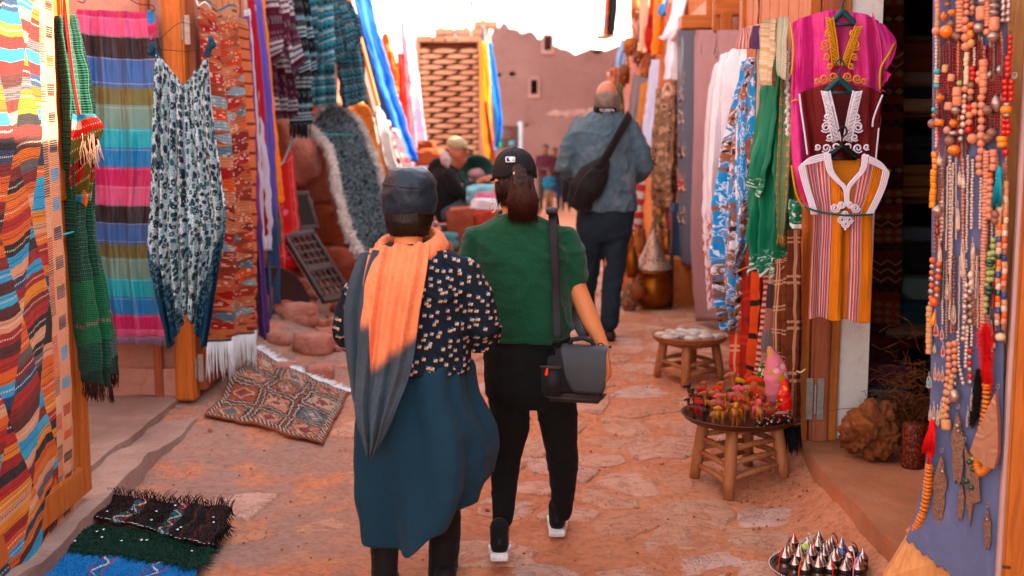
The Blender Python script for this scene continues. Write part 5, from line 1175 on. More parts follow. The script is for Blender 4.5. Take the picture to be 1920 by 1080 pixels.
# hair with ponytail, cap with logo
hairb=mat('brown_hair',lambda:mixc((lambda a:noise(vec(a[0]*8,a[1]*8,a[2]*.5),26,4))(OBJ()),hx('#150c09'),hx('#3a1d14')),.42,lambda:(lambda a:noise(vec(a[0]*8,a[1]*8,a[2]*.5),40,3))(OBJ()),.004)
g=G();g.ball(at(964,322,Y2+.02),(.079,.088,.08),24,16);g.ball(at(966,345,Y2-.0),(.072,.078,.075),24,16)
g.limb([at(972,318,Y2-.07),at(980,345,Y2-.098),at(982,372,Y2-.1),at(982,396,Y2-.098),at(976,408,Y2-.1)],[.026,.042,.045,.04,.016],18,.7)
remesh(g,'hair',hairb,w2,.006,3,fold(.005,50,.12,90))
g=G();rn=random.Random(8)
for i in range(520):
    u=rn.uniform(-1,1);a_=at(978+u*20,338+rn.uniform(-8,8),Y2-.118+.03*u*u);m_=at(980+u*27,372,Y2-.135+.04*u*u);b_=at(982+u*25+rn.uniform(-6,6),rn.uniform(396,420),Y2-.115+.03*u*u);g.tube([a_,m_,b_],[.0012,.0012,.0004],3)
for i in range(160):
    u=rn.uniform(-1,1);a_=at(928+rn.uniform(0,12),340,Y2-.03);b_=at(932+rn.uniform(0,20),rn.uniform(370,392),Y2-.045);g.tube([a_,(a_+b_)/2+Vector((-.004,-.004,0)),b_],[.0012,.001,.0004],3)
tag(g.make('hair_strands',hairb,w2),kind='stuff')
g=G()
for i in range(260):
    u=rn.uniform(-1,1);a_=at(978+u*20,340+rn.uniform(-6,10),Y2-.122+.03*u*u);m_=at(980+u*30+rn.uniform(-3,3),374,Y2-.143+.04*u*u);b_=at(982+u*28+rn.uniform(-9,9),rn.uniform(392,424),Y2-.12+.03*u*u);g.tube([a_,m_,b_],[.001,.001,.0003],3)
tag(g.make('hair_strands',plain('hair_brown_light','#422419',.5),w2),kind='stuff')
capb=mat('black_cotton',lambda:vary(hx('#111014',.9),.2,14),.75,lambda:noise(vec(*OBJ()),240,2)+noise(vec(*OBJ()),14,3)*2,.002)
def cap_shell():
    n=48;mv=18;vs=[];c_=at(965,330,Y2+.02);yaw=R(14)
    for i in range(mv+1):
        ph=i/mv*PI/2
        for k in range(n):
            th=2*PI*k/n;r_=math.cos(ph)**.75 if i<mv else 0;bx=.0845*r_;by=.1*r_;z=.112*math.sin(ph)**.95-.008
            back=math.exp(-((th-1.5*PI+.0)/.48)**2) # arch opening at the back
            if i<=4:z+=.034*back*(1-i/5)
            q=Vector((bx*math.cos(th),by*math.sin(th),z));q.rotate(Matrix.Rotation(yaw,3,'Z'));vs.append(c_+q)
    n1=len(vs);cen=c_+Vector((0,0,.02));inn=[cen+(p-cen)*.965 for p in vs]
    fs=[]
    for i in range(mv):
        for k in range(n):q=(i*n+k,i*n+(k+1)%n,(i+1)*n+(k+1)%n,(i+1)*n+k);fs+=[q,tuple(x+n1 for x in q[::-1])]
    for k in range(n):fs.append((k,k+n1,(k+1)%n+n1,(k+1)%n))
    o=mesh_obj('cap',vs+inn,fs,capb,w2)
    g=G();S_=lambda th,z,k=1.0:c_+Matrix.Rotation(yaw,3,'Z')@Vector((.0865*k*math.cos(th),.102*k*math.sin(th),z))
    g.tube([S_(1.5*PI-.52+1.04*t/14,-.006,1.0)for t in range(15)],.0085,6,flat=.25,up=(0,0,1));g.tube([S_(1.5*PI-.52+1.04*t/14,-.006,1.0)+Vector((0,0,.009))for t in range(15)],.003,6)
    g.make('cap_strap',capb,w2)
    g=G();p=at(967,327,Y2-.1);g.bbox(p+Vector((.002,.006,0)),(.024,.004,.02),.003,Matrix.Rotation(yaw,3,'Z'));g.make('buckle',mat('brushed_metal',hx('#b8a89c'),.35,metal=.9),w2)
    g=G()
    for th in(1.5*PI-.62,1.5*PI+.62,1.5*PI-1.7,1.5*PI+1.7,1.5*PI):
        pts=[]
        for i in range(3 if th!=1.5*PI else 8,19):ph=i/18*PI/2;r_=math.cos(ph)**.75;q=Vector((.0853*r_*math.cos(th),.101*r_*math.sin(th),.113*math.sin(ph)**.95-.008));q.rotate(Matrix.Rotation(yaw,3,'Z'));pts.append(c_+q)
        g.tube(pts,.0014,5)
    tag(g.make('panel_seam',plain('seam_grey','#34323a',.8),w2),kind='stuff')
    # visor
    g=G();vv=[];
    for t in range(13):
        th=PI*.5-1.0+2.0*t/12
        for rr_ in(1.0,1.35,1.7):vv.append(S_(th,-.006-.02*(rr_-1)+.0,1)+Matrix.Rotation(yaw,3,'Z')@Vector((0,.075*(rr_-1)/.7*math.cos(th-PI/2)**.5 if math.cos(th-PI/2)>0 else 0,0)))
    f2=[(t*3+j,t*3+j+1,(t+1)*3+j+1,(t+1)*3+j)for t in range(12)for j in range(2)];m_=len(vv);vv2=[v-Vector((0,0,.004))for v in vv];mesh_obj('visor',vv+vv2,f2+[tuple(x+m_ for x in f[::-1])for f in f2],capb,w2)
    g=G();g.ball(c_+Vector((0,0,.106)),(.007,.007,.004),8,6);g.make('button',capb,w2)
    p=at(957,299,Y2-.078);rr_=Matrix.Rotation(R(4),3,'Z')@Matrix.Rotation(R(-22),3,'X')
    lg=empty('logo',p);lg.parent=w2;lg.matrix_parent_inverse=w2.matrix_world.inverted();lo=p+Vector((0,.0015,0))
    g=G();g.bbox(lo,(.036,.004,.022),.002,rr_);g.make('badge',plain('badge_white','#eceaf0',.5,k=1),lg)
    g=G();g.bbox(lo+rr_@Vector((-.0085,-.0022,0)),(.013,.002,.016),.001,rr_);g.make('badge_field',plain('badge_blue','#1a3f86',.5),lg)
    g=G();g.bbox(lo+rr_@Vector((.0105,-.0022,0)),(.008,.002,.016),.001,rr_);g.make('badge_field',plain('badge_red','#b8c4da',.5,k=.9),lg)
    g=G();g.ball(lo+rr_@Vector((-.001,-.0034,.003)),(.0028,.001,.0028),8,6,rr_);g.limb([lo+rr_@Vector((-.002,-.0034,0)),lo+rr_@Vector((.001,-.0034,-.006))],[.003,.002],6,.4,rr_@Vector((0,1,0)));g.limb([lo+rr_@Vector((-.004,-.0034,.002)),lo+rr_@Vector((-.009,-.0034,.005))],[.0012,.001],6);g.make('batter_mark',plain('badge_white','#eceaf0',.5,k=1),lg)
cap_shell()
g=G();e0=at(924,378,Y2-.02);g.tube([e0+Vector((.012*math.sin(t*PI/8),0,-.02-.02*math.cos(t*PI/8)))for t in range(16)],.0016,5,closed=True);g.tube([e0,e0-Vector((0,0,.01))],.001,4);g.make('earring',mat('silver',hx('#d0c4b8'),.25,metal=1.0),w2)
# ---------------------------------------------------------------- camera bag carried by the woman in green
bagm=mat('bag_nylon',lambda:vary(hx('#1d1c20',.9),.25,20),.6,lambda:noise(vec(*OBJ()),300,2)+noise(vec(*OBJ()),12,3)*3,.002,sheen=.1)
bagg=plain('bag_grey','#35383c',.55,bump=True,bdist=.001);bagt=plain('bag_taupe','#3c3432',.7)
BY=4.22;bc=at(1083,700,BY);rb_=Matrix.Rotation(R(-14),3,'Z')
bag=empty('camera_bag',at(1083,748,BY),'black and grey camera bag with curved flap at the hip of the green jumper','bag')
Q=lambda x,y,z:bc+rb_@Vector((x,y,z))
g=G();g.bbox(Q(-.005,0,-.0),(.205,.12,.175),.03,rb_);g.make('body',bagm,bag)
g=G();g.bbox(Q(-.005,0,-.083),(.210,.124,.032),.014,rb_);g.make('base',bagt,bag)
# flap: curved lid over the top and down the front
fv=[];nu=26;prof=[(.055,.092),(.03,.104),(0,.108),(-.035,.104),(-.06,.092),(-.072,.07),(-.076,.03),(-.077,-.01),(-.076,-.045),(-.072,-.058)]
for i,(y,z)in enumerate(prof):
    t=i/(len(prof)-1);xl=-.055+.045*max(0,t-.35)**1.3*1.6;xr=.117
    for j in range(nu+1):
        u=j/nu;x=xl+(xr-xl)*u;e=min(u,1-u);zz=z+(.03*max(0,(.16-e)/.16)**2 if i>5 else 0)*(i-5)/4;fv.append(Q(x,y-.004*math.sin(u*PI),zz))
n1=len(fv);f2=[(i*(nu+1)+j,i*(nu+1)+j+1,(i+1)*(nu+1)+j+1,(i+1)*(nu+1)+j)for i in range(len(prof)-1)for j in range(nu)]
fi=[v+(bc-v).normalized()*.005 for v in fv];rim=[(j,j+n1,j+1+n1,j+1)for j in range(nu)]+[((len(prof)-1)*(nu+1)+j,(len(prof)-1)*(nu+1)+j+1,(len(prof)-1)*(nu+1)+j+1+n1,(len(prof)-1)*(nu+1)+j+n1)for j in range(nu)]
rim+=[(i*(nu+1)+c_,(i+1)*(nu+1)+c_,(i+1)*(nu+1)+c_+n1,i*(nu+1)+c_+n1)for i in range(len(prof)-1)for c_ in(0,nu)]
flap=mesh_obj('flap',fv+fi,f2+[tuple(x+n1 for x in f[::-1])for f in f2]+rim,bagg,bag)
g=G();g.tube([Q(.058+.003*i,y-.003,z+.002)for i,(y,z)in enumerate(prof[1:])],.0025,6);g.make('piping',plain('piping_blue','#4a5c68',.5),flap)
g=G();g.bbox(Q(-.085,-.062,-.02),(.075,.02,.11),.01,rb_);g.make('pocket',bagm,bag)
g=G();g.bbox(Q(-.085,-.073,.032),(.078,.006,.012),.002,rb_);g.make('zip',bagt,bag)
g=G();g.limb([Q(-.097,-.078,.026),Q(-.099,-.08,.008)],[.004,.0065],8);g.make('zip_pull',plain('orange_pull','#e8481c',.5,k=1),bag)
g=G();g.limb([Q(-.03,0,.105),Q(-.02,0,.125),Q(.02,0,.132),Q(.05,0,.122),Q(.06,0,.105)],[.008,.009,.009,.009,.008],10);g.make('handle',bagm,bag)
g=G()
for x in(-.082,.085):g.tube([Q(x+.012*math.cos(t*PI/6),0,.102+.014*math.sin(t*PI/6))for t in range(12)],.0025,6,closed=True)
tag(g.make('ring',mat('black_metal',hx('#18181a'),.35,metal=.6),bag),kind='stuff')
st_=[at(1046,634,BY+.02),at(1043,560,Y2-.14),at(1041,500,Y2-.135),at(1038,440,Y2-.115),at(1036,408,Y2-.06),at(1036,399,Y2+.01),at(1040,410,Y2+.08),at(1052,500,Y2+.14),at(1075,590,Y2+.12),at(1094,632,BY+.1)]
g=G();g.tube(smoothpath(st_,50),.0165,10,flat=.16,up=(0,-1,0.02));g.make('strap',bagm,bag)
g=G();g.tube([at(1035,400,Y2-.075),at(1035,392,Y2-.02),at(1036,392,Y2+.04)],[.021,.023,.021],12,flat=.35,up=(0,0,1));g.make('shoulder_pad',bagm,bag)
# ---------------------------------------------------------------- man with a sling bag
Y3=8.15;gzm=gh(at(1135,620,Y3).x,Y3)
w3=empty('person',(at(1135,620,Y3).x,Y3,gzm),'balding man in a faded blue jacket and jeans walking ahead','person','people walking up the lane')
skinB=skin_m('skin_pink','#c98a70')
g=G();P,ro=add_head(g,at(1138,184,Y3),R(-6),R(-10),0,1.02);g.limb([at(1138,196,Y3-.01),at(1136,214,Y3),at(1134,228,Y3)],[.06,.062,.075],14)
g.rings(RX([(1134,222,35,.08),(1134,245,52,.11),(1134,320,48,.12),(1134,400,50,.12)],Y3),20)
for s_,sh,el,wr in((1,(1180,240),(1212,312),(1180,335)),(-1,(1088,240),(1054,312),(1090,335))):
    g.limb([at(*sh,Y3),at(*el,Y3+.02),at(*wr,Y3+.3)],[.05,.042,.03],12);add_hand(g,at(*wr,Y3+.3),Vector((-s_*.6,1,.1)),Vector((s_*.5,.2,.6)),s_,.6)
for x0,x1,dy in((1106,1098,.22),(1158,1140,-.02)):
    a_=at(x1,600,Y3+dy);g.limb([at(x0,400,Y3),at((x0+x1)/2,500,Y3+dy*.5),a_],[.09,.065,.04],14)
remesh(g,'body',skinB,w3,.012,4);face_bits(w3,P,ro,1.0,'#6a5a50')
g=G();g.ball(at(1138,184,Y3-.004),(.085,.104,.082),20,14);q=at(1138,158,Y3);g2=G()
rg=RX([(1138,174,21.5,.096),(1138,182,22.4,.1),(1138,190,22.4,.098),(1138,198,20.5,.088),(1138,204,18,.07)],Y3-.008);g=G();g.ball(P(0,-.03,-.018),(.0795,.086,.078),28,18,ro)
gt=G();rn=random.Random(3)
for i in range(900):
    th=rn.uniform(PI*.9,PI*2.1);t=rn.random();q=at(1138,176+28*t,Y3-.008);r1=.079+.006*math.sin(t*PI);p=Vector((q.x+r1*math.cos(th),Y3-.012+(.1-.02*t)*math.sin(th),q.z));d_=Vector((math.cos(th)*.4,math.sin(th)*.4,-1));gt.tube([p,p+d_*.012,p+d_*.024-Vector((math.cos(th),math.sin(th),0))*.006],[.0022,.002,.0006],3)
remesh(g,'hair',mat('grey_hair',lambda:mixc((lambda a:noise(vec(a[0]*5,a[1]*5,a[2]),30,3))(OBJ()),hx('#5a4a44'),hx('#a09088')),.7),w3,.008,3,fold(.006,30,.5,80));tag(gt.make('hair_ends',MATS['grey_hair'],w3),kind='stuff')
jm=mat('faded_jacket',lambda:(lambda p:mixc(sstep(.5,.75,noise(p,5,5,.7))*.5,mixc(noise(p,9,3),hx('#4d6674',K),hx('#6a7f8a',K)),hx('#96a2a8',K)))(vec(*OBJ())),.85,lambda:(lambda a:noise(vec(a[0],a[1],a[2]*.6),14,5,.6)*2)(OBJ()),.02)
g=G();g.rings(RX([(1136,207,24,.075),(1135,218,40,.095),(1134,232,58,.115),(1134,260,62,.135),(1134,320,60,.15),(1136,375,60,.155),(1137,396,60,.155)],Y3),32)
g.limb([at(1178,238,Y3),at(1200,280,Y3),at(1210,312,Y3+.02),at(1196,330,Y3+.16),at(1184,336,Y3+.26)],[.075,.07,.068,.058,.048],18)
g.limb([at(1090,238,Y3),at(1068,280,Y3),at(1057,312,Y3+.02),at(1072,330,Y3+.16),at(1086,336,Y3+.26)],[.075,.07,.066,.056,.046],18)
g.limb([at(1136,206,Y3-.05),at(1136,210,Y3-.07)],[.05,.045],12)
remesh(g,'jacket',jm,w3,.013,4,fold(.014,9,.5,22))
g=G();g.rings(RX([(1136,388,55,.14),(1135,420,55,.14),(1133,442,52,.12),(1132,452,44,.1)],Y3),26)
for pts,rr_ in(([(1108,445,.0),(1104,500,.1),(1100,550,.18),(1100,602,.24)],[.088,.078,.068,.064]),([(1156,445,0),(1152,500,0),(1146,550,-.02),(1143,606,-.03)],[.09,.082,.072,.068])):g.limb([at(a_,b_,Y3+c_)for a_,b_,c_ in pts],rr_,18)
remesh(g,'jeans',mat('dark_jeans',lambda:vary(hx('#20303c',K),.4,7),.85,lambda:noise(vec(*OBJ()),14,5,.6),.02),w3,.013,4,fold(.010,9,.6,26))
for px,dy in((1142,-.03),(1100,.24)):
    p=at(px,612,Y3+dy);zz=gh(p.x,p.y);g=G();g.limb([Vector((p.x,p.y-.06,zz+.045)),Vector((p.x,p.y+.1,zz+.045)),Vector((p.x-.01,p.y+.2,zz+.04))],[.045,.052,.04],14,.85);remesh(g,'shoe',plain('brown_shoe','#2a1c18',.6),w3,.012,3)
g=G();rg=RX([(1136,204,20,.07)],Y3-.02)[0];g.tube([Vector((rg[0]+.082*math.cos(t*PI/16),rg[1]+.085*math.sin(t*PI/16),rg[2]+.012*math.sin(t*PI/16)))for t in range(32)],.02,8,flat=.2,up=(1,0,0),closed=True);g.make('camera_strap',plain('strap_black','#141214',.7),w3)
def words(txt,size,c_,ro,m,parent,name='lettering',ext=.0012):
    cu=bpy.data.curves.new('t','FONT');cu.body=txt;cu.size=size;cu.extrude=ext;cu.align_x='CENTER';cu.align_y='CENTER';t=bpy.data.objects.new('t',cu);COL.objects.link(t)
    me=bpy.data.meshes.new_from_object(t.evaluated_get(bpy.context.evaluated_depsgraph_get()));vs=[Vector(c_)+ro@Vector((v.co.x,-v.co.z,v.co.y))for v in me.vertices];fs=[tuple(p.vertices)for p in me.polygons];bpy.data.objects.remove(t);bpy.data.meshes.remove(me)
    return mesh_obj(name,vs,fs,m,parent,False)
words('SCARPA',.028,(rg[0],rg[1]-.093,rg[2]-.012),Matrix.Identity(3),plain('letter_white','#d8d4d8',.6),w3)
sb_=empty('sling_bag',at(1103,392,Y3-.2),'black sling bag slung across the back of the balding man','bag')
nb=clothm('black_nylon','#161417',.65)
g=G();a_,b_=at(1086,372,Y3-.19),at(1130,306,Y3-.2);g.limb([a_,a_.lerp(b_,.3),a_.lerp(b_,.7),b_],[.085,.115,.105,.055],22,.55,(0,-1,0));g.limb([at(1084,350,Y3-.2),at(1098,388,Y3-.18)],[.07,.055],18,.6,(0,-1,0));remesh(g,'body',nb,sb_,.01,5,fold(.006,10,1,30))
g=G();g.tube(smoothpath([at(1122,316,Y3-.24),at(1142,284,Y3-.22),at(1162,248,Y3-.17),at(1177,222,Y3-.09),at(1180,214,Y3),at(1172,240,Y3+.14)],26),.03,10,flat=.22,up=(.5,-.8,.3));g.make('strap',nb,sb_)
g=G();g.tube(smoothpath([at(1078,366,Y3-.26),at(1092,334,Y3-.29),at(1112,316,Y3-.285)],12),.004,6);g.make('zip',plain('zip_grey','#3c383a',.5),sb_)
# ---------------------------------------------------------------- seated trader
Y4=11.6
w4=empty('person',at(850,420,Y4),'seated man in black hooded jacket, grey trousers and pale cap looking down at his wares','person')
skinC=skin_m('skin_tan','#b8735a');s4=Y4/FPX
g=G();P,ro=add_head(g,at(858,292,Y4),R(-72),R(-24),0,1.02);g.limb([at(852,300,Y4),at(842,318,Y4)],[.06,.07],12)
g.rings(RX([(838,318,20,.09),(838,345,24,.12),(840,395,24,.13),(842,410,24,.13)],Y4),18)
g.limb([at(846,330,Y4-.12),at(872,368,Y4-.16),at(902,338,Y4-.12)],[.055,.048,.032],12);add_hand(g,at(903,336,Y4-.12),Vector((1,0,.3)),Vector((.2,-.5,.8)),1,.5)
g.limb([at(838,330,Y4+.12),at(866,362,Y4+.2),at(896,342,Y4+.1)],[.055,.048,.032],12);add_hand(g,at(898,341,Y4+.1),Vector((1,-.2,.2)),Vector((0,.5,.8)),-1,.5)
for dy,kx,fx in((-.11,890,882),(.12,880,862)):a_=at(fx,452,Y4+dy);g.limb([at(845,402,Y4+dy),at(kx,388,Y4+dy),a_],[.08,.058,.04],14);g.limb([a_+Vector((-.02,0,-.03)),a_+Vector((.16,0,-.05))],[.04,.035],12)
remesh(g,'body',skinC,w4,.014,3);face_bits(w4,P,ro,1.0,'#3a2a24')
g=G();g.rings(RX([(842,305,11,.07),(838,316,24,.11),(834,335,31,.15),(834,365,33,.17),(838,395,32,.17),(838,416,30,.16)],Y4),26)
g.limb([at(842,328,Y4-.13),at(856,352,Y4-.17),at(872,368,Y4-.18),at(890,350,Y4-.14)],[.075,.075,.07,.055],16);g.limb([at(838,328,Y4+.12),at(862,362,Y4+.2),at(888,346,Y4+.1)],[.075,.068,.055],16)
g.limb([at(822,308,Y4+.02),at(812,318,Y4+.03)],[.07,.06],14)
remesh(g,'jacket',clothm('black_jacket','#17161a',.9),w4,.015,4,fold(.012,7,.6,20))
g=G();g.limb([at(832,290,Y4-.04),at(836,302,Y4-.11),at(840,312,Y4-.13)],[.05,.055,.02],14);remesh(g,'hood',clothm('pale_hood','#c8b4b0',.95),w4,.012,4,fold(.008,14,1))
g=G()
for dy,kx,fx in((-.11,888,884),(.12,880,864)):g.limb([at(842,402,Y4+dy),at(kx-14,388,Y4+dy),at(kx,392,Y4+dy),at((kx+fx)/2+1,420,Y4+dy),at(fx,448,Y4+dy)],[.1,.09,.085,.075,.065],18)
remesh(g,'trousers',clothm('grey_trousers','#5c616c',.9),w4,.015,4,fold(.012,8,.6,20))
for dy,fx in((-.11,882),(.12,862)):a_=at(fx,456,Y4+dy);g=G();g.limb([a_+Vector((-.03,0,-.03)),a_+Vector((.17,0,-.05))],[.05,.042],14,.8);remesh(g,'shoe',plain('tan_shoe','#6a4a3c',.7),w4,.014,3)
hcap=clothm('khaki_cap','#b8ac8c',.9,k=.9);g=G();c_=at(857,270,Y4);g.ball(c_+Vector((0,0,.0)),(.11,.098,.075),20,14,Matrix.Rotation(R(12),3,'Y'));remesh(g,'cap',hcap,w4,.009,3,fold(.004,16,1))
g=G();ro_=Matrix.Rotation(R(16),3,'Y');g.ball(c_+Vector((.1,-.01,-.036)),(.085,.075,.009),16,8,ro_);g.make('visor',hcap,w4)
# stool under him
e=empty('stool',at(838,470,Y4),'low wooden stool under the seated man','stool');p=at(838,422,Y4)
g=G();g.bbox((p.x,Y4,p.z-.03),(.34,.34,.05),.015);g.make('seat',wd_dark,e)
for sx in(-1,1):
    for sy in(-1,1):g=G();g.tube([(p.x+sx*.12,Y4+sy*.12,p.z-.05),(p.x+sx*.15,Y4+sy*.15,.58)],.02,8);g.make('leg',wd_dark,e)
# ---------------------------------------------------------------- far people
def far_person(px,py_head,py_feet,Y,shirt,trous,label,cap=None,yaw=0.3,hold=None,seed=0):
    top,ft=at(px,py_head,Y),at(px,py_feet,Y);zf=ft.z;h=top.z-zf;k=h/1.68;X=top.x
    e=empty('person',(X,Y,zf),label,'person','people far up the lane');V_=lambda x,y,z:Vector((X+x*k,Y+y*k,zf+z*k))
    g=G();P,ro=add_head(g,V_(0,-.01,1.56),yaw,R(-12),0,k);g.limb([V_(0,0,1.42),V_(0,0,1.5)],[.055*k,.05*k],10)
    g.limb([V_(0,0,1.3),V_(0,0,.95)],[.1*k,.1*k],12)
    for s_ in(-1,1):
        g.limb([V_(s_*.17,0,1.38),V_(s_*.2,-.02,1.12),V_(s_*.06,-.24,1.08)],[.045*k,.038*k,.026*k],10);add_hand(g,V_(s_*.05,-.25,1.08),(-s_*.4,-1,.3),(s_*.3,.2,.9),s_,.6,k)
        g.limb([V_(s_*.09,0,.92),V_(s_*.1,-.02,.5),V_(s_*.1,0,.08)],[.08*k,.055*k,.04*k],10);g.limb([V_(s_*.1,0,.04),V_(s_*.11,-.15,.035)],[.04*k,.035*k],10)
    remesh(g,'body',skin_m('skin_dark','#8a5540'),e,.02,2);
    g=G();g.rings([(X,Y,zf+z*k,a_*k,b_*k)for z,a_,b_ in((1.44,.08,.07),(1.38,.19,.11),(1.2,.2,.13),(1.0,.19,.13),(.88,.2,.135))],18)
    for s_ in(-1,1):g.limb([V_(s_*.17,0,1.36),V_(s_*.21,-.02,1.12),V_(s_*.1,-.19,1.08)],[.065*k,.055*k,.045*k],12)
    remesh(g,'shirt',clothm('shirt_'+shirt[1:],shirt),e,.022,2,fold(.01))
    g=G();g.rings([(X,Y,zf+z*k,a_*k,b_*k)for z,a_,b_ in((.95,.17,.12),(.85,.19,.13),(.76,.17,.11))],16)
    for s_ in(-1,1):g.limb([V_(s_*.09,0,.82),V_(s_*.1,-.02,.5),V_(s_*.1,0,.1)],[.095*k,.075*k,.06*k],12)
    remesh(g,'trousers',clothm('trousers_'+trous[1:],trous),e,.022,2,fold(.01))
    g=G();g.ball(V_(0,.012,1.6),(.088*k,.1*k,.09*k),14,10,Matrix.Rotation(yaw,3,'Z'));g.make('cap' if cap else 'hair',clothm('cap_'+cap[1:],cap)if cap else MATS['black_hair'],e)
    return e
far_person(1022,270,400,25,'#5a2432','#4a4038','far person in a dark maroon top looking at a phone',yaw=R(200))
far_person(1040,276,398,26,'#3a2630','#243a54','far person in dark clothes beside the one in maroon',yaw=R(170))
far_person(1030,318,402,24.4,'#1a6a80','#8a6a50','far child in a teal top standing before the two adults',yaw=R(180))
far_person(972,262,400,27,'#6a5048','#3a3434','far person in a bright blue cap behind the baseball cap',cap='#1a9ac0',yaw=R(20))
far_person(1062,300,398,25.5,'#241e24','#1c1c24','far person in black half hidden by the sling bag',yaw=R(30))
# ================================================================ textiles and wares on the right side
def stripes_m(name,cols,per,vert=True,k=K,dash=0,rough=.85,jit=0):
    def col():
        u,v=UV();t=(u if vert else v)/per;c_=pal(fract(t),H(*cols));return mixc(noise(vec(u*3,v),30,3)*.22,c_,hx('#3a241c',k))
    return mat(name,col,rough,WEAVE,.004)
def plaid_m(name,bg,l1,l2,per,k=K,thin=.06):
    def col():
        u,v=UV();a,b=fract(u/per),fract(v/per);f1=band(a,.1,.1+thin)+band(a,.24,.24+thin)+band(b,.1,.1+thin)+band(b,.24,.24+thin);f2=band(a,.6,.72)+band(b,.6,.72)
        c_=mixc(f2*.5,vary(hx(bg,k),.12,8,vec(u,v)),hx(l2,k));return mixc(fmin(f1,1.0)*.8,c_,hx(l1,k))
    return mat(name,col,.88,WEAVE,.004)
def Yw(px,X=1.25):return X*FPX/(px-960)
def wp(px,py,off=0):return(px,py,Yw(px)-off)
# clothes rail and hangers
g=G();g.tube([at(1396,56,6.9),at(1452,44,6.0)],.014,8);tag(g.make('clothes_rail',wd_tan),'thin wooden clothes rail over the white kaftan','rail')
e=empty('hook_hanger',at(1424,90,6.5),'steel hook with a chain above the clothes rail','hook')
g=G();g.tube(smoothpath([at(1422,-10,6.5),at(1423,20,6.5),at(1421,42,6.5),at(1428,60,6.5),at(1416,76,6.5),at(1412,60,6.5)],20),.004,6);g.make('hook',wire,e)
for(L,Rr,m,lab,f_)in[
    ([wp(1398,52),wp(1400,70),wp(1402,92)],[wp(1416,50),wp(1418,70),wp(1420,90)],stripes_m('pink_stripe',['#e8c0b8','#b86a68','#e0b0a8','#a85a5c'],.03),'short pink striped cloth over the wooden rail',1),
    ([wp(1420,48,.05),wp(1422,80,.05),wp(1426,92,.05)],[wp(1434,46,.05),wp(1436,70,.05),wp(1431,92,.05)],plain('aubergine','#4a2450',.8,k=K),'small aubergine tie hanging from the rail',.6),
    ([wp(1440,36),wp(1440,70),wp(1446,160)],[wp(1460,34),wp(1462,80),wp(1462,160)],stripes_m('cream_stripe',['#e6d2b4','#d8b88c','#e8d8c0','#e2cba8'],.05,False),'cream scarf beside the sage one at the top of the row',1.2),
    ([wp(1461,33),wp(1462,60),wp(1462,130)],[wp(1480,31),wp(1481,80),wp(1482,150)],stripes_m('sage_stripe',['#b8cdb0','#d8c8b4','#a8c8a8','#e0d0c0'],.06),'pale sage striped scarf touching the pink kaftan',1)]:
    sheet('scarf',L,Rr,m,None,f_,.02,18,24,.5,int(L[0][0]),.006,label=lab,cat='scarf')
# white kaftan with red embroidered cuff
def wk_col():
    x,y,z=POS();u,v=UV();c_=vary(hx('#e8dee2',.95),.08,4);f=(noise(vec(x*3,y,z),22,3)>.52)*sstep(1.22,1.1,z)
    return mixc(f*.85,c_,hx('#c03a2c',K))
wkm=mat('white_kaftan',wk_col,.7,lambda:(lambda u,v:noise(vec(u*12,v),3,4)*2)(*UV()),.01)
e=empty('kaftan',at(1370,600,7.1),'white kaftan with a red embroidered sleeve end, half behind the floral dress','kaftan')
sheet('body',[(1360,108,7.0),(1340,160,7.0),(1334,330,7.1),(1334,450,7.1),(1338,580,7.1)],[(1424,86,6.7),(1426,200,6.7),(1424,400,6.8),(1412,560,6.9)],wkm,e,2.6,.04,34,50,.5,71,.006,topf=lambda u:.02*math.sin(u*PI))
sheet('sleeve',[(1352,104,6.95),(1336,200,6.95),(1330,320,6.95),(1336,376,6.95)],[(1382,96,6.9),(1368,200,6.9),(1362,300,6.9),(1358,372,6.9)],wkm,e,1.2,.03,20,40,.6,72,.01)
# brown and blue flowered dress
def bf_col():
    u,v=UV();n_=noise(vec(u,v),3.2,3,.6,1.2);n2=noise(vec(u+3,v),9,4,.65,.8);d,c1,c2=voro(vec(u+n2*.1,v),9,'cell')
    c_=mixc(sstep(.44,.5,n_),hx('#a06a4c',K),hx('#2f9cd4',K));c_=mixc(band(n2,.485,.515),c_,hx('#e4e4ec',.9));c_=mixc((noise(vec(u,v),22,3)>.58)*(n_<.47),c_,hx('#3c1d16',K))
    c_=mixc((d<.2)*(c1>.5),c_,hx('#e6e2e6',.9));c_=mixc((n2>.66),c_,hx('#7cc0e4',.9));e_=fmin(u,.36-u);return mixc(e_<.02,c_,mixc(hash2(floor(v*30))>.5,hx('#2f9cd4',K),hx('#e4e4ec',.9)))
bfm=mat('floral_viscose',bf_col,.65,lambda:(lambda u,v:noise(vec(u*12,v),3,4)*2)(*UV()),.01)
e=empty('dress',at(1385,615,6.6),'long blue, brown and white flowered dress before the white kaftan','dress')
sheet('body',[(1404,118,6.7),(1378,230,6.75),(1354,340,6.75),(1346,460,6.7),(1350,560,6.6),(1368,612,6.55)],[(1426,108,6.5),(1424,200,6.45),(1420,330,6.45),(1418,450,6.45),(1408,560,6.45),(1392,618,6.5)],bfm,e,2.8,.045,44,70,.5,74,.006,uvk=(.36,1.5))
sheet('overlay',[(1392,170,6.5),(1388,300,6.45),(1384,430,6.4),(1380,500,6.4)],[(1418,118,6.4),(1422,280,6.35),(1428,410,6.35),(1392,505,6.38)],bfm,e,1.6,.03,26,44,.5,75,.006,uvk=(.3,1.1))
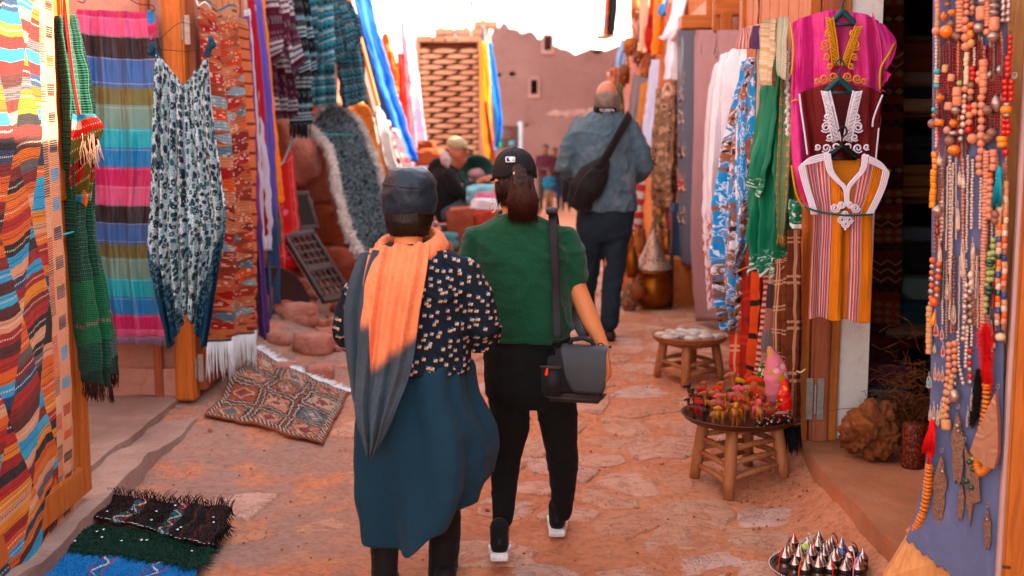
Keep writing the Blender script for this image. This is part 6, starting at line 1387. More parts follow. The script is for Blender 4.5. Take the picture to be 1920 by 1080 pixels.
# long cloths between dress and kaftans
for(L,Rr,m,lab,f_)in[
    ([(1418,92,6.35),(1420,250,6.3),(1416,420,6.3),(1428,478,6.3)],[(1446,88,6.2),(1444,250,6.2),(1440,380,6.2),(1446,460,6.2)],stripes_m('beige_stripe',['#d8c0ac','#5c4640','#e0ccb8','#d8c4b4','#7a6058','#dcc8b4'],.055),'beige robe with thin dark stripes between floral dress and green kaftan',1.6),
    ([(1466,96,5.72),(1466,250,5.7),(1464,360,5.68),(1466,440,5.66)],[(1492,98,5.7),(1490,250,5.66),(1486,360,5.64),(1478,444,5.64)],plaid_m('checked_cotton','#d89058','#6aaa84','#e8c88c',.05,thin=.3),'orange and green checked scarf in front of the green kaftan',1.2)]:
    o=sheet('scarf',L,Rr,m,None,f_,.022,20,44,.5,int(L[0][0]),.006,label=lab,cat='scarf')
fringe(edge_pts(o),.05,30,plain('ochre_yarn','#b08a50',.9),o,r=.002)
# green kaftan
def gk_col():
    u,v=UV();e_=v;c_=vary(hx('#087a5a',K),.1,5);em=(noise(vec(u,v),46,3,.6,1.5)>.58)*sstep(.17,.1,v)
    c_=mixc(em,c_,hx('#d6e4dc',.9));return mixc(v<.025,c_,hx('#dfe4e0',.9))
gkm=mat('green_kaftan',gk_col,.6,lambda:(lambda u,v:noise(vec(u*10,v),3,4)*2)(*UV()),.01)
e=empty('kaftan',at(1455,515,5.9),'emerald green kaftan with white embroidery along its hem','kaftan')
sheet('body',[(1446,150,6.0),(1430,290,5.95),(1420,400,5.9),(1424,508,5.9)],[(1482,100,5.8),(1488,240,5.75),(1496,380,5.7),(1490,514,5.7)],gkm,e,2.6,.05,40,60,.5,78,.006,hem=.02)
sheet('sleeve',[(1460,92,5.95),(1438,220,5.9),(1420,310,5.85),(1414,344,5.85)],[(1476,96,5.8),(1470,220,5.75),(1456,310,5.72),(1440,372,5.75)],gkm,e,1.1,.03,26,44,.5,79,.01)
g=G();q=[at(1477+2*math.sin(i*2.4),100+i*7.2,5.64)for i in range(22)]
for i,p in enumerate(q):g.ball(p,(.011,.004,.013),6,4,noise_=.3)
o=g.make('lace_edge',plain('lace_white','#dfe4e2',.8,k=.9),e);o['kind']='stuff'
sheet('kaftan',[(1478,372,5.55),(1480,400,5.55),(1484,424,5.55)],[(1502,376,5.5),(1506,400,5.5),(1504,430,5.5)],gkm,None,1,.015,16,16,.5,80,.006,label='embroidered green hem showing below the pink kaftan',cat='kaftan')
# row of checked shawls below
oc_=['#d8481c','#c03a1c','#e0602a','#b8381c']
for(L,Rr,m,lab,f_)in[
    ([(1378,560,6.9),(1376,640,6.9),(1372,694,6.85)],[(1386,500,6.7),(1388,600,6.7),(1388,700,6.65)],stripes_m('mauve_stripe',['#6a3a5c','#c8a090','#7a4a4a','#d0b0a0'],.03),'narrow mauve and beige scarf at the start of the shawl row',.8),
    ([(1384,490,6.6),(1384,600,6.55),(1382,715,6.5)],[(1402,470,6.45),(1402,600,6.4),(1400,712,6.35)],plaid_m('orange_plaid','#d04a20','#e8c0a0','#7a2a1c',.17),'orange shawl with pale double checks, furthest of the big shawls',1.1),
    ([(1398,480,6.4),(1400,600,6.35),(1398,725,6.3)],[(1420,470,6.2),(1420,600,6.15),(1418,730,6.1)],plaid_m('red_plaid','#a8301c','#c84a28','#6a2018',.22),'dark red orange shawl with faint checks',1.3),
    ([(1414,480,6.15),(1416,600,6.1),(1412,700,6.05)],[(1436,480,6.0),(1434,600,5.95),(1430,740,5.9)],stripes_m('orange_dash',['#e2622a','#e2622a','#e2622a','#3a1c18','#e2622a','#dc5a26'],.16,False),'orange shawl with short black dashes',1.2),
    ([(1432,500,5.95),(1430,600,5.9),(1420,700,5.85)],[(1456,500,5.8),(1450,600,5.75),(1444,710,5.7)],stripes_m('red_white_stripe',['#a8301f','#e0b8a8'],.027,False),'shawl of narrow red and white cross stripes',1.1),
    ([(1452,500,5.75),(1448,600,5.7),(1444,690,5.7)],[(1468,500,5.65),(1466,600,5.6),(1462,690,5.6)],stripes_m('grey_pink_stripe',['#c89888','#8a7a78','#b07868','#4a3c3c','#c0a090'],.5,False),'grey and dusty pink shawl between striped and brown plaid ones',1),
    ([(1462,486,5.6),(1458,600,5.55),(1456,690,5.5)],[(1490,480,5.5),(1490,600,5.45),(1488,725,5.42)],plaid_m('brown_plaid','#7c4222','#d8ae92','#5a2c18',.105),'brown shawl with a fine cream plaid',1.4),
    ([(1488,430,5.42),(1490,600,5.4),(1488,800,5.38)],[(1511,430,5.34),(1512,600,5.32),(1508,800,5.3)],plaid_m('brown_check','#6e3820','#c89c80','#4c2416',.2),'long brown plaid shawl with black tassels next to the door post',1.2)]:
    o=sheet('shawl',L,Rr,m,None,f_,.022,24,50,.6,int(L[0][0])+5,.006,label=lab,cat='shawl',group='shawls hung under the kaftans')
fringe(edge_pts(o),.12,60,plain('black_yarn','#141012',.9),o,r=.003)
pline('string',[(1380,510,6.4),(1420,496,6.0),(1452,515,5.7),(1470,500,5.5)],.003,plain('straw_string','#c8a888',.9),'straw coloured string holding the shawls','string')
pline('string',[(1484,690,5.4),(1500,698,5.25),(1510,692,5.25)],.004,MATS['straw_string'],'knotted string round the brown plaid shawl','string')
# ---- three kaftans on hangers in front of the post
def hanger(parent,px,py,Y,w,m,drop=20):
    g=G();g.tube(smoothpath([at(px-w,py+drop,Y),at(px-w*.4,py+drop*.35,Y),at(px,py,Y),at(px+w*.4,py+drop*.35,Y),at(px+w,py+drop,Y)],24),.008,8,flat=1.6,up=(0,0,1))
    g.tube([at(px-w*.9,py+drop+2,Y),at(px+w*.9,py+drop+2,Y)],.006,8)
    g.tube(smoothpath([at(px,py+2,Y),at(px-1,py-16,Y),at(px+8,py-28,Y),at(px+2,py-40,Y),at(px-8,py-30,Y)],18),.004,6);g.make('hanger',m,parent)
hg=plain('hanger_green','#1f4a4c',.4);hk=plain('hanger_black','#121214',.4)
def braid(g,pts,r=.0045,n=30,flat=.6):g.tube(smoothpath([at(*p)for p in pts],n),r,6,flat=flat,up=(0,-1,0))
def spiral(g,px,py,Y,r_,turns=1.6,s_=1,rr=.0032,ph=0,n=26):
    g.tube([at(px+s_*r_*(1-.8*t/n)*math.cos(ph+turns*2*PI*t/n),py+r_*(1-.8*t/n)*math.sin(ph+turns*2*PI*t/n),Y)for t in range(n+1)],rr,6,flat=.6,up=(0,-1,0))
def vneck(e,Y,xl,yl,xr,yr,xb,yb,w,m,scr,name='embroidery',base=True):
    """V-shaped braided facing with scrolls outside it"""
    g=G()
    for(x0,y0,s_)in((xl,yl,-1),(xr,yr,1)):
        A,B,C_,D_=at(x0,y0,Y),at(x0+s_*w,y0-2,Y),at(xb+s_*2,yb,Y),at(xb+s_*(w+3),yb+6,Y);gg=[A,B,D_,C_];n_=Vector((0,.004,0));g.add(gg+[q+n_ for q in gg],[(0,1,2,3),(7,6,5,4),(0,4,5,1),(1,5,6,2),(2,6,7,3),(3,7,4,0)])
        for k in(0,w):braid(g,[(x0+s_*k,y0-2,Y-.004),((x0+xb)/2+s_*k,(y0+yb)/2,Y-.004),(xb+s_*(k+2),yb+3,Y-.004)],.0036,20)
        for i in range(12):
            t=(i+.5)/12;x,y=x0+(xb-x0)*t+s_*w*.5,y0+(yb-y0)*t;spiral(g,x,y,Y-.006,w*.34,1,s_,.0028,0,10)
        for(dx,dy,r_,tn)in scr:spiral(g,xb+s_*dx,dy,Y-.004,r_,tn,s_,.0036,.6);spiral(g,xb+s_*(dx+1),dy,Y-.003,r_*1.15,.7,s_,.003,2.6)
    o=g.make(name,m,e);o['kind']='stuff';return o
gold=plain('gold_braid','#c8913c',.6,k=.9);whb=plain('white_braid','#dcd4dc',.7,k=.92)
e=empty('kaftan',at(1580,390,5.18),'magenta pink kaftan with gold braided neck on a green hanger','kaftan')
pkm=mat('pink_satin',lambda:vary(hx('#cc3c80',.85),.12,5),.42,lambda:(lambda u,v:noise(vec(u*9,v),3,4)*2+noise(vec(u,v),12,3))(*UV()),.012,sheen=.2)
sheet('body',[(1484,44,5.26),(1482,120,5.24),(1480,220,5.22),(1484,320,5.2),(1506,388,5.2)],[(1648,40,5.26),(1652,130,5.24),(1650,220,5.22),(1640,300,5.2),(1632,380,5.2)],pkm,e,2.6,.028,60,56,.3,81,.006,topf=lambda u:.05*math.sin(u*PI)**.8)
sheet('sleeve',[(1630,28,5.24),(1646,90,5.2),(1648,160,5.18),(1650,172,5.18)],[(1664,62,5.26),(1676,84,5.24),(1668,120,5.2),(1654,150,5.18)],pkm,e,1.0,.012,20,24,.8,82,.008)
g=G();braid(g,[(1677,82,5.22),(1668,100,5.16),(1652,128,5.14),(1650,168,5.15)],.006);braid(g,[(1482,42,5.2),(1488,90,5.16),(1484,140,5.16)],.005);braid(g,[(1484,310,5.16),(1494,366,5.14),(1512,392,5.14)],.005);braid(g,[(1484,190,5.17),(1494,187,5.16),(1500,190,5.16)],.004);tag(g.make('piping',gold,e),kind='stuff')
sheet('neck_lining',[(1560,26,5.2),(1568,70,5.19),(1574,112,5.185)],[(1604,36,5.2),(1592,76,5.19),(1579,114,5.185)],plain('pink_lining','#9c2a5c',.6,k=K),e,.5,.003,12,16,1,83,.004)
vneck(e,5.165,1562,34,1604,50,1576,120,13,gold,[(24,62,7,1.3),(28,84,11,1.8),(26,106,7,1.4),(20,124,6,1.3),(14,144,9,1.6),(32,148,9,1.4),(6,152,8,1.5),(44,152,6,1.2)])
hanger(e,1580,22,5.19,22,hg,22)
e=empty('kaftan',at(1580,300,5.1),'dark red kaftan with white braided neck, middle of the three hung in front','kaftan')
mrm=mat('maroon_crepe',lambda:vary(hx('#6c1214',K),.12,6),.75,lambda:(lambda u,v:noise(vec(u*9,v),3,4)*2)(*UV()),.01)
sheet('body',[(1499,176,5.12),(1508,230,5.1),(1512,270,5.1),(1516,312,5.1)],[(1655,178,5.12),(1650,220,5.1),(1645,260,5.1),(1640,312,5.1)],mrm,e,2.2,.014,50,30,.4,84,.006,topf=lambda u:.045*math.sin(u*PI)**.7)
g=G();braid(g,[(1499,176,5.08),(1503,210,5.07),(1508,244,5.07),(1514,290,5.07)],.0045,flat=.5);braid(g,[(1655,178,5.08),(1646,200,5.07),(1638,222,5.07),(1636,238,5.07)],.0045,flat=.5);braid(g,[(1648,240,5.08),(1645,270,5.07),(1642,300,5.07)],.004,flat=.5);tag(g.make('piping',whb,e),kind='stuff')
sheet('neck_lining',[(1558,172,5.09),(1568,210,5.085),(1578,250,5.08)],[(1600,172,5.09),(1592,210,5.085),(1582,252,5.08)],plain('maroon_lining','#4c1012',.8,k=K),e,.5,.002,12,14,1,85,.004)
vneck(e,5.06,1556,172,1600,172,1579,262,16,whb,[(24,196,7,1.5),(28,220,8,1.4),(30,238,11,1.9),(24,258,7,1.4),(12,276,9,1.4),(30,278,9,1.5),(46,276,6,1.3)])
hanger(e,1574,150,5.09,26,hg,22)
e=empty('tunic',at(1570,600,5.0),'orange tunic with pink and lilac stripes and white braided edges, frontmost','tunic')
def tun_col():
    u,v=UV();s_=fract(u/.046);st=pal(s_,H('#d8685c','#e8c8c8','#c84a5c','#8a86a8','#e8a078','#e8d0d0','#b83a50','#e07a4c','#ded0d8','#c85a6c'));c_=hx('#e08a10',.85)
    f=(u<.125)+band(u,.24,.30);c_=mixc(fmin(f,1.0),vary(c_,.06,5),st);return mixc(noise(vec(u*9,v),3,3)*.15,c_,hx('#8a4020',K))
tum=mat('striped_tunic',tun_col,.8,lambda:(lambda u,v:noise(vec(u*12,v),3,4)*2+fsin(u*900)*.1)(*UV()),.01)
nk=lambda u:-.125*max(0,1-abs(u-.51)/.19)+.012
sheet('body',[(1497,312,5.02),(1510,360,5.0),(1521,402,5.0),(1516,500,4.99),(1512,594,4.98)],[(1668,324,5.02),(1648,372,5.0),(1633,404,5.0),(1632,500,4.99),(1627,604,4.98)],tum,e,2.3,.016,90,90,.35,86,.006,uvk=(.37,.7),topf=lambda u:nk(u)+.035*math.exp(-((u-.25)/.1)**2)+.035*math.exp(-((u-.76)/.1)**2),hem=.006)
sheet('neck_lining',[(1556,296,5.05),(1560,330,5.04),(1566,352,5.04)],[(1616,298,5.05),(1612,330,5.04),(1602,352,5.04)],plain('orange_lining','#c8801c',.8,k=K),e,.5,.002,10,12,1,88,.004)
g=G()
for k in range(4):
    o_=k*3.4;braid(g,[(1556+o_*.0-o_,288+o_*.2,4.965),(1562-o_,320,4.96),(1574-o_*.8,338,4.955),(1586-o_*.4,352+o_*.3,4.955),(1588-o_*.3,385,4.955)],.0042);braid(g,[(1618+o_,290,4.965),(1614+o_*.8,318,4.96),(1600+o_*.7,336,4.955),(1589+o_*.4,352+o_*.3,4.955),(1589+o_*.3,385,4.955)],.0042)
    braid(g,[(1498+o_,314-o_*.5,4.965),(1506+o_,345,4.96),(1518+o_,385,4.955),(1522+o_,402,4.955)],.004);braid(g,[(1667-o_,324-o_*.5,4.965),(1660-o_,350,4.96),(1646-o_,382,4.955),(1634-o_,404,4.955)],.004)
    braid(g,[(1498+o_,314-o_*.5,4.965),(1520,296+o_,4.965),(1554,287+o_,4.965)],.004);braid(g,[(1667-o_,324-o_*.5,4.965),(1650,304+o_,4.965),(1619,289+o_,4.965)],.004)
for(x,y,r_)in((1566,390,9),(1604,390,9),(1578,384,7),(1594,384,7),(1585,402,8),(1578,412,8),(1592,412,8),(1585,420,8)):spiral(g,x,y,4.953,r_,1.8,1,.004)
g.ball(at(1585,430,4.955),.006,6,4)
tag(g.make('embroidery',whb,e),kind='stuff')
hanger(e,1580,276,5.03,28,hk,20)
pline('cord',[(1508,388,4.95),(1540,398,4.93),(1590,404,4.93),(1636,402,4.95)],.0045,plain('green_cord','#1f5a52',.7),'dark green cord tied round the waist of the striped tunic','cord')
# ---- jewellery boards halfway up the lane
gb=plain('grey_felt','#6a6872',.9,weave=True,k=K);pkf=plain('pink_felt','#c89a98',.9,weave=True,k=K)
JB=empty('jewellery_board',at(1290,500,9.5),'grey cloth board crowded with hanging silver chains','display')
sheet('cloth',[(1272,56,9.9),(1270,200,9.9),(1272,400,9.9),(1272,496,9.9)],[(1308,56,9.0),(1306,200,9.0),(1308,400,9.0),(1306,500,9.0)],gb,JB,.6,.01,12,20,.5,90,.01)
PB=empty('jewellery_board',at(1325,600,8.3),'long dusty pink cloth board with a few dark necklaces','display')
sheet('cloth',[(1305,56,8.85),(1305,250,8.8),(1302,450,8.8),(1312,602,8.8)],[(1396,56,7.4),(1382,250,7.6),(1362,450,7.8),(1352,600,7.9)],pkf,PB,1.1,.015,24,30,.5,91,.01)
beadm={k:mat('bead_'+k,(lambda c_=c_:vary(hx(c_,K),.25,60)),r_,metal=mt,coat=ct)for k,c_,r_,mt,ct in[('silver','#b4a298',.35,.7,0),('brown','#8a6252',.4,0,.3),('red','#7c2420',.25,0,.5),('coral','#c03222',.3,0,.5),('peach','#cc8c70',.5,0,.2),('amber','#d87c1c',.25,0,.6),('wood','#c89a70',.6,0,0),
        ('orange','#d8662c',.3,0,.5),('green','#9aa86a',.2,0,.6),('dkgreen','#1c4a38',.25,0,.6),('turq','#4aa0a0',.4,0,.3),('pearl','#d8c0b0',.35,.2,.3),('dark','#3a2a2c',.35,.3,.3),('pinkd','#c8907c',.5,0,.1),('blue','#2c4a80',.35,0,.4),('yellow','#e0901c',.35,0,.5),('cream','#d8c0a0',.5,0,.2)]}
rn=random.Random(20)
def bpos(px,py,y0,y1,x0,x1,off):return at(px,py,y0+(y1-y0)*(px-x0)/(x1-x0)-off)
for i in range(15):
    px=1275+i*2.2;g=G();a=rn.uniform(68,90);b=rn.uniform(150,230)
    g.tube([bpos(px,a,9.9,9.0,1272,1308,.03),bpos(px,b,9.9,9.0,1272,1308,.04)],.005,5)
    for k in range(10):g.ball(bpos(px+rn.uniform(-1.5,1.5),b+rn.uniform(-40,30),9.9,9.0,1272,1308,.05),rn.uniform(.006,.014),6,4)
    tag(g.make('necklace',beadm[rn.choice(['silver','dark','silver'])]),'thin silver chain hung at the top of the grey board','necklace','chains at the top of the grey board')
for i in range(16):
    px=1277+(i%4)*7.5;py=215+(i//4)*62;g=G();r_=rn.uniform(3,5)
    for k in range(18):
        t=k/17*PI;g.ball(bpos(px+r_*math.cos(t),py+r_*4.5*math.sin(t)+(0),9.9,9.0,1272,1308,.05),rn.uniform(.008,.017),6,4)
    g.tube([bpos(px,py-14,9.9,9.0,1272,1308,.04),bpos(px,py+14,9.9,9.0,1272,1308,.05)],.01,6)
    tag(g.make('necklace',beadm[['brown','silver','coral','peach','dark','amber'][i%6]]),'short curved bead necklace in the lower rows of the grey board','necklace','bead necklaces in the rows of the grey board')
for(px,a,b,w,mm,lab)in[(1318,66,100,1.2,'dark','thin dark bead string at the top of the pink board'),(1345,62,106,4,'brown','broad dark beaded choker at the top of the pink board'),(1362,66,92,3,'dark','pair of dark chains at the top of the pink board'),(1388,66,90,2.5,'dark','double dark chain near the shutter on the pink board'),(1313,118,190,2.6,'dark','tapering dark necklace under the thin string'),(1330,122,196,5,'brown','wide looped brown necklace on the pink board'),
                            (1314,205,235,2.2,'blue','small blue drop pendant on the pink board'),(1322,245,318,3.4,'dark','fine black chain low on the upper pink board'),(1316,350,412,3,'brown','brown conical necklace on the lower pink board'),(1334,350,410,3.6,'coral','reddish necklace with a round drop'),(1320,430,500,3.4,'dark','necklace of black leaves on the pink board'),(1340,430,492,3.2,'coral','dark red necklace with an amber bottom'),(1336,505,568,4.4,'brown','triangular brown bead necklace, lowest on the pink board')]:
    g=G();n_=22
    for k in range(n_):
        t=k/(n_-1);s_=1 if k%2 else-1;g.ball(bpos(px+s_*w*t*(1 if t<.9 else .3),a+(b-a)*t,8.85,7.4,1305,1396,.05),.008+.008*t,6,4)
    g.tube([bpos(px-w*.1,a,8.85,7.4,1305,1396,.04),bpos(px,b,8.85,7.4,1305,1396,.045)],.004,5);tag(g.make('necklace',beadm[mm]),lab,'necklace')
# ---- wares and cloths further up on the right
def tile_m(name,cols,sc):return floral_m(name,cols[0],cols[1:],sc)
bags_m=[plain('leather_brown','#8a5230',.6,k=K,bump=True),plain('leather_tan','#b8703a',.6,k=K,bump=True),plain('leather_dark','#4a3020',.6,k=K,bump=True)]
for(L,Rr,m,lab,f_)in[
    ([(1272,-20,11.2),(1252,60,11.2),(1244,75,11.2)],[(1296,-20,10.9),(1284,40,10.9),(1262,78,11)],scarf_m('white_cotton','#e6e0e4',None,k=.95),'white robe at the top edge, left of the timber beam end',1.5),
    ([(1256,60,11.4),(1254,100,11.4),(1250,150,11.4)],[(1276,60,11.2),(1276,110,11.2),(1272,150,11.2)],scarf_m('white_cotton','#e6e0e4',None,k=.95),'lower tail of white cloth above the brown netting',1.2),
    ([(1228,112,11.6),(1222,200,11.6),(1216,288,11.5)],[(1243,112,11.4),(1242,200,11.4),(1234,280,11.3)],scarf_m('pale_lilac','#d0ccda',None,k=.9),'long white cloth hanging between striped sheet and netting',1.3),
    ([(1244,8,11.9),(1240,20,11.9),(1246,30,11.9)],[(1258,0,11.8),(1256,14,11.8),(1250,30,11.8)],scarf_m('sky_rag','#5aa0d8',None),'small sky blue rag on the right hand row',.8),
    ([(1222,-20,12.4),(1220,30,12.4),(1218,60,12.4),(1218,100,12.3)],[(1236,-20,12.2),(1234,30,12.2),(1232,70,12.2),(1232,100,12.2)],stripes_m('red_orange_band',['#d8321c','#e0481c','#c02a1c','#e05a20','#8c1c18','#e0401c'],.9,False),'red orange cloth at the top right of the back lane',1.2),
    ([(1232,-20,12.1),(1232,40,12.1),(1230,106,12.1)],[(1246,-20,11.9),(1245,40,11.9),(1242,100,11.9)],scarf_m('saffron','#f0901c',None),'saffron cloth beside the red orange one',1.1),
    ([(1208,-20,12.8),(1206,40,12.8),(1210,90,12.8)],[(1222,-20,12.6),(1220,40,12.6),(1222,90,12.6)],scarf_m('cream_tan','#d8b090',None),'cream and tan cloth left of the red orange one',1.2),
    ([(1188,138,12.5),(1184,200,12.5),(1182,260,12.4)],[(1219,148,11.8),(1214,220,11.8),(1206,280,11.7)],stripes_m('grey_stripe_sheet',['#a08c84','#7a6660','#b09c94','#6c5852'],.05),'grey striped hanging with a curved top behind the blue jacket',2.2),
    ([(1166,76,14),(1164,100,14),(1164,124,14)],[(1174,74,13.8),(1173,100,13.8),(1171,126,13.8)],scarf_m('sky_cloth','#8ab8dc',None),'pale blue cloth above the bald head',.8),
    ([(1210,160,11.9),(1206,220,11.9),(1202,250,11.9)],[(1218,150,11.8),(1216,220,11.8),(1210,256,11.8)],scarf_m('tan_strip','#d89050',None),'tan strip behind the long white cloth',.8),
    ([(1206,240,11.7),(1206,255,11.7),(1208,266,11.7)],[(1215,236,11.6),(1216,250,11.6),(1214,266,11.6)],scarf_m('scarlet_end','#c8281c',None),'scarlet cloth end below the tan strip',.8),
    ([(1240,165,10.8),(1236,250,10.8),(1234,330,10.7),(1240,385,10.7)],[(1272,150,10.2),(1274,250,10.2),(1272,330,10.2),(1270,390,10.2)],tile_m('brown_net',['#8a6a54','#c8a484','#4a342a','#b08a6a'],16),'brown woven netting shawl below the white tail',3),
    ([(1228,330,10.9),(1230,400,10.9),(1226,470,10.8)],[(1262,330,10.5),(1262,400,10.5),(1264,480,10.4)],tile_m('olive_net',['#7a5a3c','#b88c50','#3c2c20','#c89a6c'],14),'olive brown fringed shawl above the tagine',2.4),
    ([(1258,400,10.2),(1258,450,10.2),(1254,505,10.2)],[(1268,390,10.0),(1268,450,10.0),(1264,505,10)],tile_m('crimson_net',['#a02840','#d05a6c','#2a5a6a','#6a1c30'],16),'crimson patterned scarf beside the tagine',1),
    ([(1266,380,10.0),(1267,450,10),(1266,500,10)],[(1273,380,9.9),(1274,450,9.9),(1272,500,9.9)],scarf_m('navy_strip','#2a4a70',None),'narrow navy scarf at the edge of the grey board',.7),
    ([(1150,128,13.6),(1148,200,13.5),(1150,260,13.4)],[(1160,128,13.5),(1158,200,13.4),(1158,260,13.3)],tile_m('bead_curtain',['#b86a4c','#4a3c6a','#d8a080','#8c3a34'],14),'patterned strip behind the balding man head',.8),
    ([(1164,128,13.4),(1162,180,13.4),(1166,236,13.3)],[(1176,126,13.2),(1174,180,13.2),(1178,240,13.1)],tile_m('olive_strip',['#3c4a2c','#6a6a44','#2a2c20','#8a7a50'],14),'dark olive strip right of the bald head',.9),
    ([(1205,325,11.3),(1200,380,11.3),(1198,430,11.2)],[(1212,330,11.2),(1206,380,11.2),(1204,430,11.2)],stripes_m('red_white_rope',['#c84a40','#e8d8d0'],.12,False),'red and white twisted cloth under the jacket elbow',.6)]:
    sheet('cloth',L,Rr,m,None,f_,.035,22,36,.55,int(L[0][0])+int(L[0][1]),.012,label=lab,cat='cloth',group='hangings up the right side of the lane')
e=empty('hanging_textile',at(1148,68,12.2),'black textile with a bright embroidered edge hanging against the sky','textile')
sheet('cloth',[(1140,-30,12.2),(1138,20,12.2),(1136,66,12.2)],[(1157,-30,12.0),(1158,20,12.0),(1153,66,12.0)],plain('black_felt','#1c1618',.95),e,.7,.02,14,20,.5,96,.03)
sheet('trim',[(1137,-30,12.15),(1135,20,12.15),(1132,68,12.15)],[(1143,-30,12.1),(1141,20,12.1),(1139,66,12.1)],tile_m('bright_trim',['#d87030','#c83a5c','#4a6ab0','#e0a040'],18),e,.5,.01,8,20,.5,97,.02)
g=G();g.tube([at(1119,70,12.1),at(1134,70,12.1),at(1152,66,12.1)],.02,6);g.make('rod',wd_tan,e)
# shoulder bags hung on the right
def hung_bag(px,py,w,h,Y,m,lab):
    p=at(px,py,Y);k=Y/FPX;e=empty('leather_bag',p-Vector((0,0,h*k/2)),lab,'bag','leather goods hung on the right side')
    g=G();g.bbox(p,(w*k,.12,h*k),.04);g.make('body',m,e);g=G();g.bbox(p+Vector((0,-.055,h*k*.14)),(w*k*1.03,.04,h*k*.62),.03);g.make('flap',m,e)
    g=G();g.tube(smoothpath([p+Vector((-w*k*.4,0,h*k*.45)),p+Vector((-w*k*.2,0,h*k*1.0)),p+Vector((w*k*.15,0,h*k*1.05)),p+Vector((w*k*.42,0,h*k*.45))],16),.012,6);g.make('strap',m,e)
    g=G();g.ball(p+Vector((0,-.08,-h*k*.1)),.012,8,6);g.make('clasp',beadm['silver'],e)
for a_ in[(1170,142,20,42,13.2,bags_m[0],'brown leather bag hung level with the bald head'),(1182,88,26,34,13.4,bags_m[1],'tan leather bag below the mud parapet'),(1196,110,18,30,13,bags_m[0],'small brown bag right of the tan one'),(1204,60,16,46,13.3,bags_m[2],'dark narrow bag under the top edge'),(1192,20,18,40,13.6,bags_m[1],'tan pouch against the sky at the top'),(1222,118,14,24,12.4,bags_m[0],'little brown bag beside the saffron cloth'),
           (1208,140,18,26,12.3,bags_m[1],'tan bag over the striped hanging'),(1252,182,20,22,10.1,plain('canvas_bag','#d8b098',.9),'pale canvas bag on the brown netting')]:hung_bag(*a_)
# tagine on a pot, jars, blocks
brass=mat('brass',lambda:vary(hx('#9a6434',K),.35,14),.38,metal=.85,bump=lambda:noise(vec(*OBJ()),30,4),bdist=.003)
silv=mat('engraved_silver',lambda:mixc(sstep(.5,.6,noise(vec(*OBJ()),34,4,.6,2)),hx('#c8a896',K),hx('#7a5c50',K)),.4,metal=.6,bump=lambda:noise(vec(*OBJ()),34,4,.6,2),bdist=.004)
p=at(1224,505,9.6);e=empty('tagine',p,'silver cone tagine lid on a round brown pot','tagine')
g=G();g.lathe([(.005,.66),(.012,.655),(.02,.63),(.03,.61),(.05,.57),(.075,.51),(.1,.45),(.125,.4),(.15,.37),(.165,.35),(.165,.34),(.15,.34)],(p.x,p.y,p.z-.34),28);g.make('lid',silv,e)
g=G();g.lathe([(.08,.02),(.1,.03),(.14,.08),(.158,.15),(.15,.22),(.128,.27),(.135,.3),(.165,.32),(.168,.335),(.12,.335)],(p.x,p.y,p.z-.34),28);g.make('pot',brass,e)
g=G();q=Vector((p.x,p.y,p.z-.38));g.bbox(q+Vector((0,0,-.02)),(.26,.22,.1),.01);tag(g.make('wooden_block',wd_or),'orange wooden block under the tagine pot','block')
g=G();
g.bbox(q+Vector((0,0,-.11)),(.36,.3,.07),.01);tag(g.make('plank_base',wd_dark),'dark plank under the wooden block of the tagine','plank')
g=G();g.bbox(q+Vector((.17,.12,.35)),(.03,.03,1.0),.005);tag(g.make('stand_post',wd_dark),'dark upright stick behind the tagine','post')
for(px,py,h_,r_,m,lab)in[(1180,575,.22,.07,tile_m('mosaic',['#9a6a50','#5a7a88','#c89a70','#4a342c'],22),'mosaic covered jar left of the tagine block'),(1184,520,.26,.06,brass,'tall brass jar behind the mosaic one'),(1176,470,.2,.05,bags_m[1],'tan clay jar above the brass one'),(1196,560,.14,.06,bags_m[0],'squat brown pot beside the tagine block')]:
    q=at(px,py,9.5 if px<1190 else 9.4);zb=max(gh(q.x,q.y),q.z)if px!=1180 else gh(q.x,q.y)
    g=G();g.lathe([(r_*.6,0),(r_*.95,h_*.2),(r_,h_*.45),(r_*.8,h_*.72),(r_*.45,h_*.85),(r_*.55,h_),(r_*.5,h_)],(q.x,q.y,zb),20);tag(g.make('jar',m),lab,'jar')
block('stall_ledge',1.02,1.6,9.75,11.1,0,.62,mud_or,'orange mud ledge behind the tagine and jars','ledge',sub=.12,rough_=.03)
for i,(px,py)in enumerate([(1182,440),(1194,450),(1238,456),(1250,470),(1172,420),(1204,425)]):
    q=at(px,py,10.0);g=G();g.lathe([(.03,0),(.055,.05),(.06,.1),(.035,.16),(.02,.2),(.03,.24)],(q.x,q.y,.6),16);tag(g.make('vase',[brass,bags_m[1],bags_m[0]][i%3]),'small metal or clay vase crowded on the mud ledge','vase','vases on the mud ledge')
# ================================================================ inside the dark shop
def berber_col():
    u,v=UV();r_=floor(v*26);f=fract(v*26);h=hash2(r_);c_=pal(h,H('#6a2216','#7a2a18','#5a1c14','#8c3a1c','#4a1a16'));x=fract(u*13)
    dia=(fabs(x-.5)+fabs(f-.5))<.42;zz=fabs(f-.5-(tri(u*9)-.5)*.6)<.13
    c_=mixc((h>.62)*dia,c_,hx('#8c6a54',K));c_=mixc(band(h,.3,.45)*zz,c_,hx('#a07a60',K));return mixc(band(h,.45,.55)*((x>.5)+(f>.5)-2*(x>.5)*(f>.5)),c_,hx('#1c1412',K))
bm_=mat('berber_rug',berber_col,.95,WEAVE,.004)
sheet('rug',[(1626,-60,5.95),(1628,200,5.95),(1628,450,5.95),(1630,680,5.95)],[(1694,-60,6.1),(1692,200,6.1),(1690,450,6.1),(1684,690,6.1)],bm_,None,.6,.012,30,50,.5,120,.012,uvk=(.22,2.0),label='dark red patterned rug hanging inside the shop doorway',cat='rug')
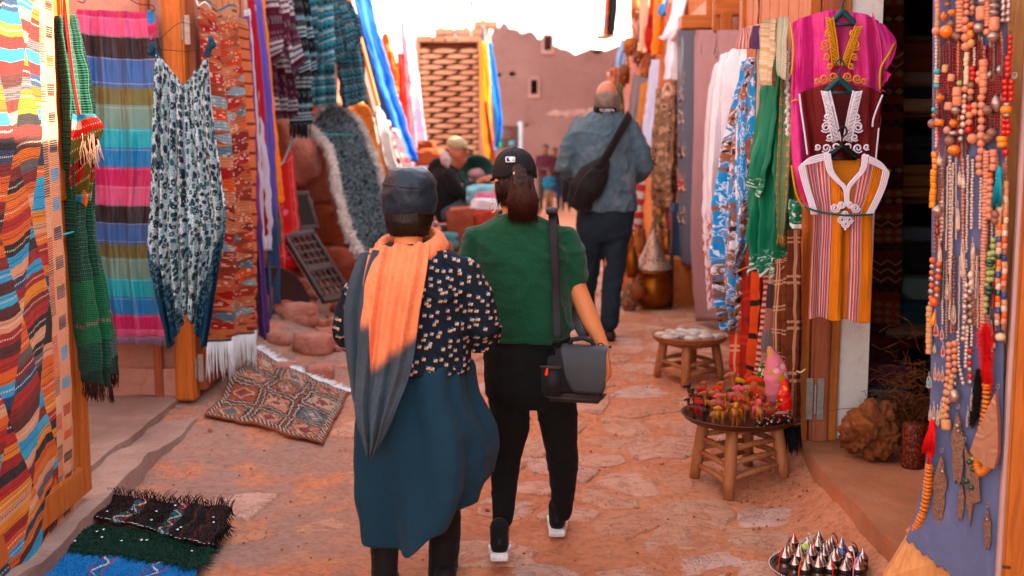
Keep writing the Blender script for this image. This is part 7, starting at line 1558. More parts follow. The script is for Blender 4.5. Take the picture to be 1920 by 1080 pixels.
rn=random.Random(31);ty=[plain('fold_'+c_[1:],c_,.9,k=K)for c_ in('#8c7468','#3a3230','#b08a70','#5a4a48','#2c3038','#a06a4a','#6a6a72','#7a3a2c')]
sf=empty('shelf',at(1730,470,7.0),'dark wooden shelf inside the shop holding folded blankets','shelf')
for z in(.75,1.25,1.75,2.2):g=G();g.bbox((2.75,7.2,z),(1.1,.5,.03),.006);g.make('board',wd_dark,sf)
for x in(2.2,3.3):g=G();g.bbox((x,7.2,1.2),(.04,.48,2.2),.006);g.make('upright',wd_dark,sf)
for zi,z0 in enumerate((.77,1.27,1.77)):
    for xi in(0,1):
        z=z0
        for k in range(5):
            h=rn.uniform(.05,.085);w=rn.uniform(.44,.5);g=G();g.bbox((2.48+xi*.52+rn.uniform(-.02,.02),7.13,z+h/2),(w,.34,h),h*.42);g.bbox((2.48+xi*.52,7.12,z+h*.25),(w*.97,.34,h*.3),.01)
            z+=h+.003;tag(g.make('blanket',rn.choice(ty)),'%s folded blanket on the %s shelf board, %s pile'%(['lowest','second','middle','fourth','topmost'][k],['bottom','middle','top'][zi],['nearer the door','deeper'][xi]),'blanket','folded blankets in the dark shop')
for i,(px,py,Y,s_,c_,lab)in enumerate([(1722,480,6.6,.16,'#1c1a1c','black cloth heap with white marks in the dark shop'),(1716,540,6.4,.15,'#5c6c68','grey green cloth heap in the dark shop'),(1712,585,6.3,.16,'#14303a','dark teal cloth heap low in the shop'),(1655,700,5.9,.14,'#5a2c3a','mauve crumpled cloth behind the straw'),(1664,745,5.7,.1,'#1a6a84','teal plastic bag under the straw')]):
    p=at(px,py,Y);tag(rock('cloth_heap',p,(s_*1.3,s_,s_*.55),plain('heap_'+c_[1:],c_,.9,k=K),None,i*3.3,.35,2.2,4),lab,'cloth')
e_=empty('table',(2.12,6.25,ST),'low dark table under the cloth heaps','table');g=G();g.bbox((2.16,6.3,.62),(.7,.6,.05),.01);g.make('table_top',wd_dark,e_)
for sx in(1.88,2.44):
    for sy in(6.06,6.54):g=G();g.bbox((sx,sy,.4),(.05,.05,.4),.008);g.make('leg',wd_dark,e_)
# straw heap
g=G();stc=at(1712,790,5.35)
for _ in range(900):
    p=stc+Vector((rn.gauss(0,.085),rn.gauss(.08,.1),0));p.z=ST+.01+abs(rn.gauss(0,.12))*1.3;d_=Vector((rn.uniform(-1,1),rn.uniform(-.8,.8),rn.uniform(-.5,.7))).normalized()*rn.uniform(.05,.13);p.x=max(p.x,1.6)
    q=p+d_;q.z=max(q.z,ST+.01);m_=(p+q)/2+Vector((0,0,rn.uniform(-.01,.03)));g.tube([p,m_,q],.0017,3)
straw=tag(g.make('straw',plain('dry_straw','#7a4c2c',.9,k=K)),kind='stuff')
g=G();p=at(1714,800,5.0);g.lathe([(.001,0),(.046,0),(.05,.01),(.047,.09),(.05,.185),(.046,.195),(.001,.195)],(p.x,p.y,ST),26)
tag(g.make('embossed_roll',mat('embossed_belt',lambda:(lambda u,v:mixc((voro(vec(u*2.4,v*6),9)<.3),hx('#5c2014',K),hx('#84442c',K)))(*UV()),.6,lambda:voro(vec(*OBJ()),60),.004)),'upright roll of embossed red leather beside the brown rock','roll')
# big brown mineral rock on the step
def mr_col():
    p=vec(*OBJ());return mixc(sstep(.35,.65,noise(p,9,6,.7)),hx('#6b3a24',K),hx('#a86a44',K))
mrk=mat('brown_mineral',mr_col,.85,lambda:noise(vec(*OBJ()),24,7,.75),.02)
bm=bmesh.new();bmesh.ops.create_icosphere(bm,subdivisions=5,radius=1);p0=at(1636,820,5.14)
for v in bm.verts:
    q=v.co*1.6;d_=mnoise.noise(q)*.22+mnoise.noise(q*2.3+Vector((3,1,2)))*.25-abs(mnoise.noise(q*4.2))*.28+mnoise.noise(q*9)*.07+mnoise.noise(q*19)*.035
    v.co=v.co*(1.08+d_);v.co=Vector((v.co.x*.128,v.co.y*.11,v.co.z*.118))
zm=min(v.co.z for v in bm.verts)
for v in bm.verts:v.co+=Vector((p0.x,p0.y,ST-zm-.006))
bm.verts.index_update();tag(mesh_obj('mineral_rock',[tuple(v.co)for v in bm.verts],[tuple(x.index for x in f.verts)for f in bm.faces],mrk),'lumpy brown mineral rock on the orange step by the white reveal','rock');bm.free()
# ================================================================ blue board of necklaces
def Yb(px):return 3.76-.16*(px-1748)/(1890-1748)
def bb(px,py,off=.02):return at(px,py,Yb(px)-off)
def blue_col():
    u,v=UV();n_=noise(vec(u*4,v*.7),3,5,.7);c_=mixc(n_,hx('#545a72',K),hx('#74799a',K));return mixc(sstep(.55,.75,noise(vec(u*6,v),4,5,.7))*.6*sstep(.6,.2,v),c_,hx('#8c7f88',K))
bdm=mat('blue_cloth',blue_col,.85,lambda:noise(vec(*UV()),20,5),.004)
jb=empty('jewellery_board',bb(1820,1060,0),'tall blue cloth board densely hung with necklaces and silver','display')
sheet('cloth',[(1750,-60,3.77),(1748,250,3.77),(1746,550,3.77),(1742,800,3.77),(1722,940,3.76),(1698,1012,3.75)],[(1888,-60,3.61),(1886,250,3.61),(1884,550,3.61),(1882,800,3.61),(1880,960,3.61),(1878,1150,3.61)],bdm,jb,.8,.006,50,70,.5,130,.012,hemf=lambda u:.01*math.sin(u*60)*math.sin(u*23))
g=G();a_,b_=bb(1890,540,-.03),bb(1930,540,-.03);ro=Matrix.Rotation(R(-6),3,'Z');g.bbox((a_.x+.055,a_.y-.03,1.3),(.10,.08,2.4),.012,ro);g.make('frame',wd_or,jb,smooth=False)
g=G();g.bbox((a_.x+.0,a_.y-.045,1.3),(.012,.03,2.4),.004,ro);g.make('frame_bead',plain('pale_edge','#b89a94',.7),jb,smooth=False)
g=G();c_=(bb(1752,540,-.05)+bb(1885,540,-.05))/2;ro=Matrix.Rotation(math.atan2(-.16,.185),3,'Z');g.bbox((c_.x+.04,c_.y+.03,1.30),(.25,.03,2.36),.01,ro);g.make('backing',wd_tan,jb,smooth=False)
g=G();g.tube([bb(1886,146,.0),bb(1902,146,.03),bb(1908,142,.03)],.004,6);g.tube([bb(1903+4*math.cos(t*PI/6),142+6*math.sin(t*PI/6),.035)for t in range(12)],.002,5,closed=True);g.make('latch',iron,jb)
g=G();g.tube([bb(1868,1062,.01),bb(1892,1064,.05)],.005,8);g.make('nail',plain('rusty_nail','#5c3426',.8),jb)
tag(tb:=block('footing',1.24,1.62,3.4,3.80,-.05,.235,wd_tan,'tan plywood foot under the ragged lower edge of the blue cloth','board',sub=.08,rough_=.01))if False else None
fp_=[at(1703,1008,3.79),at(1656,1085,3.79),at(1640,1180,3.79),at(1900,1180,3.65),at(1895,1010,3.65)]
g=G();n_=Vector((.02,.06,0));g.add(fp_+[q+n_ for q in fp_],[(0,1,2,3,4),(9,8,7,6,5)]+[(i,i+5,(i+1)%5+5,(i+1)%5)for i in range(5)]);tag(g.make('plywood_foot',wd_tan,None,smooth=False),'tan plywood showing under the ragged lower edge of the blue cloth','board')
BM={}
def bead_mesh(kind):
    if kind in BM:return BM[kind]
    g=G()
    if kind=='ball':g.ball((0,0,0),1,10,7)
    elif kind=='disc':g.lathe([(.3,-.45),(.85,-.4),(1,0),(.85,.4),(.3,.45)],n=10)
    elif kind=='tube':g.lathe([(.55,-1.05),(.92,-.95),(1,-.6),(1,.6),(.92,.95),(.55,1.05)],n=10)
    elif kind=='bicone':g.lathe([(.2,-1.1),(.7,-.6),(1,-.1),(1,.1),(.7,.6),(.2,1.1)],n=10)
    elif kind=='slab':g.bbox((0,0,0),(1.9,1.1,1.5),.35)
    elif kind=='drop':g.lathe([(.08,1.3),(.25,.9),(.6,.3),(.95,-.3),(.8,-.8),(.3,-1.05)],n=10)
    me=bpy.data.meshes.new('bead');me.from_pydata([list(v)for v in g.v],[],g.f);me.polygons.foreach_set('use_smooth',[True]*len(me.polygons));me.materials.append(beadm['wood']);BM[kind]=me;return me
BMM={}
def bead(parent,pos,r,kind,mk,sz=1.0,name='bead'):
    key=(kind,mk)
    if key not in BMM:me=bead_mesh(kind).copy();me.materials.clear();me.materials.append(beadm[mk]);BMM[key]=me
    o=bpy.data.objects.new(name,BMM[key]);COL.objects.link(o);o.parent=parent;o.location=Vector(pos)-parent.location;o.scale=(r,r,r*sz);o.rotation_euler=(rn.uniform(-.15,.15),rn.uniform(-.15,.15),rn.uniform(0,3));return o
PX=3.7/FPX
def necklace(label,items,thin=None,grp=None):
    """items: (px, y0, y1, bead radius in px, kind, colour, squash); big beads are parts, a run of small ones is one part"""
    e=empty('necklace',bb(items[0][0],items[0][1],.02),label,'necklace',grp);e.matrix_world=Matrix.Translation(e.location)
    for it in items:
        px,y0,y1,r_,kind,mk=it[:6];sq=it[6]if len(it)>6 else 1.0;slope=it[7]if len(it)>7 else 0;r=r_*PX;st=r*2*(sq if kind not in('disc',)else .46*sq)/PX*1.0;n=max(1,int(round((y1-y0)/max(st,1.5))))
        if r_>=4.4:
            for k in range(n):
                t=(k+.5)/n;mk2=mk if isinstance(mk,str)else mk[k%len(mk)];bead(e,bb(px+slope*t+rn.uniform(-.8,.8),y0+(y1-y0)*t,.02+r),r*rn.uniform(.9,1.08),kind,mk2,sq)
        else:
            g=G();mk2=mk if isinstance(mk,str)else mk[0]
            for k in range(n):t=(k+.5)/n;g.ball(bb(px+slope*t+rn.uniform(-.6,.6),y0+(y1-y0)*t,.018+r),(r,r,r*sq),7,5)
            o=g.make('bead_string',beadm[mk2],e);o['kind']='stuff'
    ys=[q[1]for q in items]+[q[2]for q in items];x0,x1=items[0][0],items[-1][0]
    g=G();g.tube([bb(x0,min(ys)-6,.016),bb((x0+x1)/2,(min(ys)+max(ys))/2,.02),bb(x1+(items[-1][7]if len(items[-1])>7 else 0),max(ys),.02)],.0012,4);g.make('thread',wire,e)
    return e
N_=necklace
N_('short pink bead strand ending in a round peach ball, top left of the blue board',[(1758,-20,24,5,'tube','pinkd',.9),(1757,24,50,4.8,'disc','wood'),(1755,50,66,8,'ball','peach')])
N_('thick amber pendant cluster with large yellow amber drop',[(1777,-20,14,6,'ball','brown'),(1770,18,44,9,'slab','amber',1.2),(1786,14,34,8,'slab','amber',.9),(1774,44,74,13.5,'ball','amber'),(1782,38,52,7,'bicone','brown'),(1789,58,74,7.5,'ball','brown')])
N_('column of stacked peach discs beside the amber cluster',[(1800,-20,60,8,'disc','peach'),(1796,60,78,7,'ball','brown')])
N_('long chain of round peach beads in the top row',[(1812,-20,30,6,'ball','peach'),(1810,30,62,7,'ball','peach'),(1810,62,96,8,'ball','peach')])
N_('peach beads ending in two ovals and an amber slab, top row',[(1823,-20,30,5.5,'ball',['brown','peach']),(1821,38,56,8,'slab','amber',.9),(1820,56,90,7.5,'ball',['amber','wood'],1.2)])
N_('silver ball below a broad peach cylinder, top row',[(1842,-20,10,9,'bicone','silver',.8),(1840,12,38,9,'tube','peach',1.3),(1835,38,66,10,'ball','silver',1)])
N_('top row strand of orange beads and big engraved silver balls',[(1864,-20,30,9.5,'bicone','silver',.7),(1864,32,58,9,'tube','peach',1.3),(1862,58,80,11,'bicone','silver',.9)])
N_('pale disc strand between the two silver ball strands, top row',[(1852,-10,50,6.5,'disc','peach'),(1850,50,70,7,'ball','peach')])
N_('pair of dark silver drops nearest the frame, top row',[(1882,-15,20,4.6,'tube','silver',1.2),(1881,20,42,6,'drop','silver',1),(1892,-15,16,4.6,'tube','silver',1.2),(1891,16,42,6.5,'drop','silver',1)])
N_('brown strand with turquoise beads at the left edge of the second row',[(1762,70,126,2.4,'ball','brown'),(1758,128,140,6,'ball','turq'),(1757,140,156,5,'disc','cream'),(1756,156,166,5.5,'ball','turq'),(1752,168,196,2.6,'ball','brown'),(1752,200,222,5,'ball',['turq','brown']),(1748,222,242,9,'ball','brown')])
def red_n(lab,px,ys,mid,end):
    it=[];a=ys[0]
    for s_ in(-2.4,2.4):it.append((px+s_,ys[0],ys[1],2.3,'ball','red'))
    it+=[(px,ys[1],ys[2],mid[0],mid[1],mid[2],mid[3])]
    for s_ in(-6,-2,2,6):it.append((px+s_,ys[2],ys[3],2.5,'ball','red'))
    it+=end;N_(lab,it)
red_n('thick dark red strand with an amber block and a carnelian disc',1772,(84,120,138,176),(5.5,'tube','wood',1.2),[(1764,176,192,11,'slab','amber',.8),(1760,194,222,2.6,'ball','red'),(1766,194,226,2.6,'ball','red'),(1762,222,238,10,'disc','amber',1.4)])
red_n('dark red strand with peach cube beads, third of the second row',1784,(88,138,154,190),(6.5,'tube','peach',1),[(1779,190,208,7.5,'tube','peach',.9),(1778,208,236,2.6,'ball','red'),(1783,208,236,2.6,'ball','red'),(1776,236,252,8,'ball','pinkd')])
N_('strand with green glass, peach cylinders and a low amber slab',[(1801,92,148,2.4,'ball','red'),(1798,150,162,5.5,'ball','green'),(1795,164,198,8,'tube','peach',1),(1792,198,216,9,'bicone','silver',.9),(1789,220,242,10,'slab','amber',1),(1787,244,256,9,'disc','silver'),(1781,256,272,9,'ball','brown'),(1788,272,290,12,'ball','amber',.8)])
N_('pearly strand with mixed pale stones in the middle of the board',[(1812,98,158,4.6,'tube','cream',1),(1809,158,176,6.5,'ball','peach'),(1808,176,214,5,'ball',['pearl','peach','pearl']),(1805,214,240,5.4,'ball','pearl'),(1802,240,268,6,'ball',['pearl','silver'])])
N_('orange and peach bead strand over a red bundle',[(1827,88,124,2.6,'ball','cream'),(1824,124,152,5.5,'ball','coral'),(1820,154,190,6.5,'ball',['brown','peach']),(1817,195,250,6.5,'ball',['coral','peach','peach'])])
red_n('dark red strand ending in a large pale ball',1836,(75,132,156,192),(6.5,'ball','peach',1),[(1828,192,216,7,'ball','peach'),(1824,216,250,2.6,'ball','red'),(1830,216,250,2.6,'ball','red'),(1823,250,270,10,'ball','peach')])
N_('long column of chunky peach beads down the middle',[(1846,86,112,4.8,'tube','red'),(1844,112,176,7.5,'tube','peach',.85),(1840,176,290,7.5,'ball',['peach','pinkd','peach']),(1836,290,330,6.5,'ball',['peach','pinkd'])])
red_n('red strand with slim silver ovals and a brown barrel',1856,(88,130,150,196),(5,'bicone','silver',1.4),[(1851,196,218,9.5,'bicone','brown',.9),(1849,218,250,2.6,'ball','red'),(1855,218,250,2.6,'ball','red'),(1850,250,268,10.5,'bicone','brown',.8)])
red_n('wide red strand with a flat engraved silver oval',1873,(78,122,140,178),(5.5,'bicone','silver',1.5),[(1868,178,210,8.5,'bicone','silver',1.6),(1866,210,242,2.6,'ball','red'),(1871,210,242,2.6,'ball','red'),(1860,242,256,8.5,'ball','brown')])
N_('bright coral necklace with amber and silver spacers nearest the frame',[(1894,64,104,4.6,'ball','coral'),(1890,104,146,6,'ball','coral'),(1885,148,192,5.4,'ball','coral'),(1896,148,192,5.4,'ball','coral'),(1888,192,200,8,'disc','silver'),(1886,200,212,11,'disc','yellow',1.3),(1887,212,220,8,'disc','silver'),(1882,220,254,5.4,'ball','coral'),(1890,220,254,5.4,'ball','coral'),(1879,256,276,10,'disc','yellow',1.2),(1885,276,294,7,'ball','coral')])
N_('string of yellow orange oval beads at the left edge',[(1752,284,318,5,'tube','yellow',1),(1750,318,390,6,'tube','yellow',1,-1)])
N_('brown seed bead necklace with silver hand and bicone pendant',[(1760,246,300,2.4,'ball','coral'),(1762,300,376,2.4,'ball','brown',1,-2),(1776,262,372,2.6,'ball','brown',1,-14),(1758,384,406,10,'bicone','silver',1.1),(1757,410,440,5,'drop','red',2)])
N_('thick strand of thin pinkish discs right of centre',[(1850,282,440,6.4,'disc','pinkd',1.1,-4),(1845,440,620,6.2,'disc','pinkd',1.1,-3)])
N_('peach tube beads ending in a spiral shell',[(1862,280,320,6.5,'tube','peach',.9),(1857,322,334,5.5,'ball','orange'),(1857,334,412,7,'ball','peach',1,-3),(1866,396,420,8,'ball','brown')])
N_('green glass bead cluster with dark green spacers',[(1862,444,480,5.6,'ball','green'),(1856,470,530,6,'ball','green',1,-3),(1862,480,530,5.6,'ball','green',1,-3),(1850,530,590,6,'ball','green',1,-4),(1856,486,500,9,'disc','dkgreen',1),(1854,536,552,9,'disc','dkgreen',1),(1853,590,620,5.6,'disc','brown',1.2)])
N_('multicoloured stone tube necklace closing in a round shell',[(1877,344,420,4.7,'tube',['cream','wood','peach'],1.4,-3),(1886,340,420,4.7,'tube',['wood','peach','cream'],1.4,0),(1874,420,610,5.2,'tube',['orange','wood','blue','peach','pearl','dkgreen'],1.1,-4),(1884,420,620,5.2,'tube',['wood','pearl','orange','peach','brown','blue'],1.1,-2),(1876,622,642,9.5,'ball','cream',.8)])
N_('orange coral balls over wooden beads at the left edge',[(1748,482,576,5.6,'ball',['orange','silver'],1,-2),(1760,490,560,6,'ball',['orange','silver'],1,-4),(1752,558,574,8,'ball','orange'),(1743,574,664,5.6,'tube','wood',.9,-2),(1751,582,612,6,'drop','yellow',2.2)])
N_('long double column of peach wooden beads down to a barrel bead',[(1790,638,700,6.2,'ball','peach'),(1779,640,704,6.2,'ball','peach'),(1786,700,742,6,'ball','wood',1,-8),(1776,704,742,6,'ball','peach',1,-2),(1778,744,786,6.2,'ball','peach',1,-4),(1770,744,786,5.8,'ball','wood',1,0),(1774,786,806,9,'tube','wood',1)])
N_('silver bead loop with a ribbed shell pendant',[(1796,620,690,3.4,'ball','pearl',1,2),(1814,610,690,3.8,'ball','pearl',1,-4),(1800,690,722,3.8,'ball','pearl',1,6),(1791,700,726,3.6,'tube','silver',1.6),(1790,728,756,10.5,'ball','silver',1.25)])
N_('strand of red and silver balls beside the silver loop',[(1822,560,650,3,'ball','pearl'),(1819,652,722,5.4,'ball',['coral','silver'])])
N_('heavy silver bead strand right of centre',[(1812,530,640,4.8,'ball',['pearl','silver'],1,-6),(1821,508,540,5.6,'bicone','pearl',1.4),(1820,540,610,6.6,'bicone',['silver','brown'],1)])
N_('fine orange bead string near the frame',[(1864,516,580,2.4,'ball','coral',1,-3),(1858,600,660,2.6,'ball','pearl',1,2),(1864,640,656,3.6,'drop','pearl',1.8)])
for(px,a,b,r_,lab)in[(1777,312,470,2.0,'thin pale chain in the left half of the board'),(1787,305,480,2.4,'pale twisted chain beside the thin one'),(1815,290,474,2.6,'woven silver chain under the brown barrel bead'),(1824,298,430,3.0,'thick rope chain of pale metal'),(1768,440,560,1.8,'dark fine chain near the left edge'),(1800,480,630,1.8,'plain straight silver chain in the middle'),(1840,332,430,3.0,'rough pink coral branch strand'),(1783,470,600,2.4,'silver chain with turquoise chips'),(1832,480,560,2.2,'small pale chain left of the green glass')]:
    N_(lab,[(px,a,b,r_,'ball','pearl' if px!=1768 else 'dark',1,-3)])
rf=random.Random(77)
for i in range(58):
    px=1753+(i*2.37)+rf.uniform(-1,1);y0=rf.choice([(60,270),(62,250),(290,470),(285,540),(470,640)]if i%3 else[(90,290),(300,500),(480,620)]);a=y0[0]+rf.uniform(-6,20);b=y0[1]+rf.uniform(-30,20);r_=rf.uniform(1.7,4.0);g=G();n=int((b-a)/(r_*1.9));mk=rf.choice(['red','pearl','brown','silver','red','peach','coral']if a<280 else['pearl','silver','brown','pearl','peach'])
    for k in range(n):t=k/n;g.ball(bb(px+rf.uniform(-.5,.5),a+(b-a)*t,.012),(r_*PX,)*3,6,4)
    g.tube([bb(px,a-8,.01),bb(px,b,.01)],.001,3);tag(g.make('necklace',beadm[mk]),'fine seed bead strand hanging behind the bigger necklaces of the blue board','necklace','seed bead strands on the blue board')
# silver pieces: filigree drops, earrings, long tassels, hands, fibula
fil=mat('filigree',lambda:mixc(sstep(.3,.7,voro(vec(*OBJ()),330)),hx('#a88c7c',K),hx('#705648',K)),.42,metal=.7,bump=lambda:voro(vec(*OBJ()),330),bdist=.001)
def outline(name,pts,th,m,label,cat,off=.03,parent=None,group=None,knobs=()):
    P_=[bb(x,y,off)for x,y in pts];n=len(P_);c_=sum(P_,Vector())/n;q=[p.lerp(c_,.06)+Vector((-.65,-.76,0)).normalized()*th for p in P_];g=G();g.add(P_+q,[tuple(range(n)),tuple(range(2*n-1,n-1,-1))]+[(i,n+i,n+(i+1)%n,(i+1)%n)for i in range(n)])
    e=empty(name,c_,label,cat,group);g.make('plate',m,e,smooth=False)
    top=min(pts,key=lambda t:t[1]);g=G();g.tube([bb(top[0]+3*math.cos(t*PI/5),top[1]-4+4*math.sin(t*PI/5),off)for t in range(10)],.0014,5,closed=True);g.make('ring',beadm['silver'],e)
    for(kx,ky,kr,km)in knobs:bead(e,bb(kx,ky,off+.012),kr*PX,'ball',km,1,'stud')
    return e
def hamsa(cx,y0,y1,w,lab,knobs=(),lean=0):
    h=y1-y0;pr=[(0,0),(.22,.12),(.34,.28),(.5,.36),(.52,.48),(.4,.55),(.46,.72),(.34,.9),(.2,1),(.05,.97),(-.06,.92),(-.2,.98),(-.34,.86),(-.4,.7),(-.36,.52),(-.5,.44),(-.42,.3),(-.2,.14)]
    return outline('hand_amulet',[(cx+a*w+lean*b,y0+b*h)for a,b in pr],.006,fil,lab,'amulet',.03,None,None,knobs)
hamsa(1796,766,912,26,'large dark silver hand amulet at the centre of the lower board',[(1795,798,5,'silver'),(1797,808,3.4,'silver')],0)
hamsa(1766,848,986,28,'tall brown silver hand amulet low on the left of the board',[(1767,884,4,'silver')],-8)
hamsa(1804,904,978,14,'small silver hand amulet between the two large ones',(),-3)
hamsa(1852,950,1032,15,'small silver hand amulet nearest the frame, lowest',[(1851,974,3,'silver')],0)
outline('fibula',[(1808,828),(1820,850),(1836,860),(1840,942),(1826,946),(1820,990),(1812,940),(1813,880)],.008,fil,'pointed silver fibula set with green stones','brooch',.035,knobs=[(1818,866,6,'dkgreen'),(1824,880,5,'dkgreen'),(1812,902,6,'dkgreen'),(1821,914,5.5,'dkgreen'),(1824,860,4,'green')])
g=G();eng=mat('engraved_brass',lambda:mixc(fmin(sstep(.04,.0,fabs(fsin(noise(vec(*OBJ()),10,2)*40)))+(voro(vec(*OBJ()),70)<.1),1.0)*.6,hx('#c49a82',K),hx('#6a4a3c',K)),.38,metal=.7,bump=lambda:fsin(noise(vec(*OBJ()),10,2)*40),bdist=.0004)
outline('powder_horn',[(1871,728),(1876,790),(1876,850),(1868,880),(1850,876),(1820,846),(1832,812),(1850,772)],.02,eng,'cone shaped engraved brass horn hanging beside the frame','horn',.05)
for i,(px,y0,y1,w,mk,lab)in enumerate([(1761,286,308,11,'pearl','white filigree hand amulet on the brown necklace'),(1799,312,346,8,'pearl','left oval filigree earring'),(1806,318,352,8,'pearl','right oval filigree earring'),(1796,376,430,9,'pearl','broad filigree pendant above long chains'),(1805,420,520,10,'pearl','long filigree tassel ending in a leaf'),(1762,450,492,9,'pearl','lacy oval pendant near the left edge'),(1824,444,484,8,'pearl','slim lacy earring by the rope chain'),(1776,520,560,10,'silver','dangling silver charm with blue drops'),(1788,560,606,10,'silver','silver charm with a dark blue bird'),(1822,500,545,9,'pearl','pale oval pendant above the silver strand'),
                                            (1755,600,630,11,'coral','big red enamel drop earring'),(1766,612,636,8,'coral','smaller red drop earring beside it'),(1768,640,668,8,'coral','red rimmed drop earring below the pair'),(1742,698,726,12,'turq','turquoise drop earring with a white rim'),(1753,680,712,6,'orange','orange dangling earring, first of the row'),(1760,690,712,6,'brown','brown dangling earring, second of the row'),(1767,686,714,6,'coral','red dangling earring, last of the row'),
                                            (1744,760,788,7,'silver','slim silver earring, first above the red tassel'),(1751,752,786,6,'silver','slim silver earring, second above the red tassel'),(1758,758,796,7,'silver','long silver earring beside the tassel top'),(1764,752,784,6,'green','greenish silver earring by the barrel bead'),(1752,644,660,7,'green','green and red little drop under the pair'),(1815,760,800,8,'silver','silver ring chain right of the large hand'),(1822,728,770,7,'pearl','open silver chain drop under the red balls')]):
    e=empty('earring' if 'earring' in lab else 'pendant',bb(px,y0,.03),lab,'earring' if 'earring' in lab else 'pendant');h=(y1-y0);ro=Matrix.Identity(3)
    g=G();pts=[bb(px+w*.5*math.sin(t*PI/12)*(.35+.65*t/12 if t<=12 else .35+.65*(24-t)/12),y0+h*(.28+.36*(1-math.cos(t*PI/12))),.03)for t in range(24)];g.tube(pts,.0014,5,closed=True);g.tube([bb(px,y0,.03),bb(px,y0+h*.3,.03)],.001,4);g.make('wire_loop',beadm['pearl'],e)
    bead(e,bb(px,y0+h*.68,.03),w*.34*PX,'drop',mk,h*.26/(w*.34),'drop')
    g=G()
    for k in range(5):x=px+(k-2)*w*.2;g.tube([bb(x,y0+h*.88,.03),bb(x,y1+(2-abs(k-2))*2,.03)],.001,4)
    tag(g.make('dangles',beadm['pearl'],e),kind='stuff')
def tassel(px,y0,y1,w,m,lab,slant=0,fluffy=0,n=150):
    e=empty('tassel',bb(px,y0,.03),lab,'tassel');g=G()
    for _ in range(n):
        a=rn.uniform(-1,1);x1_=px+slant+a*w;dep=rn.uniform(.02,.05)
        if fluffy:t=rn.random();y=y0+(y1-y0)*t;x=px+slant*t;g.tube([bb(x,y,.035),bb(x+rn.uniform(-1,1)*w*(1-t*.5),y+rn.uniform(-4,22),dep+.01)],[.0012,.0005],3)
        else:g.tube([bb(px+a*w*.25,y0+6,dep*.7+.01),bb(px+slant*.5+a*w*.7,(y0+y1)/2,dep),bb(x1_,y1+rn.uniform(-8,6),dep)],[.0016,.0016,.0007],3)
    tag(g.make('threads',m,e),kind='stuff');g=G();g.limb([bb(px,y0-2,.03),bb(px,y0+10,.03)],[.008,.012],10);g.make('head',m,e)
redt=plain('red_tassel','#d02a14',.9,k=.9);tassel(1748,792,846,13,redt,'red yarn tassel at the left edge above the amber string',-8)
tassel(1744,842,876,4,redt,'thin red cord tail below the red tassel',-4,0,40)
tassel(1846,608,722,22,redt,'fluffy red tassel near the frame',6,1,900);tassel(1850,660,724,7,redt,'straight red cords under the fluffy tassel',2,0,60)
tassel(1874,318,384,10,plain('cyan_tassel','#1c98a8',.6,k=K),'turquoise seed bead tassel near the frame',-6)
g=G()
for _ in range(700):t=rn.random();x=1838-10*t;y=690+95*t;g.tube([bb(x+rn.uniform(-8,8),y,.02),bb(x+rn.uniform(-10,6)-6*t,y+rn.uniform(6,22),rn.uniform(.02,.05))],[.0014,.0006],3)
tag(tag(g.make('fur_tail',plain('black_fur','#16100e',.9)),'black fur tail hanging behind the amber ring beads','tail'))
def ring_string(lab,path,r_,n,mk='yellow'):
    e=empty('necklace',bb(path[0][0],path[0][1],.04),lab,'necklace');sp=smoothpath([bb(x,y,.04)for x,y in path],n)
    for i in range(n):
        d_=(sp[i+1]-sp[i]).normalized();o=bead(e,sp[i],r_*PX*rn.uniform(.9,1.1),'disc',mk if isinstance(mk,str)else mk[i%len(mk)],.82,'bead');o.rotation_euler=d_.to_track_quat('Z','Y').to_euler()
beadm['ambwood']=plain('bead_ambwood','#c87820',.4,k=.85,coat=.4)
ring_string('long string of amber wooden rings hanging off the left edge to the step',[(1742,872),(1740,900),(1737,930),(1730,962),(1718,986),(1704,1000)],8.5,22,'ambwood');ring_string('short end of the amber ring string',[(1704,1002),(1712,1000),(1722,984),(1732,958)],7,9,'ambwood')
ring_string('amber wooden ring string under the fluffy red tassel',[(1850,722),(1849,760),(1842,800),(1834,840),(1832,868),(1838,886),(1850,876),(1852,862)],8.5,34,'ambwood')
# ================================================================ stools and trays
wstool=wood('stool_wood','#8c5c40','#a87450','#6a4430')
def stool(c_,h,r_,rz,label,rung=3,splay=.03):
    e=empty('stool',(c_[0],c_[1],gh(c_[0],c_[1])),label,'stool');ro=Matrix.Rotation(rz,3,'Z');L_=[]
    for sx,sy in((1,1),(1,-1),(-1,-1),(-1,1)):
        d_=ro@Vector((sx,sy,0));t=Vector(c_[:2]+(0,))+d_*r_*.44;b_=t+d_*splay;t.z=h;b_.z=gh(b_.x,b_.y)+.004;L_.append((t,b_))
        g=G();g.tube([b_,b_.lerp(t,.3),b_.lerp(t,.7),t],[.024,.028,.029,.027],12);g.make('leg',wstool,e)
    for i in range(4):
        (t0,b0),(t1,b1)=L_[i],L_[(i+1)%4]
        for k in range(rung):f=.22+.22*k+(.05 if i%2 else 0);g=G();p,q=b0.lerp(t0,f),b1.lerp(t1,f);g.tube([p,p.lerp(q,.5)+Vector((0,0,.004)),q],[.012,.015,.012],8);g.make('rung',wstool,e)
        g=G();p,q=b0.lerp(t0,.96),b1.lerp(t1,.96);g.tube([p,q],.02,8);g.make('seat_rail',wstool,e)
    return e
def tray(c_,z,r_,m,label,lip=.03,name='tray',tilt=None):
    g=G();g.lathe([(.001,0),(r_*.88,0),(r_*.95,lip*.4),(r_,lip),(r_*1.015,lip*1.05),(r_*1.0,lip*1.15),(r_*.93,lip*.55),(r_*.86,.006),(.001,.006)],(c_[0],c_[1],z),48,tilt,cap=False);return tag(g.make(name,m),label,'tray')
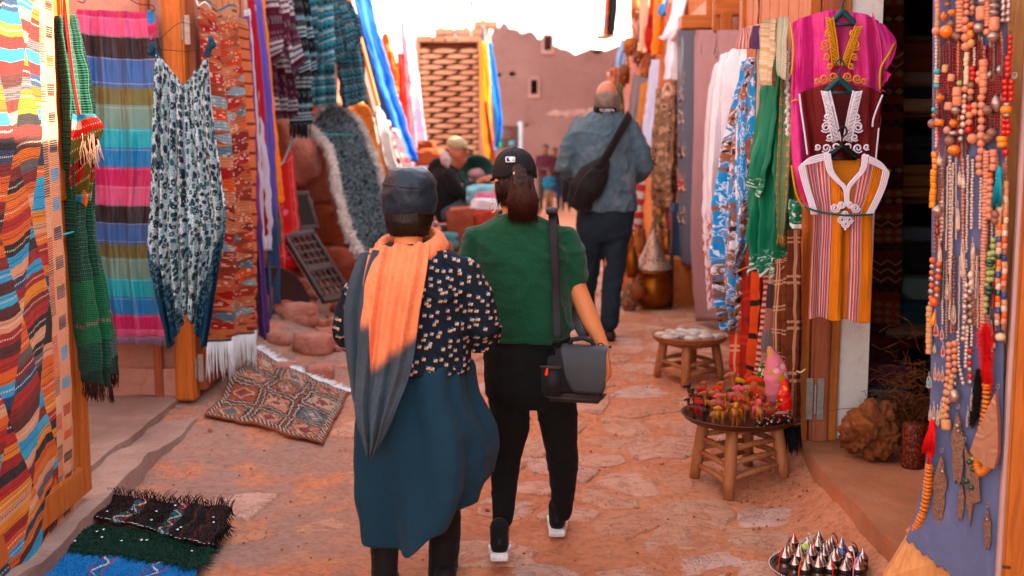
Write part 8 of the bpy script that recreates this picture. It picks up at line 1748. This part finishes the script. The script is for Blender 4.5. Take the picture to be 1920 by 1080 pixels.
copper=mat('old_copper',lambda:vary(hx('#6a4432',K),.35,9),.45,metal=.6,bump=lambda:noise(vec(*OBJ()),30,4),bdist=.002)
p1=at(1388,775,5.33);Z1=p1.z-.02;c1=(p1.x,p1.y)
stool(c1,Z1-.012,.27,R(22),'wooden rung stool in front under the tray of leather camels');tray(c1,Z1-.01,.272,copper,'round copper tray crowded with leather camels')
p2=at(1293,630,7.15);Z2=p2.z-.015;c2=(p2.x,p2.y);tl2=Matrix.Rotation(R(-4),3,'Y')
stool(c2,Z2-.015,.25,R(30),'smaller wooden stool further back under the tray of painted boxes',2,.03);tray(c2,Z2-.012,.236,wstool,'round wooden tray of small painted boxes',.035,'tray')
glit={k:mat('sequined_'+k,(lambda c_=c_:mixc(voro(vec(*OBJ()),120),hx('#e6dcd0',.9),hx(c_,K))),.3,lambda:voro(vec(*OBJ()),120),.003,metal=.2)for k,c_ in(('cream','#b0907c'),('turq','#2a8090'),('silver','#8a7c78'),('brown','#7a4a3a'),('olive','#8a8460'))}
rn=random.Random(12)
for i,(dx,dy,k,rx,ry,lab)in enumerate([(-.16,.02,'cream',.055,.03,'leftmost cream'),(-.13,-.09,'silver',.06,.04,'left front silver'),(-.07,.06,'olive',.05,.03,'olive green'),(.0,.1,'cream',.055,.03,'back cream'),(.06,.13,'turq',.07,.022,'turquoise'),(.12,.1,'brown',.04,.03,'back brown'),(-.04,-.02,'brown',.05,.03,'central brown'),(.04,.02,'silver',.045,.035,'central silver'),(.12,.02,'brown',.06,.035,'dark'),(.0,-.13,'silver',.055,.035,'front silver'),(.09,-.07,'cream',.05,.035,'cream front'),(.17,-.05,'silver',.045,.03,'right silver'),(-.03,.16,'silver',.04,.025,'far silver'),(-.1,.12,'brown',.04,.025,'far brown')]):
    e=empty('trinket_box',(c2[0]+dx,c2[1]+dy,Z2-.004),lab+' sequined oval box on the wooden tray','box','sequined boxes on the wooden tray');r_=rn.uniform(-.6,.6);ro=Matrix.Rotation(r_,3,'Z');pr=[(.7,0),(1,.006),(1,.02),(.99,.022)]
    g=G();vs=G();vs.lathe(pr,n=18);g.add([ro@Vector((v[0]*rx,v[1]*ry,v[2]))+Vector((c2[0]+dx,c2[1]+dy,Z2-.004))for v in vs.v],vs.f);g.make('base',glit[k],e)
    g=G();vs=G();vs.lathe([(1.02,.023),(1.02,.03),(.8,.038),(.4,.042),(.01,.043)],n=18);g.add([ro@Vector((v[0]*rx,v[1]*ry,v[2]))+Vector((c2[0]+dx,c2[1]+dy,Z2-.004))for v in vs.v],vs.f);g.make('lid',glit[k],e)
q=at(1398,738,6.2);tray((c1[0]+.02,6.35),gh(c1[0],6.35)+.012,.09,beadm['silver'],'small metal dish on the ground behind the camel stool',.012,'dish')
# leather camels
lea=[plain('camel_leather','#a06038',.5,k=K),plain('camel_dark','#3c241a',.5,k=K),plain('camel_tan','#9c6238',.5,k=K)]
pom={c_:plain('pompom_'+c_[1:],c_,.95,k=.9)for c_ in('#c0402a','#c8586a','#c8902c','#a82a2a','#b04c34')}
def camel(x,y,z,s_,rz,m,pc,lab):
    e=empty('camel',(x,y,z),lab,'camel figurine','leather camels on the copper tray',rz);e['label']=lab;ro=Matrix.Rotation(rz,3,'Z');Q=lambda a,b,c_:Vector((x,y,z))+ro@Vector((a,b,c_))*s_
    g=G();g.limb([Q(-.32,0,.62),Q(0,0,.68),Q(.3,0,.62)],[.15*s_,.2*s_,.16*s_],12);g.ball(Q(0,0,.84),(.15*s_,.13*s_,.16*s_),12,8)
    g.limb([Q(.34,0,.62),Q(.52,0,.66),Q(.6,0,.86),Q(.6,0,1.04)],[.12*s_,.085*s_,.07*s_,.07*s_],10);g.limb([Q(.56,0,1.08),Q(.7,0,1.06),Q(.82,0,1.0)],[.085*s_,.07*s_,.05*s_],10)
    for sx,sy in((.27,.09),(.27,-.09),(-.27,.09),(-.27,-.09)):g.limb([Q(sx,sy,.58),Q(sx+.02,sy,.3),Q(sx,sy,.06)],[.075*s_,.045*s_,.042*s_],8)
    g.limb([Q(-.46,0,.66),Q(-.52,0,.42)],[.03*s_,.02*s_],6);remesh(g,'body',m,e,.022*s_*1.1,2)
    for t in(-1,1):g=G();g.limb([Q(.54,t*.07,1.12),Q(.5,t*.1,1.2)],[.03*s_,.014*s_],6);g.make('ear',m,e);g=G();g.ball(Q(.68,t*.065,1.09),.016*s_,6,4);g.make('eye',beadm['dark'],e)
    g=G()
    for _ in range(34):th=rn.uniform(0,2*PI);a,b=rn.uniform(-.2,.2),rn.choice((-1,1));p=Q(a,b*.06,.92-abs(a));q=Q(a*1.2,b*.21,.74);r_=Q(a*1.3+rn.uniform(-.03,.03),b*.24,.42+rn.uniform(-.08,.1));g.tube([p,q,r_],.012*s_,4)
    g.limb([Q(-.18,0,.96),Q(.0,0,1.0),Q(.18,0,.93)],[.08*s_,.1*s_,.08*s_],10);tag(g.make('saddle_cloth',pom[pc],e),kind='stuff')
    g=G();g.tube([Q(.5+.1*math.cos(t*PI/5),.1*math.sin(t*PI/5),.74+.02*math.cos(t*PI/5))for t in range(10)],.022*s_,6,closed=True);g.limb([Q(.56,.06,.7),Q(.56,.08,.52)],[.03*s_,.02*s_],6);g.make('halter',pom[rnc.choice(list(pom))],e)
    return e
rnc=random.Random(2)
cam=[(-.20,-.06,.075,2.6,1,'#a82a2a','dark camel at the left rim of the tray'),(-.17,.06,.085,2.2,1,'#c0402a','dark camel with a red collar, far left'),(-.13,-.14,.07,.3,2,'#c8902c','tan camel with yellow threads at the left front rim'),(-.1,.0,.09,2.9,0,'#c8586a','brown camel with a pink saddle, left of centre'),(-.085,.12,.1,2.4,0,'#c0402a','brown camel turned left in the back row'),(-.05,-.16,.085,1.2,0,'#c8902c','camel with yellow fringe in the front row'),(-.02,-.07,.09,2.7,2,'#c0402a','camel with a scarlet saddle near the centre'),
       (.0,.06,.11,2.5,0,'#c8586a','camel with a rose saddle behind the centre'),(.02,.16,.12,.2,1,'#c8902c','tall dark camel at the back'),(.05,-.17,.1,1.5,2,'#c8586a','tan camel with a pink cloth facing the viewer'),(.07,-.06,.095,2.2,0,'#c0402a','camel with red threads right of the centre'),(.08,.08,.14,2.8,0,'#c0402a','largest brown camel with a yellow bow'),(-.16,.14,.09,2.6,1,'#a82a2a','small dark camel at the far left rim'),(.1,-.13,.08,.6,0,'#b04c34','reddish camel beside the wrapped parcel')]
for dx,dy,s_,rz,mi,pc,lab in cam:camel(c1[0]+dx,c1[1]+dy,Z1-.004,s_*1.22,rz,lea[mi],pc,lab)
# wrapped parcels and pouches
parc=tile_m('ringed_print',['#3a2018','#c05a34','#b88a70','#8ab0c8','#d8c0b0'],34)
g=G();a_=Vector((c1[0]+.05,c1[1]-.19,Z1+.024));g.limb([a_+Vector((.0,0,0)),a_+Vector((.08,.03,.004)),a_+Vector((.14,.05,.004))],[.026,.031,.027],16,.9);remesh(g,'parcel',mat('parcel_film',lambda:mixc(voro(vec(*OBJ()),55)<.32,hx('#3a2018',K),pal(voro(vec(*OBJ()),55,'cell')[1],H('#c05a34','#b88a70','#8ab0c8','#d8c0b0'))),.18,lambda:noise(vec(*OBJ()),60,3),.003,coat=.8),None,.004,2).update_tag()
tag(bpy.data.objects['parcel'],'round wrapped parcel with a ringed print at the front of the tray','parcel')
g=G();a_=Vector((c1[0]+.1,c1[1]-.1,Z1+.028));g.bbox(a_+Vector((.05,.0,0)),(.14,.07,.05),.02,Matrix.Rotation(.3,3,'Z'));tag(g.make('parcel',mat('pink_film',lambda:mixc(noise(vec(*OBJ()),50,3),hx('#b06a5c',K),hx('#d8b0a8',.9)),.2,lambda:noise(vec(*OBJ()),70,3),.004,coat=.8)),'pinkish parcel in clear film behind the ringed one','parcel')
def pouch(pts,rr_,m,lab,flat=.6):
    g=G();g.limb([at(*q)for q in pts],rr_,18,flat,(0,-1,0));return tag(remesh(g,'pouch',m,None,.006,3,fold(.004,22,1)),lab,'pouch')
pf=mat('pink_brocade',lambda:(lambda p:mixc(voro(p,22)<.3,mixc(band(voro(p,9),.2,.34),hx('#d07a84',K),hx('#b8842c',.85)),hx('#dca8a8',.85)))(vec(*OBJ())),.5,lambda:voro(vec(*OBJ()),22),.002)
pouch([(1455,740,5.36),(1456,712,5.36),(1454,684,5.38),(1448,664,5.4),(1442,652,5.42)],[.052,.058,.048,.026,.012],pf,'pink brocade pouch with gold rings standing at the back of the tray')
pouch([(1472,762,5.26),(1470,740,5.26),(1472,716,5.28)],[.034,.03,.018],mat('red_sari',lambda:mixc(noise(vec(*OBJ()),30,3)>.58,hx('#cc2a10',.9),hx('#e8901c',.9)),.4,lambda:noise(vec(*OBJ()),30,3),.004),'small scarlet pouch with gold thread on the tray edge')
pouch([(1428,712,5.44),(1432,692,5.45),(1436,680,5.46)],[.03,.026,.012],tile_m('green_brocade',['#3c5a2c','#c8a03c','#8ab06a','#e0c8a0'],30),'small green brocade pouch behind the pink one')
# silver tray of little glass pots
p3=at(1540,1066,4.12);c3=(p3.x,p3.y);Z3=max(p3.z-.02,gh(*c3)+.01);sv=mat('polished_silver',lambda:vary(hx('#c0b0a8',.9),.12,20),.22,metal=.95)
sup=block('tray_stand',c3[0]-.13,c3[0]+.13,c3[1]-.1,c3[1]+.14,gh(*c3)-.04,Z3-.004,wd_tan,'low wooden block under the silver tray of pots','block',sub=.2,rough_=.003)
tr=tray(c3,Z3,.186,sv,'round silver tray with a beaded rim full of tiny pots',.026)
g=G()
for k in range(90):th=2*PI*k/90;g.ball((c3[0]+.187*math.cos(th),c3[1]+.187*math.sin(th),Z3+.028),.0048,6,4)
o=g.make('beaded_rim',sv,tr);o['kind']='stuff'
glass=mat('smoky_glass',hx('#6a5048',.9),.08,trans=.55,spec=.6);dkb=mat('dark_band',lambda:vary(hx('#2c2420',.9),.4,50),.45,metal=.5,bump=lambda:noise(vec(*OBJ()),120,3),bdist=.002)
cord=[('orange','#e0641c'),('blue','#1c5c98'),('red','#d02418'),('pale green','#b8b88c'),('pink','#e08aa8'),('black','#1c1a1c'),('teal','#2a6a70'),('silver','#c8c8d0'),('mint','#9cc8b4')]
def pot(x,y,z,k,kind,cc,lab):
    kx,kz=rn.uniform(.9,1.08),rn.uniform(.8,1.1);X_=lambda pr:[(a*1.1*kx,b*1.4*kz)for a,b in pr]
    e=empty('pot',(x,y,z),lab,'pot','tiny pots on the silver tray')
    g=G();g.lathe(X_([(.012,0),(.019,.003),(.021,.012),(.021,.026),(.017,.034),(.016,.037)]),(x,y,z),16);g.make('glass',glass,e)
    g=G();g.lathe(X_([(.0185,.034),(.0195,.036),(.0195,.047),(.018,.049)]),(x,y,z),16);g.make('band',dkb,e)
    pr={'cone':[(.02,.049),(.0205,.051),(.014,.056),(.007,.066),(.003,.074),(.0005,.077)],'dome':[(.0185,.049),(.017,.054),(.011,.06),(.0005,.063)],'flat':[(.02,.049),(.019,.053),(.010,.056),(.0005,.057)]}[kind]
    g=G();g.lathe(X_(pr),(x,y,z),18);g.make('lid',{'g':plain('lime_enamel','#a8c860',.3),'b':plain('blue_enamel','#2a8ad0',.3)}.get(k,sv),e)
    if cc:th=rn.uniform(3.6,5.8);dx,dy=math.cos(th),math.sin(th);g=G();g.tube(smoothpath([(x,y,z+.102),(x+dx*.012,y+dy*.012,z+.1),(x+dx*.024,y+dy*.024,z+.072),(x+dx*.027,y+dy*.027,z+.03),(x+dx*.023,y+dy*.024,z+.004)],14),.0022,5);g.make('cord',plain('cord_'+cc[1:],cc,.6,k=.9),e)
rn=random.Random(6);i=0
for r_ in range(6):
    for c_ in range(7):
        x=(c_-3)*.047+(.023 if r_%2 else 0);y=(r_-2.5)*.05
        if math.hypot(x,y)>.158:continue
        x+=rn.uniform(-.003,.003);y+=rn.uniform(-.003,.003);k,kd='','cone';cc=cord[i%9]
        if i in(25,22):k,kd=('g','dome')if i==25 else('b','flat')
        elif i in(16,23):kd='dome'
        lab='%s lidded pot, %s cord, %s row, %s of the silver tray'%({'g':'lime green','b':'bright blue'}.get(k,'silver dome' if kd=='dome' else 'pointed silver'),cc[0],['frontmost','second','third','fourth','fifth','rearmost'][r_],'outer left' if x<-.09 else 'inner left' if x<-.02 else 'middle' if x<.03 else 'inner right' if x<.09 else 'outer right')
        pot(c3[0]+x,c3[1]+y,Z3+.007,k,kd,cc[1]if i%2==0 or kd!='cone' else(cc[1]if rn.random()<.4 else None),lab if(i%2==0 or kd!='cone')else lab.replace(', %s cord'%cc[0],''));i+=1
# ================================================================ goods by the seated man, leaves against the sky
rn=random.Random(44)
for i,(px,py,Y,s_,c_,lab)in enumerate([(905,366,11.4,.16,'#8ac0c8','pale turquoise cloth in the heap by the seated man'),(918,378,11.2,.14,'#c87a90','pink cloth in the heap by the seated man'),(912,392,11.0,.15,'#e0d8dc','white cloth in the heap by the seated man'),(925,362,11.5,.14,'#3a2a34','dark cloth at the right of the heap'),(918,412,10.9,.15,'#a84a3c','dull red cloth at the foot of the heap'),(900,405,11.1,.14,'#d8a8a0','dusty pink cloth low in the heap'),(806,296,12.6,.15,'#b4603e','orange red bundle behind the seated man'),(800,275,12.9,.1,'#8c4a34','brown jar shaped bundle behind the seated man'),(806,330,12.4,.16,'#c8b8c0','pale bundle behind the black jacket'),(836,452,10.8,.12,'#5a8a90','grey teal bundle at the feet of the seated man'),(822,470,10.7,.14,'#a87868','rosy bundle at the ledge edge')]):
    p=at(px,py,Y);tag(rock('cloth_bundle',p,(s_*1.2,s_,s_*.8),plain('bundle_'+c_[1:],c_,.9,k=.85),None,i*5.1,.3,2.2,4),lab,'cloth')
block('goods_table',-.62,-.2,10.9,11.9,0,.95,rock_m,'red earth bench that carries the heap of cloths','bench',sub=.12,rough_=.04)
e=empty('basket',at(893,330,12),'dark green round basket before the lattice wall','basket');p=at(893,322,12)
g=G();ro=Matrix.Rotation(R(60),3,'X')
for k in range(4):g.tube([p+ro@Vector(((.17-.02*k)*math.cos(t*PI/14),(.17-.02*k)*math.sin(t*PI/14),-.03*k))for t in range(28)],.026,7,closed=True)
g.make('rim',clothm('basket_green','#1a4a40'),e);g=G();g.ball(p+Vector((0,.08,-.03)),(.1,.06,.06),10,8,noise_=.15);g.make('contents',clothm('basket_goods','#c8a0a0'),e)
board('striped_stick',(812,408,10.6),(838,462,10.3),.035,.035,stripes_m('stick_stripes',['#c8b8c0','#b83a34'],.05,False),'red and white striped stick between the two women and the ledge','stick')
lt_=empty('tree_branch',at(860,-60,14),'thin branch with a few yellow leaves against the white sky','branch');lfm=mat('yellow_leaf',lambda:vary(hx('#b8782a',.9),.3,20),.7,translu=.4)
tw=([(860,-80,14),(852,-20,14),(846,14,14),(862,26,14),(872,34,14)],[(884,-60,14),(882,0,14),(886,12,14)],[(800,-60,14),(796,0,14),(790,34,14),(806,42,14)],[(828,-50,14),(826,30,14),(828,54,14)],[(955,-60,14),(956,0,14),(955,24,14)],[(840,-60,14),(838,6,14),(830,10,14)])
for P_ in tw:g=G();g.tube(smoothpath([at(*q)for q in P_],12),.003,4);g.make('twig',wd_dark,lt_)
for(px,py,s_,a_)in[(846,8,6,.4),(853,12,8,.3),(860,15,7,.6),(870,18,6,2.0),(884,6,7,1.9),(886,14,4,1),(789,34,6,.2),(801,38,5,.6),(806,40,4,.3),(824,36,5,2.2),(828,42,6,2.4),(826,50,5,2),(955,25,6,.1),(832,8,5,.2),(838,7,4,.5),(795,12,3,.7),(880,40,6,2.3),(874,52,5,.8)]:
    p=at(px,py,14+rn.uniform(-.1,.1));k=s_*14/FPX;ro=Matrix.Rotation(a_,3,'Y')@Matrix.Rotation(rn.uniform(-.8,.8),3,'X');g=G();ol=[(-1,0,0),(-.5,0,.35),(.1,0,.45),(.6,0,.28),(1.15,0,0),(.6,0,-.28),(.1,0,-.42),(-.5,0,-.32)];P_=[p+ro@(Vector(q)*k)for q in ol];n_=ro@Vector((0,.004,0));ct=p+ro@Vector((0,.12*k,0))
    g.add(P_+[ct]+[q+n_ for q in P_]+[ct+n_],[(i,(i+1)%8,8)for i in range(8)]+[((i+1)%8+9,i+9,17)for i in range(8)]+[(i,i+9,(i+1)%8+9,(i+1)%8)for i in range(8)]);g.make('leaf',lfm,lt_,smooth=False)
